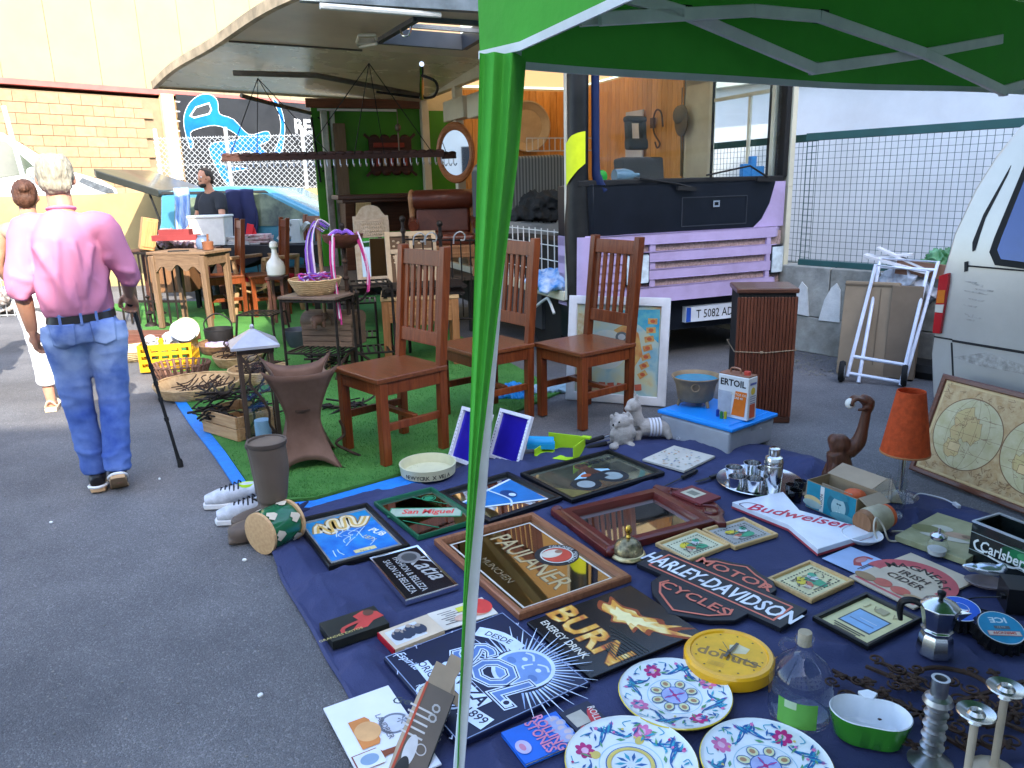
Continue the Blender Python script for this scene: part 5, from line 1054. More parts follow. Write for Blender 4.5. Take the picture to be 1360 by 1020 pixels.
# painted plates
def plate(px,label,rot,seed,r=.158,var=0):
    ce=G(*px,.02); ce.z=ZC; t=thing('painted_plate',label,'plate',ce,rot,'hand painted plates on the blue cloth')
    prof=lambda q: .012+.016*max(0,(q/r-.45)/.55)**1.3
    b=B(); b.lathe([(0,0),(r*.55,0),(r*.6,.003),(r*.985,.022),(r,.027),(r*.985,.0295)]+[(r*x,prof(r*x)) for x in (.97,.9,.8,.7,.6,.5,.45,.3,.0)],56); b.mi=[1 if max(b.v[i].xy.length for i in f)>r*.988 else 0 for f in b.f]; obj('body',b,[mat('plate_glaze',(.66,.72,.74),.15,var=.08,scale=9,coat=.5),mat('plate_rim',(.62,.50,.05),.2,coat=.5)],t)
    a=Art(0,.00025); DB=(.015,.10,.30); TB=(.03,.30,.42); PK=(.60,.16,.36); MG=(.42,.02,.16); YL=(.60,.48,.12); GN=(.10,.30,.14); BN=(.36,.20,.10)
    a.ring(0,0,r*.925,r*.94,DB,56); a.ring(0,0,r*.47,r*.485,(.3,.5,.6),40)
    rn=random.Random(seed)
    def leaf(cx,cy,an,l,w,c):
        d=Vector((math.cos(an),math.sin(an)));n=Vector((-d.y,d.x)); p=Vector((cx,cy)); a.poly([tuple(p),tuple(p+d*l*.5+n*w),tuple(p+d*l),tuple(p+d*l*.5-n*w)],c)
    for k in range(4):
        A=k*PI/2+rot*.3; ca,sa=math.cos(A),math.sin(A); big=k%2==0
        fx,fy=r*.72*ca,r*.72*sa
        fc=PK if big else MG
        for j in range(7): B_=j*2*PI/7; a.ell(fx+r*.09*math.cos(B_),fy+r*.09*math.sin(B_),r*.075,r*.05,fc,12,B_)
        a.ell(fx,fy,r*.07,r*.06,(.66,.40,.55),14); a.ring(fx,fy,r*.03,r*.042,MG,12)
        if var: a.ell(r*.55*ca,r*.55*sa,r*.09,r*.07,YL,14); 
        for s in (-1,1):
            B0=A+s*.42
            for j in range(7): q=A+s*(.34+.085*j); rr=r*(.60+.03*j*(1 if j<4 else .6)); leaf(rr*math.cos(q),rr*math.sin(q),q+s*(1.25-.12*j),r*.24,r*.022,(DB,TB)[j%2])
            P=[(r*x*math.cos(A+s*y),r*x*math.sin(A+s*y)) for x,y in ((.62,.22),(.60,.45),(.72,.72),(.84,.62))]; a.line(P,r*.022,DB,sm=5)
            P=[(r*x*math.cos(A+s*y),r*x*math.sin(A+s*y)) for x,y in ((.9,.25),(.86,.4),(.78,.36))]; a.line(P,r*.016,TB,sm=5); a.ell(r*.86*math.cos(A+s*.62),r*.86*math.sin(A+s*.62),r*.035,r*.03,PK,10)
        leaf(r*.53*math.cos(A+.4),r*.53*math.sin(A+.4),A+1.9,r*.16,r*.03,GN)
    for j in range(64):
        q=rn.uniform(0,2*PI); rr=r*rn.uniform(.52,.86); leaf(rr*math.cos(q),rr*math.sin(q),q+rn.uniform(-1.6,1.6),r*rn.uniform(.10,.2),r*.02,(DB,TB,DB,GN)[j%4])
    for j in range(12): q=rn.uniform(0,2*PI); rr=r*rn.uniform(.55,.88); a.ell(rr*math.cos(q),rr*math.sin(q),r*.026,r*.022,(PK,YL,MG)[j%3],8)
    if var==0:
        for j in range(8): B_=j*PI/4; a.ell(r*.33*math.cos(B_),r*.33*math.sin(B_),r*.115,r*.095,DB,16,B_); a.ell(r*.33*math.cos(B_),r*.33*math.sin(B_),r*.100,r*.080,(.58,.60,.34),16,B_); a.ell(r*.34*math.cos(B_),r*.34*math.sin(B_),r*.055,r*.045,BN,12,B_)
        a.ell(0,0,r*.24,r*.24,DB,24); a.ell(0,0,r*.225,r*.225,(.34,.40,.66),24)
        for j in range(4): B_=j*PI/2; a.poly([(0,0),(r*.12*math.cos(B_+.3),r*.12*math.sin(B_+.3)),(r*.21*math.cos(B_),r*.21*math.sin(B_)),(r*.12*math.cos(B_-.3),r*.12*math.sin(B_-.3))],(.12,.16,.5))
        a.line([(-r*.2,0),(r*.2,0)],r*.02,MG); a.line([(0,-r*.2),(0,r*.2)],r*.02,MG); a.ell(0,0,r*.04,r*.04,MG,12)
    else:
        a.ring(0,0,r*.30,r*.36,YL,36); a.ring(0,0,r*.365,r*.38,DB,36); a.ell(0,0,r*.29,r*.29,(.62,.68,.7),30)
        for j in range(10): B_=j*PI/5; leaf(r*.06*math.cos(B_),r*.06*math.sin(B_),B_+.4,r*.2,r*.03,(DB,TB)[j%2])
    for i,v in enumerate(a.b.v):
        q_=v.xy.length
        if q_>r*.92: v.x*=r*.92/q_; v.y*=r*.92/q_
        v.z+=prof(v.xy.length)+.0003
    a.done('painting',t)
plate((896,926),'painted plate with a scalloped medallion, beside the yellow clock',.3,1)
plate((838,1018),'painted plate with a yellow ring in the middle, lowest left of three',.9,2,.165,1)
plate((1017,1020),'painted plate between the green bowl and the other two plates',1.9,3,.160)
# demijohn
ce=G(1060,958); ce.z=ZC; t=thing('demijohn','clear glass demijohn with a green label and a cork','bottle',ce,-.2)
M_gl=mat('clear_glass',(.97,.985,.98),.02,var=0,thin=.045)
pr=[(0,.004),(.06,.004),(.078,.012),(.082,.03),(.082,.12),(.076,.15),(.058,.175),(.034,.195),(.022,.21),(.020,.23),(.024,.232),(.025,.245),(.021,.248)]
b=B(); b.lathe(pr,32); obj('glass_body',b,M_gl,t)
b=B(); b.lathe([(0,.225),(.018,.225),(.018,.258),(.017,.262),(0,.262)],16); obj('cork',b,mat('cork',(.46,.38,.26),.8,bump=.3,bscale=200),t)
b=B(); b.tube([(-.022,0,.235),(-.05,-.005,.238),(-.058,0,.215),(-.035,0,.195)],.006,8,sm=5); obj('glass_handle',b,M_gl,t)
b=B(); 
def lab(u,v): an=-2.45+u*1.25; return (.0832*math.cos(an),.0832*math.sin(an),.028+v*.075-.004*u)
b.grid(lab,10,2); obj('label',b,mat('label_green',(.12,.36,.06),.5,var=.08,scale=20),t)
b=B(); b.grid(lambda u,v:[q*1.004 for q in lab(.18+u*.3,0)[:2]]+[.080+v*.022],4,1); obj('label_mark',b,mat('label_pale',(.45,.58,.36),.5),t)
# apple bowl
ce=G(1152,985); ce.z=ZC; t=thing('apple_bowl','apple shaped bowl, green outside and white inside','bowl',ce,-.35)
def ap(s,n=48):
    P=[]
    for i in range(n):
        an=2*PI*i/n; r=1-.24*math.exp(-((abs((an-PI/2+PI)%(2*PI)-PI))/.5)**2)-.16*math.exp(-((abs((an+PI/2+PI)%(2*PI)-PI))/.5)**2)
        P.append((s*1.12*r*math.cos(an),s*.86*r*math.sin(an)))
    return P
def loftp(b,L):
    n=len(L[0]); vs=[q for l in L for q in l]; b.add(vs,[(i*n+j,i*n+(j+1)%n,(i+1)*n+(j+1)%n,(i+1)*n+j) for i in range(len(L)-1) for j in range(n)])
lv=lambda s,z:[(x,y,z) for x,y in ap(s)]
b=B(); L=[lv(.062,.0),lv(.074,.008),lv(.088,.07),lv(.0885,.078)]; loftp(b,L); obj('outside',b,mat('apple_green',(.035,.20,.02),.25,coat=.4),t)
b=B(); L=[lv(.0885,.078),lv(.0865,.080),lv(.084,.077),lv(.07,.02),lv(.06,.014)]; loftp(b,L); b.f.append(tuple(range(4*48,5*48))); b.mi.append(0); obj('inside',b,mat('apple_white',(.72,.76,.80),.25,coat=.3),t)
b=B(); b.prism([(-.012,.055),(.012,.055),(.025,.085),(.0,.095),(-.025,.08)],.070,.080); obj('leaf_tab',b,mat('apple_white',(.72,.76,.8),.25),t,.002)
# moka pot
M_alu=mat('aluminium',(.62,.63,.64),.22,1,var=.15,scale=6); M_bake=mat('bakelite',(.012,.012,.013),.35)
ce=G(1240,872); ce.z=ZC; t=thing('moka_pot','octagonal aluminium moka coffee pot with a black handle','coffee pot',ce,2.6)
b=B(); b.lathe([(0,0),(.047,0),(.052,.006),(.046,.06),(.040,.072),(.043,.074)],8); obj('boiler',b,M_alu,t,.002)
b=B(); b.lathe([(.042,.074),(.046,.084),(.040,.09),(.054,.158),(.056,.160)],8); b.add([(-.048,-.018,.155),(-.048,.018,.155),(-.085,0,.160),(-.052,0,.12)],[(0,2,1),(0,3,2),(1,2,3)]); obj('jug',b,M_alu,t,.0015)
b=B(); b.lathe([(.057,.160),(.056,.164),(.03,.180),(.006,.186),(0,.186)],8); obj('lid',b,M_alu,t,.001)
b=B(); b.lathe([(.006,.186),(.008,.19),(.012,.2),(.012,.208),(.006,.212),(0,.212)],10); obj('knob',b,M_bake,t)
b=B(); b.tube([(.05,0,.155),(.075,0,.16),(.10,0,.148),(.105,0,.12),(.10,0,.085)],[.010,.009,.010,.009,.006],8,sm=4,ry=1.2); obj('handle',b,M_bake,t)
# sugar pourer
ce=G(1243,742); ce.z=ZC; t=thing('sugar_pourer','small ribbed glass sugar pourer with a metal top','dispenser',ce)
b=B(); pr=[(0,.004),(.034,.004),(.040,.02),(.038,.045),(.028,.07),(.026,.075)]; b.lathe(pr,20); b.v=[Vector((v.x*(1+.05*math.cos(10*math.atan2(v.y,v.x))),v.y*(1+.05*math.cos(10*math.atan2(v.y,v.x))),v.z)) for v in b.v]; obj('glass_jar',b,M_gl,t)
b=B(); b.lathe([(.0,.01),(.030,.01),(.034,.03),(0,.03)],16); obj('sugar',b,mat('sugar',(.6,.6,.58),.8),t)
b=B(); b.lathe([(.028,.072),(.030,.075),(.030,.086),(.02,.094),(.006,.097),(.005,.115),(0,.115)],18); obj('metal_top',b,M_alu,t)
# candlesticks in front
def candlestick(px,h,label,kind):
    ce=G(*px); ce.z=ZC; 
    if kind=='ringed':
        pr=[(0,0),(.05,0),(.052,.008),(.03,.02)]
        for i in range(9): z=.03+i*(h-.07)/9; pr+=[(.014,z),(.028 if i%2 else .024,z+.008),(.014,z+.016)]
        pr+=[(.018,h-.035),(.035,h-.030),(.030,h-.018),(.019,h-.012),(.019,h+.03),(.021,h+.034),(.014,h+.034),(.012,h+.01),(0,h+.01)]; m=mat('pewter',(.36,.36,.36),.32,.9,var=.3,scale=20)
        b=B(); b.lathe(pr,22); o=obj('candlestick',b,m,loc=ce); tag(o,label,'candlestick','metal candlesticks near the cloth edge'); return
    t=thing('candlestick',label,'candlestick',ce,0,'metal candlesticks near the cloth edge')
    b=B(); b.lathe([(0,0),(.05,0),(.05,.006),(.012,.02),(.009,.03),(.009,h-.03),(.012,h-.028)],16); obj('stem',b,mat('stem_cream',(.46,.38,.27),.4,var=.1),t)
    b=B(); b.lathe([(.009,h-.03),(.016,h-.025),(.011,h-.016),(.018,h-.012),(.042,h),(.040,h+.003),(.02,h-.002),(.014,h+.006),(.010,h-.004),(0,h-.004)],24); obj('drip_pan',b,mat('pan_silver',(.5,.5,.48),.25,1,var=.2),t)
candlestick((1234,1020),.21,'ringed pewter candlestick with a tall socket','ringed')
candlestick((1280,1058),.22,'plain cream stemmed candlestick with a round drip pan, right of the ringed one','pan')
candlestick((1318,1030),.235,'cream stemmed candlestick with a round drip pan nearest the frame corner','pan')
# wrought iron grille
t=thing('iron_grille','rusty wrought iron grille of scrolls lying behind the candlesticks','grille',(0,0,0))
def spiral(c,r,turns,a0,s=1,n=22): return [(c.x+r*(1-.82*i/n)*math.cos(a0+s*turns*2*PI*i/n),c.y+r*(1-.82*i/n)*math.sin(a0+s*turns*2*PI*i/n),c.z) for i in range(n+1)]
rn=random.Random(21)
for p,q in (((1105,890),(1330,1000)),((1150,885),(1370,975)),((1225,960),(1290,1000)),((1170,880),(1230,905)),((1180,960),(1360,905))):
    b=B(); b.span(G(*p,.031),G(*q,.031),.010,.008); obj('bar',b,M_rust,t)
b=B(); P=[G(x,y,.03) for x,y in ((1215,915),(1217,895),(1235,887),(1265,889),(1300,900),(1330,925),(1352,960))]; b.tube(P,.007,6,sm=5); P=[G(x,y,.03) for x,y in ((1365,905),(1355,925),(1340,955),(1310,965))]; b.tube(P,.007,6,sm=5); obj('arch',b,M_rust,t)
for i,(x,y,r,s) in enumerate([(1163,875,.024,1),(1193,888,.026,1),(1205,900,.024,-1),(1218,888,.022,1),(1150,905,.02,-1),(1170,925,.026,1),(1125,925,.028,1),(1140,905,.02,1),(1195,935,.03,-1),(1232,955,.028,1),(1150,935,.022,-1),(1240,910,.022,1),(1262,905,.024,-1),(1290,915,.026,1),(1310,935,.024,1),(1275,930,.03,1),(1255,945,.026,-1),(1300,955,.03,1),(1330,950,.024,1),(1345,935,.026,-1),(1270,965,.03,1),(1245,985,.026,-1),(1315,985,.03,1),(1345,985,.028,-1),(1290,890,.02,1),(1325,905,.022,1),(1105,905,.022,-1),(1190,910,.022,1),(1245,925,.02,1),(1285,985,.026,1)]):
    c=G(x,y,.030+.010*rn.random()); b=B(); b.tube(spiral(c,r,1.5,rn.uniform(0,6),s),.0036,5); obj('scroll',b,M_rust,t)
for i in range(26):
    c=G(rn.uniform(1110,1360),rn.uniform(888,990),.038); b=B(); b.ell(c.x,c.y,c.z,.010,.010,.006,7,4); 
    for k in range(4): b.ell(c.x+.013*math.cos(k*1.57),c.y+.013*math.sin(k*1.57),c.z,.008,.006,.004,6,4)
    obj('rosette',b,M_rust,t)
# framed cartoon tiles
def tilepic(c,label,fm,bg,seed,dark=0):
    t,w,h,iw,ih,z=picture('framed_picture',label,'picture',c,.014,.016,fm,ink(bg),group='small framed pictures on the blue cloth'); a=Art(z); rn=random.Random(seed)
    for i in range(11): 
        for s in (-1,1): a.rect(-iw*.75+i*iw*.15,s*ih*.72,iw*.08,ih*.07,(.03,.04,.03)); a.rect(s*iw*.82,-ih*.7+i*ih*.14,iw*.06,ih*.08,(.03,.04,.03))
    for cc,(x,y,rx,ry) in (((.62,.50,.03),(-iw*.25,ih*.25,iw*.28,ih*.22)),((.04,.28,.14),(iw*.1,-ih*.2,iw*.42,ih*.3)),((.5,.14,.08),(-iw*.2,-ih*.15,iw*.2,ih*.14)),((.60,.62,.60),(iw*.25,ih*.12,iw*.2,ih*.2)),((.06,.08,.07),(iw*.05,-ih*.05,iw*.12,ih*.1)),((.05,.35,.2),(iw*.4,ih*.3,iw*.14,ih*.2)),((.55,.45,.35),(-iw*.42,-ih*.3,iw*.12,ih*.16))): a.ell(x,y,rx,ry,cc,16,rn.uniform(0,3))
    for i in range(14): x,y=rn.uniform(-.55,.55)*iw,rn.uniform(-.5,.5)*ih; a.line([(x,y),(x+rn.uniform(-.02,.02),y+rn.uniform(-.02,.02)),(x+rn.uniform(-.03,.03),y+rn.uniform(-.02,.02))],.003,(.03,.03,.03),sm=3)
    a.rect(0,-ih*.6,iw*.9,.004,(.1,.1,.1)); a.done('print',t)
tilepic([(868,721),(925,701),(970,722),(917,743)],'small light framed picture touching the motorcycle shield sign',M_wfl,(.56,.55,.36),1)
tilepic([(935,701),(988,686),(1034,708),(974,727)],'small light framed picture with a grey border below the red mirror crest',M_wfl,(.33,.33,.30),2)
tilepic([(1020,766),(1075,743),(1135,770),(1077,797)],'small light framed picture with a yellow ground right of the shield sign',M_wfl,(.62,.56,.30),3)
t,w,h,iw,ih,z=picture('framed_picture','black framed cream certificate with a blue oblong picture','picture',[(1142,783),(1222,817),(1156,861),(1088,820)],.016,.018,M_blackf,ink((.66,.60,.30)),group='small framed pictures on the blue cloth')
a=Art(z); a.rect(0,-ih*.1,iw*1.35,ih*.95,(.05,.06,.06)); a.rect(0,-ih*.1,iw*1.25,ih*.83,(.22,.42,.66)); a.rect(0,-ih*.22,iw*1.0,.006,(.08,.16,.3)); a.rect(.01,-ih*.05,iw*.7,.004,(.5,.62,.75))
for i in range(3): a.rect(0,-ih*.72-i*.012,iw*(1.3-.2*i),.006,(.08,.07,.05))
a.text('J V  J V',-.0,ih*.55,.04,(.35,.3,.15)); a.rect(0,ih*.65,.035,.035,(.4,.35,.2)); a.done('print',t)
# Magners sign
ce,an,w,h=rectp([(1207,731),(1298,773),(1214,806),(1130,768)],.02); ce.z=ZC; t=thing('cider_sign','cream cider sign with a red arch band and apples','sign',ce,an,GP)
b=B(); b.box(0,0,.004,w,h,.008); obj('panel',b,mat('cider_cream',(.56,.47,.34),.4,var=.12,scale=7),t,.002)
a=Art(.008); RD=(.50,.09,.10)
a.ring(0,-h*.05,h*.30,h*.44,RD,30,-.15,PI+.15,1); a.rect(0,-h*.44,w*.9,.012,RD)
a.arc('MAGNERS',0,-h*.12,h*.30,.055,(.03,.025,.02),2.55,.32,.015); a.text('IRISH',0,-.005,.05,(.05,.03,.02),0,0,.012); a.text('CIDER',0,-.055,.05,(.05,.03,.02),0,0,.012)
for x in (-.035,.035): a.ell(x,-h*.33,.034,.028,(.52,.12,.08)); 
a.ell(-w*.38,-h*.36,.04,.025,(.30,.18,.08)); a.ell(w*.38,-h*.36,.04,.025,(.45,.28,.14)); a.done('print',t)
# postcard
t,w,h=book('postcard','pale blue card with a small red fish print','card',[(1090,740),(1130,727),(1182,746),(1146,766)],.003,mat('card_blue',(.34,.46,.68),.5),pages=0)
a=Art(.003); a.line([(-.03,-.03),(.01,.0),(.05,-.005),(.06,-.03)],[.03,.012],(.36,.05,.05),sm=5); a.ell(.02,-.01,.03,.014,(.5,.2,.2)); a.rect(-.01,-.045,.09,.004,(.05,.06,.1)); a.rect(-.01,-.053,.07,.003,(.05,.06,.1)); a.done('print',t)
# tin sign behind the pourer
ce,an,w,h=rectp([(1245,678),(1338,709),(1283,741),(1189,711)],.04); ce.z=ZC; t=thing('tin_sign','old tin sign with an olive picnic picture behind the sugar pourer','sign',ce,an)
b=B(); b.box(0,0,.012,w,h,.024); obj('tray_body',b,mat('tin_olive',(.26,.26,.13),.45,var=.35,scale=12,col2=(.40,.38,.22)),t,.002)
a=Art(.024); 
for cc,(x,y,rx,ry) in (((.45,.30,.20),(w*.08,.01,.045,.028)),((.50,.50,.40),(-w*.18,.03,.04,.03)),((.20,.20,.08),(-w*.3,-.02,.06,.04)),((.5,.48,.38),(w*.0,-.05,.09,.02)),((.24,.16,.1),(w*.3,.03,.05,.02))): a.ell(x,y,rx,ry,cc,14,.3)
a.done('print',t)
# Carlsberg box
p0=G(1285,742,ZC);p1=G(1352,772,ZC); u=(p1-p0); an=math.atan2(u.y,u.x); Wd=.27; n=Vector((-math.sin(an),math.cos(an),0)); c=p0+u.normalized()*Wd/2+n*.075; c.z=ZC
t=thing('beer_box','black open topped beer box with a green glow and white script','box',c,an); hh=.155
b=B(); M_bx=mat('box_black',(.010,.014,.013),.2,coat=.4)
b.box(0,-.073,hh/2,Wd,.006,hh); b.box(0,.073,hh/2,Wd,.006,hh); b.box(-Wd/2+.003,0,hh/2,.006,.14,hh); b.box(Wd/2-.003,0,hh/2,.006,.14,hh); b.box(0,0,.004,Wd-.014,.138,.008); obj('body',b,M_bx,t,.001)
b=B(); frame_bars(b,Wd+.003,.155,[(0,hh-.003),(0,hh+.003),(.009,hh+.003),(.009,hh-.003)]); obj('rim',b,mat('rim_clear',(.5,.56,.62),.15,.5,var=0),t)
b=B(); 
for z in (.115,.045): b.box(0,-.0775,z,Wd,.002,.002)
obj('trim_line',b,mat('trim_grey',(.35,.40,.38),.3),t)
a=Art(0); a.b.m=Matrix.Translation((0,-.0765,hh/2))@Matrix.Rotation(PI/2,4,'X'); a.ell(.05,.01,.07,.035,(.008,.07,.03)); a.ell(.06,.015,.05,.025,(.01,.16,.06)); a.ell(.07,.018,.028,.014,(.06,.30,.12)); a.text('Carlsberg',.0,-.022,.058,(.70,.74,.72),0,.1,.018,.8); a.line([(-.06,-.03),(.02,-.038),(.06,-.024),(.09,-.036)],.007,(.7,.74,.72),sm=5); a.line([(-.10,.015),(-.115,.0),(-.105,-.022),(-.075,-.025)],.008,(.7,.74,.72),sm=5); a.done('print',t)
b=B(); b.lathe([(.025,0),(.035,.05),(.02,.08),(0,.08)],14); o=obj('cap_lid',b,M_steel,loc=c+n*.15+u.normalized()*.06); tag(o,'small dull metal bell shape behind the black beer box','bell')
# glassy dish and shell
ce=G(1312,775,.03); ce.z=ZC; b=B(); b.lathe([(0,.004),(.03,.004),(.055,.018),(.06,.026),(.056,.026),(.03,.008),(0,.008)],28,1.25,.8); o=obj('oval_dish',b,mat('dish_pink',(.42,.34,.34),.12,.5),loc=ce,rz=-.4); tag(o,'oval pinkish metal dish on the corner of the cider sign','dish')
ce=G(1312,762,.05); b=B(); b.ell(0,0,.045,.055,.03,.022,18,8); b.ell(.04,.0,.055,.018,.016,.02); b.tube([(-.05,0,.045),(-.085,0,.05)],[.02,.004],8); o=bake('metal_bird',b,mat('bird_silver',(.50,.56,.62),.2,.8),.005,2,loc=(ce.x,ce.y,ZC+.01),rz=-.3); tag(o,'silvery bird shaped dish before the black beer box','ornament')
# crown cap tins
def captin(px,label,r,tilt,face,rz):
    ce=G(*px); t=thing('crown_cap_tin',label,'tin',(ce.x,ce.y,ZC),rz,'giant bottle cap tins'); M=Matrix.Translation((0,0,.052))@Matrix.Rotation(tilt,4,'X')
    b=B(); b.m=M; n=42; vs=[]
    prof=[(.0,-.04),(1.02,-.04),(1.12,-.036),(1.02,-.012),(.97,0),(.93,.002),(.90,0),(0,0)]
    for q,z in prof:
        for j in range(n): k=r*q*(1+(.05 if 1<q else 0)*math.cos(21*2*PI*j/n)); vs.append((k*math.cos(2*PI*j/n),k*math.sin(2*PI*j/n),z))
    b.add(vs,[(i*n+j,i*n+(j+1)%n,(i+1)*n+(j+1)%n,(i+1)*n+j) for i in range(len(prof)-1) for j in range(n)]); obj('crimped_rim',b,mat('cap_black',(.02,.02,.022),.25,.6),t)
    a=Art(.001); a.b.m=M; face(a,r); a.done('face_print',t)
    b=B(); b.box(0,.01,.012,r*.9,r*.6,.024); obj('foot',b,M_bake,t,.003)
def pepsi(a,r):
    a.ell(0,0,r*.92,r*.92,(.62,.68,.74),36); a.ell(0,0,r*.87,r*.87,(.012,.10,.55),36); a.ell(0,0,r*.43,r*.43,(.72,.75,.78),30)
    up=[(r*.40*math.cos(x*PI/12),r*.40*math.sin(x*PI/12)) for x in range(0,13)]; wv=[(-r*.40+r*.8*i/12,r*.08*math.sin(i/12*2*PI)+r*.05) for i in range(1,12)]
    a.poly(up+wv,(.015,.12,.5)); dn=[(r*.40*math.cos(-x*PI/12),r*.40*math.sin(-x*PI/12)) for x in range(0,13)]; wv=[(-r*.40+r*.8*i/12,r*.08*math.sin(i/12*2*PI)-r*.07) for i in range(1,12)]; a.poly((dn+wv),(.55,.03,.05))
def ice(a,r):
    a.ell(0,0,r*.94,r*.94,(.62,.66,.68),36); a.ell(0,0,r*.88,r*.88,(.02,.24,.42),36); a.text('ICE',0,-r*.42,r*.42,(.55,.68,.72),PI,0,.03,1.1) if 0 else None
    a.text('ICE',0,r*.55,r*.42,(.55,.68,.72),PI,0,.03,1.2); a.line([(-r*.3,0),(r*.35,.0)],r*.16,(.10,.12,.14)); a.text('no.21',0,r*.06,r*.16,(.5,.5,.5),PI); a.rect(0,-r*.34,r*1.35,r*.26,(.55,.20,.14)); a.rect(0,-r*.34,r*1.30,r*.21,(.62,.56,.5)); a.text('SMIRNOFF',0,-r*.26,r*.19,(.45,.05,.04),PI,0,.03,1.1)
captin((1271,832),'blue cap shaped tin with a red white and blue ball, behind the coffee pot',.066,.18,pepsi,-.55)
captin((1326,858),'turquoise cap shaped tin with inverted lettering, nearest the cloth edge',.070,.30,ice,-.12)
b=B(); b.box(0,0,.045,.11,.11,.09); b.box(-.062,-.03,.05,.014,.02,.014); b.tube([(-.06,0,.03),(-.14,.02,.002),(-.16,-.03,.003),(-.1,-.06,.003)],.003,6,sm=5); o=obj('black_speaker_cube',b,mat('cube_black',(.01,.01,.011),.3),loc=G(1352,822)+Vector((.035,.05,ZC)),rz=-.3,bev=.004); tag(o,'small black cube box at the right edge behind the turquoise cap','box')
# booklets and card in front
t,w,h=book('music_booklet','blue booklet with pink band title and a lips print','booklet',[(735,941),(774,984),(697,1014),(668,976)],.012,mat('booklet_blue',(.012,.12,.55),.4,var=.15,scale=6))
a=Art(.012); 
for i in range(5): a.ell(-w*.3+i*w*.15,h*.33+.008*(i%2),.016,.022,(.30,.36,.58)); a.ell(-w*.3+i*w*.15,h*.36+.008*(i%2),.009,.010,(.5,.42,.45))
a.text('ROLLING',0,h*.08,.042,(.62,.22,.34),0,0,.02,.85); a.text('STONES',0,-h*.1,.042,(.62,.22,.34),0,0,.02,.85); a.ell(w*.1,-h*.36,.026,.02,(.45,.42,.62)); a.ell(w*.1,-h*.37,.014,.008,(.5,.2,.3)); a.done('print',t)
t,w,h=book('music_booklet','dark booklet with a red oval title beside the blue booklet','booklet',[(780,931),(818,963),(775,982),(742,946)],.006,mat('booklet_dark',(.02,.025,.05),.4))
a=Art(.006); a.rect(-w*.1,-h*.15,w*.45,h*.5,(.42,.40,.34)); a.ell(.01,h*.22,w*.36,h*.16,(.5,.04,.05),24,-.25); a.text('ROLLING',.01,h*.18,.03,(.62,.58,.55),-.25,0,.012,.8); a.ell(w*.25,-h*.25,.012,.014,(.5,.04,.05)); a.done('print',t)
t,w,h=book('beer_card','white beer card with a brown bottle print beside the open carton','card',[(513,910),(583,1005),(492,1065),(432,940)],.006,mat('card_white',(.66,.68,.74),.35,var=.05,coat=.2),z0=.02,pages=0)
a=Art(.006)
a.ell(-.02,h*.26,.04,.05,(.5,.53,.6),20); a.ring(-.02,h*.26,.034,.042,(.14,.16,.2)); a.text('*',-.02,h*.2,.07,(.14,.16,.2)); a.arc('Grevensteiner',-.02,h*.22,.085,.040,(.06,.07,.07),2.6,.155,.01); a.text('LANDBIER',-.02,h*.08,.024,(.1,.1,.12))
a.poly([(-.07,-h*.02),(.02,-h*.02),(.035,-h*.06),(.035,-h*.30),(-.085,-h*.30),(-.085,-h*.06)],(.55,.20,.05)); a.ell(-.025,-h*.12,.04,.035,(.62,.34,.14)); a.poly([(.045,-h*.48),(.045,-h*.14),(.065,-h*.08),(.068,.03),(.085,.03),(.088,-h*.08),(.108,-h*.14),(.108,-h*.48)],(.20,.05,.02)); a.rect(.077,-h*.28,.058,.07,(.60,.62,.62)); a.ell(.077,-h*.28,.02,.024,(.2,.3,.42)); a.done('print',t)
# long open carton
t=thing('open_carton','long dark printed carton with its flaps open leaning beside the post','carton',(0,0,0))
c0=G(588,1012,.0); top0=YP(545,893,1.83); 
pa=YP(567,905,1.80); pb=G(500,1068,.02)   # upper and lower end of the left long edge
ax=(pa-pb); L_=ax.length; ax.normalize(); side=Vector((.80,.42,-.15)); side=(side-ax*side.dot(ax)).normalized(); nn=ax.cross(side); 
Mx=Matrix((side,ax,nn)).transposed().to_4x4() if nn.z<0 else Matrix((side,ax,-nn)).transposed().to_4x4()
if nn.z<0: nn=-nn
Mx=Matrix((side,ax,side.cross(ax))).transposed().to_4x4(); Mx.translation=pb
t.matrix_world=Mx
wA,dA=.085,.075; up=1 if side.cross(ax).z>0 else -1
M_cb=mat('carton_brown',(.15,.12,.095),.6,var=.1); M_cbk=mat('carton_dark',(.02,.02,.02),.5); M_kr=mat('kraft',(.36,.28,.19),.8)
b=B(); b.box(wA/2,L_/2,-.002,wA,L_,.003); obj('face',b,M_cb,t); b=B(); b.box(wA,L_/2,-dA/2*1,.003,L_,dA); obj('dark_side',b,M_cbk,t)
b=B(); b.box(wA/2,L_/2,-dA,wA,L_,.003); b.box(0,L_/2,-dA/2,.003,L_,dA); obj('back',b,M_kr,t)
b=B(); b.box(.002,L_/2,.0,.006,L_,.004); obj('red_edge',b,mat('edge_red',(.50,.09,.05),.5),t)
b=B(); b.box(wA*.42,L_+.03,.002,wA*.8,.062,.002,rx=.25); b.box(wA*.6,L_+.075,.014,wA*.5,.04,.002,rx=.3); b.box(wA+.02,L_+.006,-dA*.4,.05,.03,.002,ry=.4); b.box(wA*.9,L_+.03,-dA*.5,.003,.06,.05,rz=.3); obj('flap',b,M_kr,t)
a=Art(.0); a.text('|||||',wA*.35,L_-.11,.07,(.6,.58,.55),PI/2); a.text('oo',wA*.72,L_-.07,.05,(.5,.48,.45),PI/2,0,.01); a.ring(wA*.6,L_-.17,.012,.015,(.55,.52,.5)); a.ell(wA*.3,L_*.44,.016,.042,(.62,.62,.62)); a.ell(wA*.28,L_*.24,.018,.05,(.04,.04,.04)); a.done('print',t)
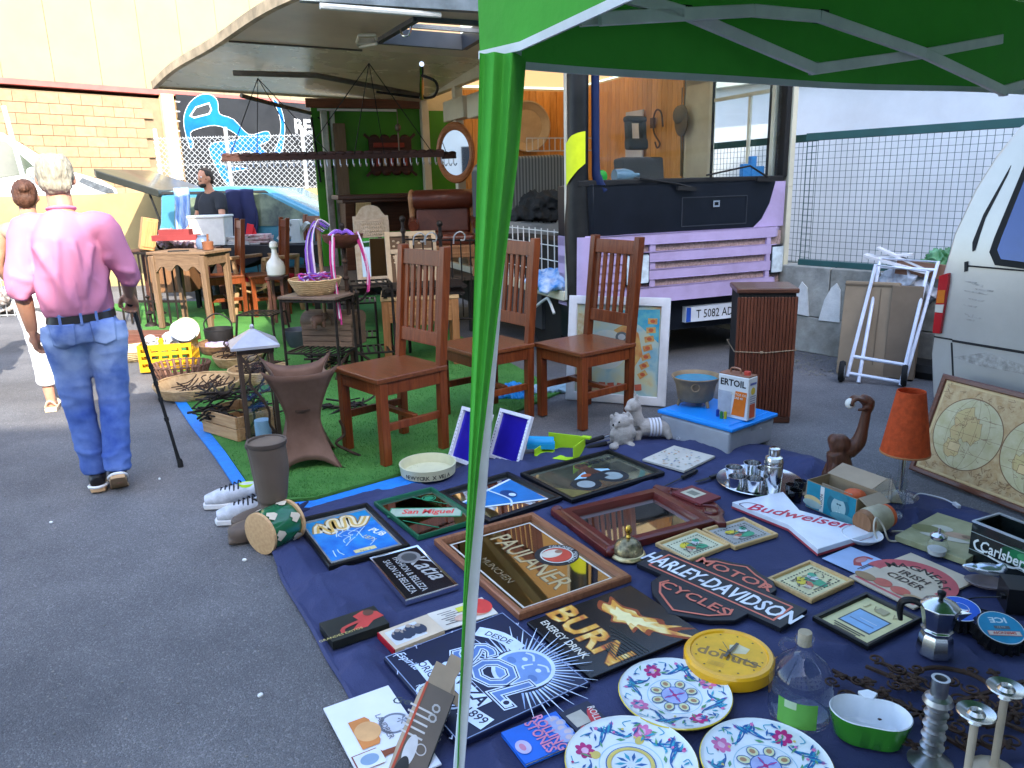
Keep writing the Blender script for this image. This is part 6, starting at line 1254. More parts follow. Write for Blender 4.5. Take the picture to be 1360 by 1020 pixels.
a=Art(0); a.b.m=Matrix.Translation((wA+.0022,L_*.75,-dA/2))@Matrix.Rotation(PI/2,4,'Y'); a.text('SPACE',0,.03,.03,(.62,.62,.6),0,0,.02)
for i in range(5): a.rect(0,.012-i*.013,.05-.006*(i%2),.005,(.5,.5,.5)); a.ell(-.034,.012-i*.013,.003,.003,(.55,.55,.55),8)
a.done('print',t)
# bell
ce=G(834,742); ce.z=ZC; t=thing('brass_bell','dark and gilt domed table bell with a brass knob','bell',ce)
b=B(); b.lathe([(.066,0),(.070,.006),(.066,.016),(.060,.02)],28); obj('rim',b,mat('brass_pale',(.50,.40,.20),.3,.8,var=.3,scale=30),t)
b=B(); b.lathe([(.060,.018),(.058,.035),(.048,.055),(.030,.07),(.012,.076),(0,.076)],28); obj('dome',b,mat('dome_gilt',(.03,.03,.026),.25,.6,col2=(.42,.34,.18),scale=24,var=.2),t)
b=B(); b.lathe([(.007,.074),(.010,.082),(.006,.09),(.013,.104),(.015,.115),(.008,.128),(0,.131)],16); obj('knob',b,mat('brass',(.62,.38,.07),.18,1,var=.1),t)
# silver tray, cups, shaker
ce=G(1008,645); ce.z=ZC; tr=ce; b=B(); b.lathe([(0,.004),(.16,.004),(.19,.014),(.2,.018),(.198,.021),(.185,.016),(.155,.009),(0,.009)],44); o=obj('silver_tray',b,mat('silver',(.66,.67,.68),.16,1,var=.12),loc=ce); tag(o,'round silver tray holding small cups and a shaker','tray')
for i,(x,y,lb) in enumerate([(974,638,'silver cup at the far left of the round tray'),(998,632,'silver cup in the back row of the tray, beside the shaker'),(978,651,'silver cup at the front left of the round tray'),(1001,654,'silver cup at the front of the tray, right of the front left cup'),(1016,640,'silver cup partly hidden behind the shaker')]):
    q=G(x,y+4); b=B(); b.lathe([(0,.003),(.028,.003),(.036,.01),(.040,.062),(.042,.066),(.039,.066),(.034,.012),(0,.008)],24); o=obj('silver_cup',b,mat('silver',(.66,.67,.68),.16,1),loc=(q.x,q.y,ZC+.007)); tag(o,lb,'cup','small silver cups on the round tray')
q=G(1025,658); t=thing('cocktail_shaker','tall steel cocktail shaker standing on the round tray','shaker',(q.x,q.y,ZC+.007))
b=B(); b.lathe([(0,0),(.034,0),(.036,.004),(.043,.13),(.041,.136)],28); obj('cup',b,mat('silver',(.66,.67,.68),.16,1),t); b=B(); b.lathe([(.043,.136),(.044,.15),(.038,.17),(.024,.178),(.024,.18)],28); obj('strainer',b,mat('silver',(.66,.67,.68),.16,1),t); b=B(); b.lathe([(.025,.178),(.026,.20),(.025,.212),(.018,.216),(0,.216)],24); obj('cap',b,mat('silver',(.66,.67,.68),.16,1),t)
M_tumb=mat('smoke_glass',(.35,.38,.42),.05,var=0,thin=.1)
for i,(x,y,lb) in enumerate([(1051,660,'small dark glass lying behind the bow tie sign, left one'),(1062,655,'small dark glass behind the bow tie sign, nearest the photo box'),(1056,668,'small dark glass touching the bow tie sign edge')]):
    q=G(x,y); b=B(); b.lathe([(0,0),(.026,0),(.030,.05),(.027,.05),(.024,.006),(0,.006)],18); o=obj('shot_glass',b,M_tumb,loc=(q.x,q.y,ZC)); tag(o,lb,'glass')
# bow tie sign
pts=[G(x,y,.03) for x,y in ((972,670),(1040,656),(1062,681),(1163,709),(1086,733),(1047,700))]
ce=sum(pts,Vector())/6; an=math.atan2((pts[3]-pts[0]).y,(pts[3]-pts[0]).x)+.06; ce.z=ZC; t=thing('bow_tie_sign','white bow tie shaped beer sign with red script','sign',ce,an)
loc_=[Matrix.Rotation(-an,2)@(p-ce).xy for p in pts]; b=B(); b.prism([tuple(q) for q in loc_],.002,.030); obj('panel',b,mat('sign_white',(.70,.73,.78),.3,coat=.3),t,.003)
b=B(); b.prism([tuple(q*1.004) for q in loc_],.0,.010); obj('red_back',b,mat('back_red',(.4,.06,.08),.5),t)
a=Art(.030); a.text('Budweiser',-.0,-.022,.105,(.50,.02,.06),-.04,.35,.016,.92); a.line([(-.225,.0),(-.25,.025),(-.22,.055),(-.18,.055)],.005,(.10,.04,.08),sm=5); a.done('print',t)
# photo box
p0=G(1070,672,ZC);p1=G(1135,700,ZC); u=p1-p0; an=math.atan2(u.y,u.x); n=Vector((-math.sin(an),math.cos(an),0)); Wd=u.length; hh=.125; c=(p0+p1)/2+n*.07; c.z=ZC; pbx=c.copy(); pbn=n.copy()
t=thing('photo_carton','open carton printed with a teal photo of a smiling woman','carton',c,an)
b=B(); b.box(0,-.07,hh/2,Wd,.003,hh); b.box(0,.07,hh/2,Wd,.003,hh); b.box(-Wd/2,0,hh/2,.003,.14,hh); b.box(Wd/2,0,hh/2,.003,.14,hh); b.box(0,0,.003,Wd,.14,.004); obj('carton_body',b,mat('carton_tan',(.30,.22,.13),.8),t)
b=B(); b.box(-Wd*.1,.12,hh+.012,Wd*.9,.1,.003,rx=.3); b.box(.0,-.035,hh*.8,Wd*.6,.003,.04); b.box(Wd/2+.03,.0,hh-.01,.06,.13,.003,ry=.5); obj('flap',b,M_kr,t)
a=Art(0); a.b.m=Matrix.Translation((0,-.0718,hh/2))@Matrix.Rotation(PI/2,4,'X'); TE=(.012,.20,.28); SKN=(.30,.44,.44)
a.rect(0,0,Wd-.004,hh-.004,TE); a.rect(-Wd*.17,0,.020,hh-.01,(.6,.6,.55)); a.text('VISION',-Wd*.155,-.04,.020,(.03,.03,.03),PI/2,0,.02,1,0); a.ell(-Wd*.36,-hh*.16,.045,.02,(.55,.42,.2)); a.ell(-Wd*.36,-hh*.30,.05,.018,(.3,.4,.38)); a.ell(Wd*.16,.0,.055,.052,(.02,.13,.18)); a.ell(Wd*.17,-.008,.036,.046,SKN); a.ell(Wd*.15,.008,.006,.004,(.03,.1,.12)); a.ell(Wd*.2,.008,.006,.004,(.03,.1,.12)); a.line([(Wd*.14,-.026),(Wd*.175,-.032),(Wd*.21,-.025)],[.003,.008],(.6,.66,.64),sm=4); a.line([(Wd*.175,.0),(Wd*.18,-.012)],.003,(.14,.28,.3)); a.ell(Wd*.16,.045,.05,.018,(.03,.20,.26)); a.ell(Wd*.3,-.045,.07,.02,(.10,.28,.32)); a.done('print',t)
b=B(); b.ell(0,0,.03,.05,.045,.03); o=obj('orange_ball',b,mat('orange_red',(.56,.10,.03),.5),loc=c+u.normalized()*.06+Vector((0,0,.07))); tag(o,'orange red rounded object inside the photo carton','ball')
# carved arm sculpture
q=G(1113,648); b=B()
b.tube([(0,0,0),(.005,0,.06),(-.005,0,.12),(-.02,0,.18)],[.058,.062,.058,.05],14,sm=4); b.ell(-.01,0,.215,.052,.05,.055); b.ell(-.035,.0,.235,.034,.04,.035); 
b.tube([(.03,0,.18),(.075,0,.23),(.09,0,.30),(.10,0,.385)],[.042,.036,.026,.022],12,sm=4)
b.tube([(.10,0,.385),(.105,0,.43),(.07,0,.455)],[.022,.032,.022],10,sm=3)
for i in range(4): b.tube([(.085,-.024+i*.016,.44),(.045,-.026+i*.016,.455),(.025,-.024+i*.016,.435),(.03,-.02+i*.014,.415)],[.011,.010,.009,.007],7,sm=3)
b.tube([(.105,-.02,.41),(.07,-.03,.405),(.05,-.024,.40)],[.011,.009,.007],7,sm=3)
b.tube([(-.03,-.04,.12),(-.05,-.03,.05),(-.055,-.02,0)],[.02,.026,.028],8,sm=3); b.tube([(-.03,.04,.12),(-.05,.03,.05),(-.055,.02,0)],[.02,.026,.028],8,sm=3)
sc_=thing('wood_carving','tall dark carved wooden figure raising one arm with a white ball','carving',(q.x,q.y,ZC),-.15)
sc_.scale=(.95,.95,.95)
o=bake('body',b,wood('carving_wood',(.06,.022,.012),(.13,.05,.026),.4,2),.006,2,parent=sc_)
b=B(); b.ell(.022,-.0,.425,.024,.024,.026); obj('ball',b,mat('ball_white',(.68,.66,.60),.4),sc_); b=B(); b.lathe([(0,-.026),(.007,-.0255),(.007,-.0235)],10); o=obj('ball_dot',b,mat('dot_dark',(.05,.05,.05),.4),sc_); o.rotation_euler=(-PI/2,0,0); o.location=(.02,-.001,.425)
b=B(); b.box(0,0,.002,.42,.3,.003); o=obj('cardboard_sheet',b,M_kr,loc=G(1125,650)+Vector((0,.0,ZC)),rz=-.3); tag(o,'flat piece of cardboard under the carved figure','cardboard')
# lamp
q=G(1195,664); t=thing('table_lamp','table lamp with an orange red fabric shade on a glass stem','lamp',(q.x,q.y,ZC)); 
b=B(); b.lathe([(0,0),(.075,0),(.078,.01),(.05,.02),(.022,.035)],20); obj('base',b,M_gl,t)
b=B(); n=16; pr=[(.020,.03),(.017,.20),(.020,.235)]; b.lathe(pr,16); b.v=[Vector((v.x*(1+.12*math.cos(8*math.atan2(v.y,v.x))),v.y*(1+.12*math.cos(8*math.atan2(v.y,v.x))),v.z)) for v in b.v]; obj('stem',b,M_gl,t)
b=B(); b.lathe([(.008,.03),(.008,.23)],10); obj('rod',b,M_chrome,t)
b=B(); b.lathe([(.103,.215),(.058,.50),(.055,.50),(.10,.215)],36); b.f=b.f; obj('shade',b,mat('shade_orange',(.55,.085,.022),.85,var=.25,scale=40,bump=.4,bscale=90,transl=.25),t)
b=B(); b.lathe([(.104,.214),(.105,.219),(.102,.222)],36); obj('shade_trim',b,mat('trim_brown',(.4,.16,.06),.7),t)
b=B(); P=[q+Vector(v) for v in ((.05,-.02,ZC+.006),(.10,.02,.02),(.17,-.03,.018),(.19,-.10,.018))]; b.tube(P,.003,6,sm=6); b.box(P[3].x,P[3].y-.015,.02,.014,.04,.014); o=obj('lamp_cord',b,mat('cord_white',(.68,.68,.7),.5)); tag(o,'white plugged cord of the orange lamp on the blue cloth','cord')
# tumblers
for x,y,lb in ((1170,668,'clear tumbler left of the lamp stem'),(1190,690,'taller clear glass in front of the lamp stem')):
    q=G(x,y); b=B(); hh=.13 if x<1180 else .17; b.lathe([(0,.004),(.026,.004),(.028,.012),(.032,hh),(.030,hh),(.026,.016),(0,.014)],22); o=obj('drinking_glass',b,M_gl,loc=(q.x,q.y,ZC)); tag(o,lb,'glass')
# lying jar with cord, plate below
q=G(1165,712); t=thing('small_appliance','cream and wood cylinder appliance lying on its side with a looped cord','appliance',(q.x,q.y,ZC),.45)
b=B(); b.m=Matrix.Translation((0,.02,.055))@Matrix.Rotation(PI/2,4,'Y'); b.lathe([(0,-.075),(.045,-.075),(.052,-.05)],22); obj('wood_end',b,wood('app_wood',(.20,.09,.04),(.3,.15,.07),.5,2),t)
b=B(); b.m=Matrix.Translation((0,.02,.055))@Matrix.Rotation(PI/2,4,'Y'); b.lathe([(.052,-.05),(.056,-.03),(.056,.04),(.05,.055)],22); obj('cream_body',b,mat('app_cream',(.40,.36,.24),.4,var=.2,scale=14),t)
b=B(); b.m=Matrix.Translation((0,.02,.055))@Matrix.Rotation(PI/2,4,'Y'); b.lathe([(.05,.055),(.048,.075),(.03,.085),(0,.085)],22); obj('orange_end',b,mat('orange_red',(.56,.10,.03),.5),t)
b=B(); b.tube([(-.06,-.05,.004),(-.09,-.05,.06),(-.07,-.04,.10),(-.035,-.05,.06),(-.02,-.07,.004),(.04,-.09,.004),(.10,-.05,.004),(.06,-.02,.004)],.004,6,sm=6); b.tube([(.02,-.08,.004),(.09,-.13,.004),(.03,-.15,.004),(.06,-.16,.004)],.004,6,sm=6); b.box(.075,-.16,.01,.03,.014,.014); obj('cord',b,mat('cord_cream',(.55,.50,.40),.5),t)
q=G(1144,722); b=B(); b.lathe([(0,.004),(.05,.004),(.078,.03),(.076,.033),(.05,.009),(0,.009)],30); o=obj('white_saucer',b,mat('china_white',(.70,.72,.76),.2,coat=.4),loc=(q.x,q.y,ZC)); tag(o,'plain white saucer tucked behind the bow tie sign','saucer')
# cream drum tin, tile
q=G(569,632); t=thing('round_cream_box','round cream box with a pale dark lettered side','box',(q.x,q.y,ZC)); b=B(); b.lathe([(0,.004),(.128,.004),(.138,.01),(.143,.055),(.145,.062),(.138,.062),(.132,.014),(0,.012)],44); obj('box_body',b,mat('box_pale',(.56,.54,.36),.45,var=.08,scale=12),t)
b=B(); 
for k,ch in enumerate('NEW YORK X VEJA'):
    if ch==' ': continue
    vs,fs,_=textgeo(ch,.02,0); o0=len(b.v); an=-2.35+k*.115
    b.add([(.1415*math.cos(an+v.x*.028/.14),.1415*math.sin(an+v.x*.028/.14),.018+v.y*.028) for v in vs],fs)
obj('lettering',b,mat('letter_dark',(.05,.05,.04),.5),t)
t,w,h=book('tile','square patterned beige tile behind the framed motorbike mirror','tile',[(857,608),(897,591),(948,606),(905,627)],.012,mat('tile_beige',(.54,.50,.42),.5),pages=0)
a=Art(.012); rn=random.Random(6)
for i in range(60): x,y=rn.uniform(-.45,.45)*w,rn.uniform(-.45,.45)*h; a.ell(x,y,rn.uniform(.004,.010),rn.uniform(.003,.007),rn.choice([(.42,.22,.12),(.2,.24,.3),(.5,.36,.2),(.25,.3,.2)]),8,rn.uniform(0,3))
a.done('print',t)
for (p,q,lb,hd) in (((882,646),(925,625),'slim steel skewer with a dark handle near the beige tile',1),((925,640),(958,630),'short dark red knife above the mirror crest',2)):
    A_,B_=G(*p,ZC+.008),G(*q,ZC+.008); b=B(); m=A_.lerp(B_,.55); b.span(A_,m,.008 if hd==1 else .02,.002); b.span(m,B_,.018,.014); o=obj('knife',b,[mat('knife_dark',(.05,.02,.02) if hd==2 else (.02,.02,.02),.4)]); tag(o,lb,'knife'); 
M_tarp=mat('blue_cloth',(.028,.035,.092),.65,var=.2,scale=3,bump=.25,bscale=160,col2=(.046,.055,.13),dirt=.15,spec=.2)
TP=[G(*p) for p in [(362,742),(372,700),(397,684),(470,662),(560,638),(640,614),(740,600),(860,583),(1000,592),(1065,607),(1120,628),(1190,648),(1260,668),(1330,695),(1420,730),(1500,770)]]
BP=[G(*p) for p in [(362,742),(378,775),(420,850),(455,910),(500,1010),(520,1060),(560,1130)]]
FAR=cr(TP,6); LEFT=cr(BP,6)
BR=Vector((2.1,.95,0)); 
bpy.context.view_layer.update()
for o_ in [o for o in C.objects if o.parent is None and o.get('label')]:
    if any((f[0].xy-o_.location.xy).length<.03 for f in FLATS): continue
    P_=[m_.matrix_world@Vector(c_) for m_ in [o_]+list(o_.children) if m_.type=='MESH' for c_ in m_.bound_box]
    if not P_ or min(p.z for p in P_)>.1: continue
    xs=[p.x for p in P_];ys=[p.y for p in P_]; hx_,hy_=(max(xs)-min(xs))/2,(max(ys)-min(ys))/2
    if hx_<.7 and hy_<.7: FLATS.append((Vector(((max(xs)+min(xs))/2,(max(ys)+min(ys))/2,0)),0,hx_*.92,hy_*.92))
def tarp_h(x,y):
    r=1-abs(noise.noise(Vector((x*2.1+y*1.2,y*2.6-x*.9,.3))))
    r2=1-abs(noise.noise(Vector((x*5.3-y*3.1,y*4.1+x*2.0,4.3))))
    r3=1-abs(noise.noise(Vector((x*11+y*7,y*9-x*6,9.3))))
    k=1
    for c,a,hw,hh in FLATS:
        dx,dy=x-c.x,y-c.y
        if abs(dx)+abs(dy)>1.1: continue
        ca,sa=math.cos(a),math.sin(a); d=max(abs(dx*ca+dy*sa)-hw,abs(-dx*sa+dy*ca)-hh); k=min(k,max(0,(d-.012)/.07))
    u_,v_=x*.86+y*.5,-x*.5+y*.86; fo=0
    for q,p_ in ((u_,.52),(v_,.47)): d=abs((q+.13)%p_-p_/2); fo+=.0045*math.exp(-(d/.010)**2)
    return fo*(.35+.65*k)+.005+k*(.044*r**4+.021*r2**4+.009*r3**4)+.003*noise.noise(Vector((x*3,y*3,0)))
NUc,NVc=210,170
def lpl(P,t): x=t*(len(P)-1); i=min(int(x),len(P)-2); return P[i].lerp(P[i+1],x-i)
NEAR0,NEAR1=LEFT[-1],BR; RIGHT0=FAR[-1]
def tarp(u,v):
    a=lpl(FAR,u)*(1-v)+NEAR0.lerp(NEAR1,u)*v; l=lpl(LEFT,v)*(1-u)+RIGHT0.lerp(BR,v)*u
    c=(LEFT[0]*(1-u)*(1-v)+RIGHT0*u*(1-v)+NEAR0*(1-u)*v+BR*u*v); p=a+l-c
    e=min(u,1-u,v,1-v)
    return Vector((p.x,p.y,tarp_h(p.x,p.y)*(.4+.6*min(1,e*14))+.0015))
b=B(); b.grid(tarp,NUc,NVc); b.f=[f[::-1] for f in b.f]; o=obj('blue_cloth',b,M_tarp); tag(o,'large creased navy blue cloth spread on the asphalt under the bric-a-brac','cloth')
b=B(); b.tube([lpl(LEFT,t/20)+Vector((.006+.004*math.sin(t*1.3),0,.008)) for t in range(2,21)],.012,6,sm=2); obj('folded_hem',b,M_tarp,o)
# ================================================================ ON THE MAT AND THE ASPHALT
def irons(name,label,loc,rx,ry,hz,n,seed,m=None,L=.13,r=.0045):
    rn=random.Random(seed); b=B()
    for i in range(n):
        c=Vector((rn.uniform(-.75,.75)*rx,rn.uniform(-.75,.75)*ry,rn.uniform(.1,1)*hz)); a=rn.uniform(0,PI); d=Vector((math.cos(a),math.sin(a),rn.uniform(-.25,.25)))*L*rn.uniform(.4,1)
        k=rn.random()
        if k<.5: b.tube([c-d*.5,c+d*.5],r*rn.uniform(.7,1.4),5)
        elif k<.8: b.tube([c-d*.5,c,c+d*.4+Vector((0,0,.03)),c+d*.3+Vector((.02,.02,.05))],r,5,sm=3)
        else: b.tube([c+Vector((.028*math.cos(t*PI/5),.02*math.sin(t*PI/5),.01*math.sin(t))) for t in range(10)],r,5,closed=True); b.tube([c+Vector((.028,0,0)),c+Vector((.028,0,0))+d*.7],r,5)
    o=obj(name,b,m or M_rust,loc=loc); return tag(o,label,'ironware',kind='stuff')
q=G(265,524); basket('wicker_basket','large flat pale wicker basket nearest the asphalt edge, holding iron rods',(q.x,q.y,.018),.30,.075,M_wick,.85,7); irons('iron_bits','loose rusty rods lying in the large flat wicker basket',(q.x,q.y,.035),.22,.2,.04,34,1,L=.22)
q=G(243,506); b=B(); 
for i in range(3): b.tube([(.22*(.8+.1*i)*math.cos(a*PI/14),.19*(.8+.1*i)*math.sin(a*PI/14),.02+.05*i) for a in range(28)],.006,5,closed=True)
for i in range(26): a=i*PI/13; b.tube([(.175*math.cos(a),.15*math.sin(a),.02),(.22*math.cos(a),.19*math.sin(a),.13)],.012,5)
b.lathe([(0,.012),(.17,.012),(.17,.02),(0,.02)],24); o=obj('rusty_wire_basket',b,mat('rust_brown',(.12,.06,.04),.7,var=.4,scale=20),loc=(q.x,q.y,.018)); tag(o,'rusty dark slatted basket behind the large flat wicker basket','basket')
q=G(318,487); basket('wicker_basket','medium wicker basket heaped with iron hinges behind the lantern',(q.x,q.y,.018),.20,.08,M_wick,.8,7); irons('iron_bits','heap of iron hinges and hooks in the medium wicker basket',(q.x,q.y,.06),.17,.16,.12,60,2)
q=G(345,508); basket('wicker_basket','pale wicker basket of iron scraps half hidden by the lantern',(q.x,q.y,.018),.22,.09,M_wick,.8,7); irons('iron_bits','iron scraps in the basket half hidden by the lantern',(q.x,q.y,.05),.18,.17,.11,55,3)
q=G(305,468); basket('wicker_basket','dark brown shallow basket with purple cloth beside the black cauldron',(q.x,q.y,.018),.27,.075,M_wickd,.85,7)
heap('purple_cloth','purple and white cloths in the dark shallow basket','cloth',(q.x-.08,q.y-.03,.04),.14,.1,.07,mat('cloth_purple',(.14,.08,.26),.9,col2=(.5,.48,.5),scale=9),7)
q=G(180,478); basket('wicker_basket','pale shallow straw basket just left of the cane by the trousers',(q.x,q.y,.01),.20,.09,mat('straw',(.55,.42,.24),.8,var=.2,scale=30,bump=.5,bscale=110),.6,6)
b=B(); b.box(0,0,.05,.8,.25,.09); o=obj('wooden_tray',b,wood('tray_dark',(.09,.035,.022),(.15,.06,.04),.5,0),loc=G(208,456)+Vector((0,0,.018)),rz=-.1,bev=.006); tag(o,'dark brown wooden trough behind the yellow crate','trough')
# yellow crate of cups
q=G(228,490); t=thing('yellow_crate','yellow slotted plastic crate full of white cups','crate',(q.x,q.y,.018),R(12)); M_yc=mat('crate_yellow',(.58,.30,.012),.4,var=.12,scale=6,dirt=.2)
w,d,hh=.40,.30,.22
for sx,sy,L_,rz in ((0,-1,w,0),(0,1,w,0),(-1,0,d,PI/2),(1,0,d,PI/2)):
    b=B(); M=Matrix.Translation((sx*w/2,sy*d/2,0))@Matrix.Rotation(rz,4,'Z'); b.m=M
    for z,h_ in ((.02,.04),(.085,.035),(.145,.03),(.205,.035)): b.box(0,0,z,L_,.012,h_)
    for k in range(6): x=-L_/2+L_*k/5; b.box(x*.97,0,.11,.022,.014,.22)
    b.box(0,0,.19,L_*.5,.013,.04); obj('crate_side',b,M_yc,t,.002,seg=1)
b=B(); b.box(0,0,.008,w,d,.012); obj('crate_base',b,M_yc,t)
M_chn=mat('cup_white',(.46,.47,.49),.2,coat=.4); rn=random.Random(9); cm=None
GCU='white cups heaped in the yellow crate'
cb=B(); cb.lathe([(0,0),(.022,0),(.036,.02),(.042,.055),(.039,.055),(.033,.02),(0,.006)],18); cb.tube([(.038,0,.045),(.062,0,.04),(.058,0,.018),(.034,0,.015)],.005,6,sm=3); cm=mesh('white_cup',cb,M_chn)
for i in range(18):
    o=bpy.data.objects.new('white_cup',cm); C.objects.link(o); lx,ly=rn.uniform(-.15,.15),rn.uniform(-.10,.10); c_,s_=math.cos(R(12)),math.sin(R(12)); o.location=(q.x+lx*c_-ly*s_,q.y+lx*s_+ly*c_,.18+.018+rn.uniform(0,.06)); o.rotation_euler=(rn.uniform(-1.4,1.4),rn.uniform(-1,1),rn.uniform(0,6)); tag(o,'plain white china cup in the heap filling the yellow crate','cup',GCU)
for dx,dy,rz,rx,lb in ((.16,.02,.5,1.2,'cream plate standing steeply at the back of the yellow crate'),(.17,-.08,.4,.85,'white plate leaning out over the right side of the yellow crate')):
    b=B(); b.lathe([(0,0),(.06,0),(.10,.012),(.098,.016),(.06,.005),(0,.005)],30); o=obj('dinner_plate',b,mat('china_cream',(.40,.36,.24),.25,coat=.3) if dx<.165 else M_chn,loc=(q.x+dx,q.y+dy,.33)); o.rotation_euler=(rx,.3,rz); tag(o,lb,'plate')
# cauldron on the mat
q=G(293,462); t=thing('black_cauldron','black iron cauldron with an arched handle on the mat','cauldron',(q.x,q.y,.018)); M_bi=mat('cast_iron',(.020,.019,.020),.6,.4,var=.3,bump=.2,bscale=50)
b=B(); b.lathe([(0,.02),(.10,.02),(.125,.05),(.13,.16),(.135,.165),(.13,.17),(.12,.165),(.112,.05),(0,.035)],28); obj('pot_body',b,M_bi,t); b=B(); b.tube([(-.125,0,.15),(-.12,0,.24),(0,0,.31),(.12,0,.24),(.125,0,.15)],.007,6,sm=5); obj('pot_handle',b,M_bi,t)
q=G(398,462); b=B(); b.lathe([(0,.0),(.09,0),(.13,.1),(.14,.16),(.13,.16),(.10,.02),(0,.02)],26); o=obj('grey_bucket',b,mat('bucket_grey',(.06,.07,.09),.4,.4),loc=(q.x,q.y,.018)); tag(o,'dark grey bucket beside the plank chest under the iron table','bucket')
# crate of iron tools
q=G(303,580); t=thing('wooden_crate','pale wooden crate heaped with black iron tools beside the lantern','crate',(q.x+.06,q.y+.05,.018),R(-38)); M_cr=wood('crate_wood',(.36,.20,.09),(.5,.32,.16),.7,0)
w,d,hh=.36,.26,.15
for sy in (-1,1):
    for z in (.038,.112): b=B(); b.box(0,sy*d/2,z,w,.014,.068); obj('slat',b,M_cr,t,.002,seg=1)
for sx in (-1,1):
    for z in (.038,.112): b=B(); b.box(sx*w/2,0,z,.014,d-.016,.068); obj('slat',b,M_cr,t,.002,seg=1)
b=B(); b.box(0,0,.008,w,d,.012); obj('base',b,M_cr,t)
irons('iron_bits','black iron keys and hooks heaped over the pale wooden crate',(q.x+.02,q.y+.08,.10),.27,.17,.16,85,4,M_iron,.17,.006)
irons('iron_bits','black iron tongs lying on the mat behind the rusty planter',G(450,545)+Vector((0,0,.02)),.25,.12,.03,14,5,M_iron,.3,.007)
irons('iron_bits','jumble of iron scrolls under the iron side table',G(430,500)+Vector((0,.1,.02)),.22,.15,.12,26,6,M_iron,.25,.007)
# lantern
q=G(352,592); t=thing('garden_lantern','tall dark metal lantern with wavy braces and a pale pyramid roof','lantern',(q.x,q.y,.018),R(22)); M_lan=mat('lantern_brown',(.075,.050,.038),.5,.5,var=.3,scale=8)
w,hh=.165,.58
for sx in (-1,1):
    for sy in (-1,1): b=B(); b.box(sx*w/2,sy*w/2,hh/2,.022,.022,hh); obj('post',b,M_lan,t,.002)
for z in (.02,.56): b=B(); frame_bars(b,w+.03,w+.03,[(0,z-.015),(0,z+.015),(.03,z+.015),(.03,z-.015)]); obj('ring_frame',b,M_lan,t)
for k in range(4):
    b=B(); M=Matrix.Rotation(k*PI/2,4,'Z'); P=[M@Vector(((-w/2+w*i/6),-w/2-.004,.04+.50*i/6+.02*math.sin(i*1.6))) if True else None for i in range(7)]; P=[M@Vector((-w/2+w*i/6+.018*math.sin(i*2.2),-w/2-.002,.54-.50*i/6)) for i in range(7)]; b.tube(P,.010,6,sm=4,ry=.5); obj('wavy_brace',b,M_lan,t)
    b=B(); b.m=M; b.box(0,-w/2+.006,.29,w-.02,.003,.52); obj('pane',b,M_gl,t)
b=B(); e=.128; b.add([(-e,-e,.575),(e,-e,.575),(e,e,.575),(-e,e,.575),(-e,-e,.59),(e,-e,.59),(e,e,.59),(-e,e,.59),(0,0,.675)],[(3,2,1,0),(0,1,5,4),(1,2,6,5),(2,3,7,6),(3,0,4,7),(4,5,8),(5,6,8),(6,7,8),(7,4,8)]); b.ell(0,0,.68,.012,.012,.016); obj('roof',b,mat('lantern_roof',(.40,.39,.42),.4,.4,var=.2),t)
b=B(); b.lathe([(0,.03),(.045,.03),(.045,.14),(0,.14)],16); obj('candle',b,mat('candle_blue',(.25,.42,.62),.5),t)
# rusty hourglass planter
q=G(412,618); t=thing('rusty_planter','rusty brown sheet metal planter pinched in the middle with pointed corners','planter',(q.x-.02,q.y+.02,.018),R(18)); b=B(); N_=14; sd=10
def hg(u,v,k):  # v height, u along side k
    s=.085+.105*(abs(2*v-1))**1.7; x=-1+2*u; bow=1-.30*(1-x*x)*(.4+.6*abs(2*v-1)); z=.50*v+(.055*abs(x)**3*(1 if v>.5 else -1))*(abs(2*v-1))**2; 
    if v<.5: z=max(z,0) if abs(x)>.95 else z+.05*(1-2*v)*(1-x*x)
    p=Vector((x*s,-s*bow,max(0,z))); return Matrix.Rotation(k*PI/2,4,'Z')@p
for k in range(4): b.grid(lambda u,v:hg(u,v,k),sd,N_)
o=obj('sheet_body',b,mat('rust_sheet',(.10,.052,.035),.55,.4,var=.35,scale=5,dirt=.3,bump=.1,bscale=30,col2=(.17,.10,.075)),t); m=o.modifiers.new('s','SOLIDIFY'); m.thickness=.004
b=B(); b.lathe([(0,.3),(.09,.3),(.09,.31),(0,.31)],16); obj('inner_tray',b,M_rust,t)
b=B(); P=[(.19,.02,.20),(.21,.02,.12),(.16,.0,.08),(.22,.0,.03),(.28,-.03,.0)]; b.tube(P,.008,6,sm=5); obj('twisted_stem',b,M_rust,t)
# wellington boots
def boot(label,px,rz,shaft=True,tilt=0):
    q=G(*px); b=B()
    if shaft: b.tube([(0,0,.06),(.005,0,.15),(.012,0,.28),(.005,0,.42)],[.050,.056,.072,.078],18,sm=3)
    b.tube([(.0,0,.045),(-.08,0,.045),(-.15,0,.04),(-.185,0,.035)],[.05,.05,.044,.026],16,sm=3,ry=.95); b.ell(.0,0,.05,.052,.048,.05)
    b.box(-.07,0,.012,.24,.075,.022)
    o=bake('rubber_boot',b,mat('boot_brown',(.115,.085,.065),.55,var=.12,scale=4),.007,5,lambda p,n:.0025*noise.noise(p*14)+(-.004*abs(math.sin(p.z*70)) if p.z<.16 and p.z>.07 else 0),loc=(q.x,q.y,.006),rz=rz); tag(o,label,'boot','pair of brown rubber boots'); 
    r=B(); r.lathe([(.079,.405),(.082,.41),(.082,.425),(.074,.425),(.070,.40),(.0,.36)],24); r.v=[v+Vector((.005,0,0)) for v in r.v]; obj('boot_top',r,mat('boot_lip',(.08,.06,.048),.6),o); return o
boot('tall brown rubber boot standing upright beside the lantern',(358,694),R(38))
boot('tall brown rubber boot nearer the green drum, its toe on the asphalt',(366,712),R(22)); [o for o in C.objects if o.name.startswith('rubber_boot')][0].scale=(.86,.86,.86)
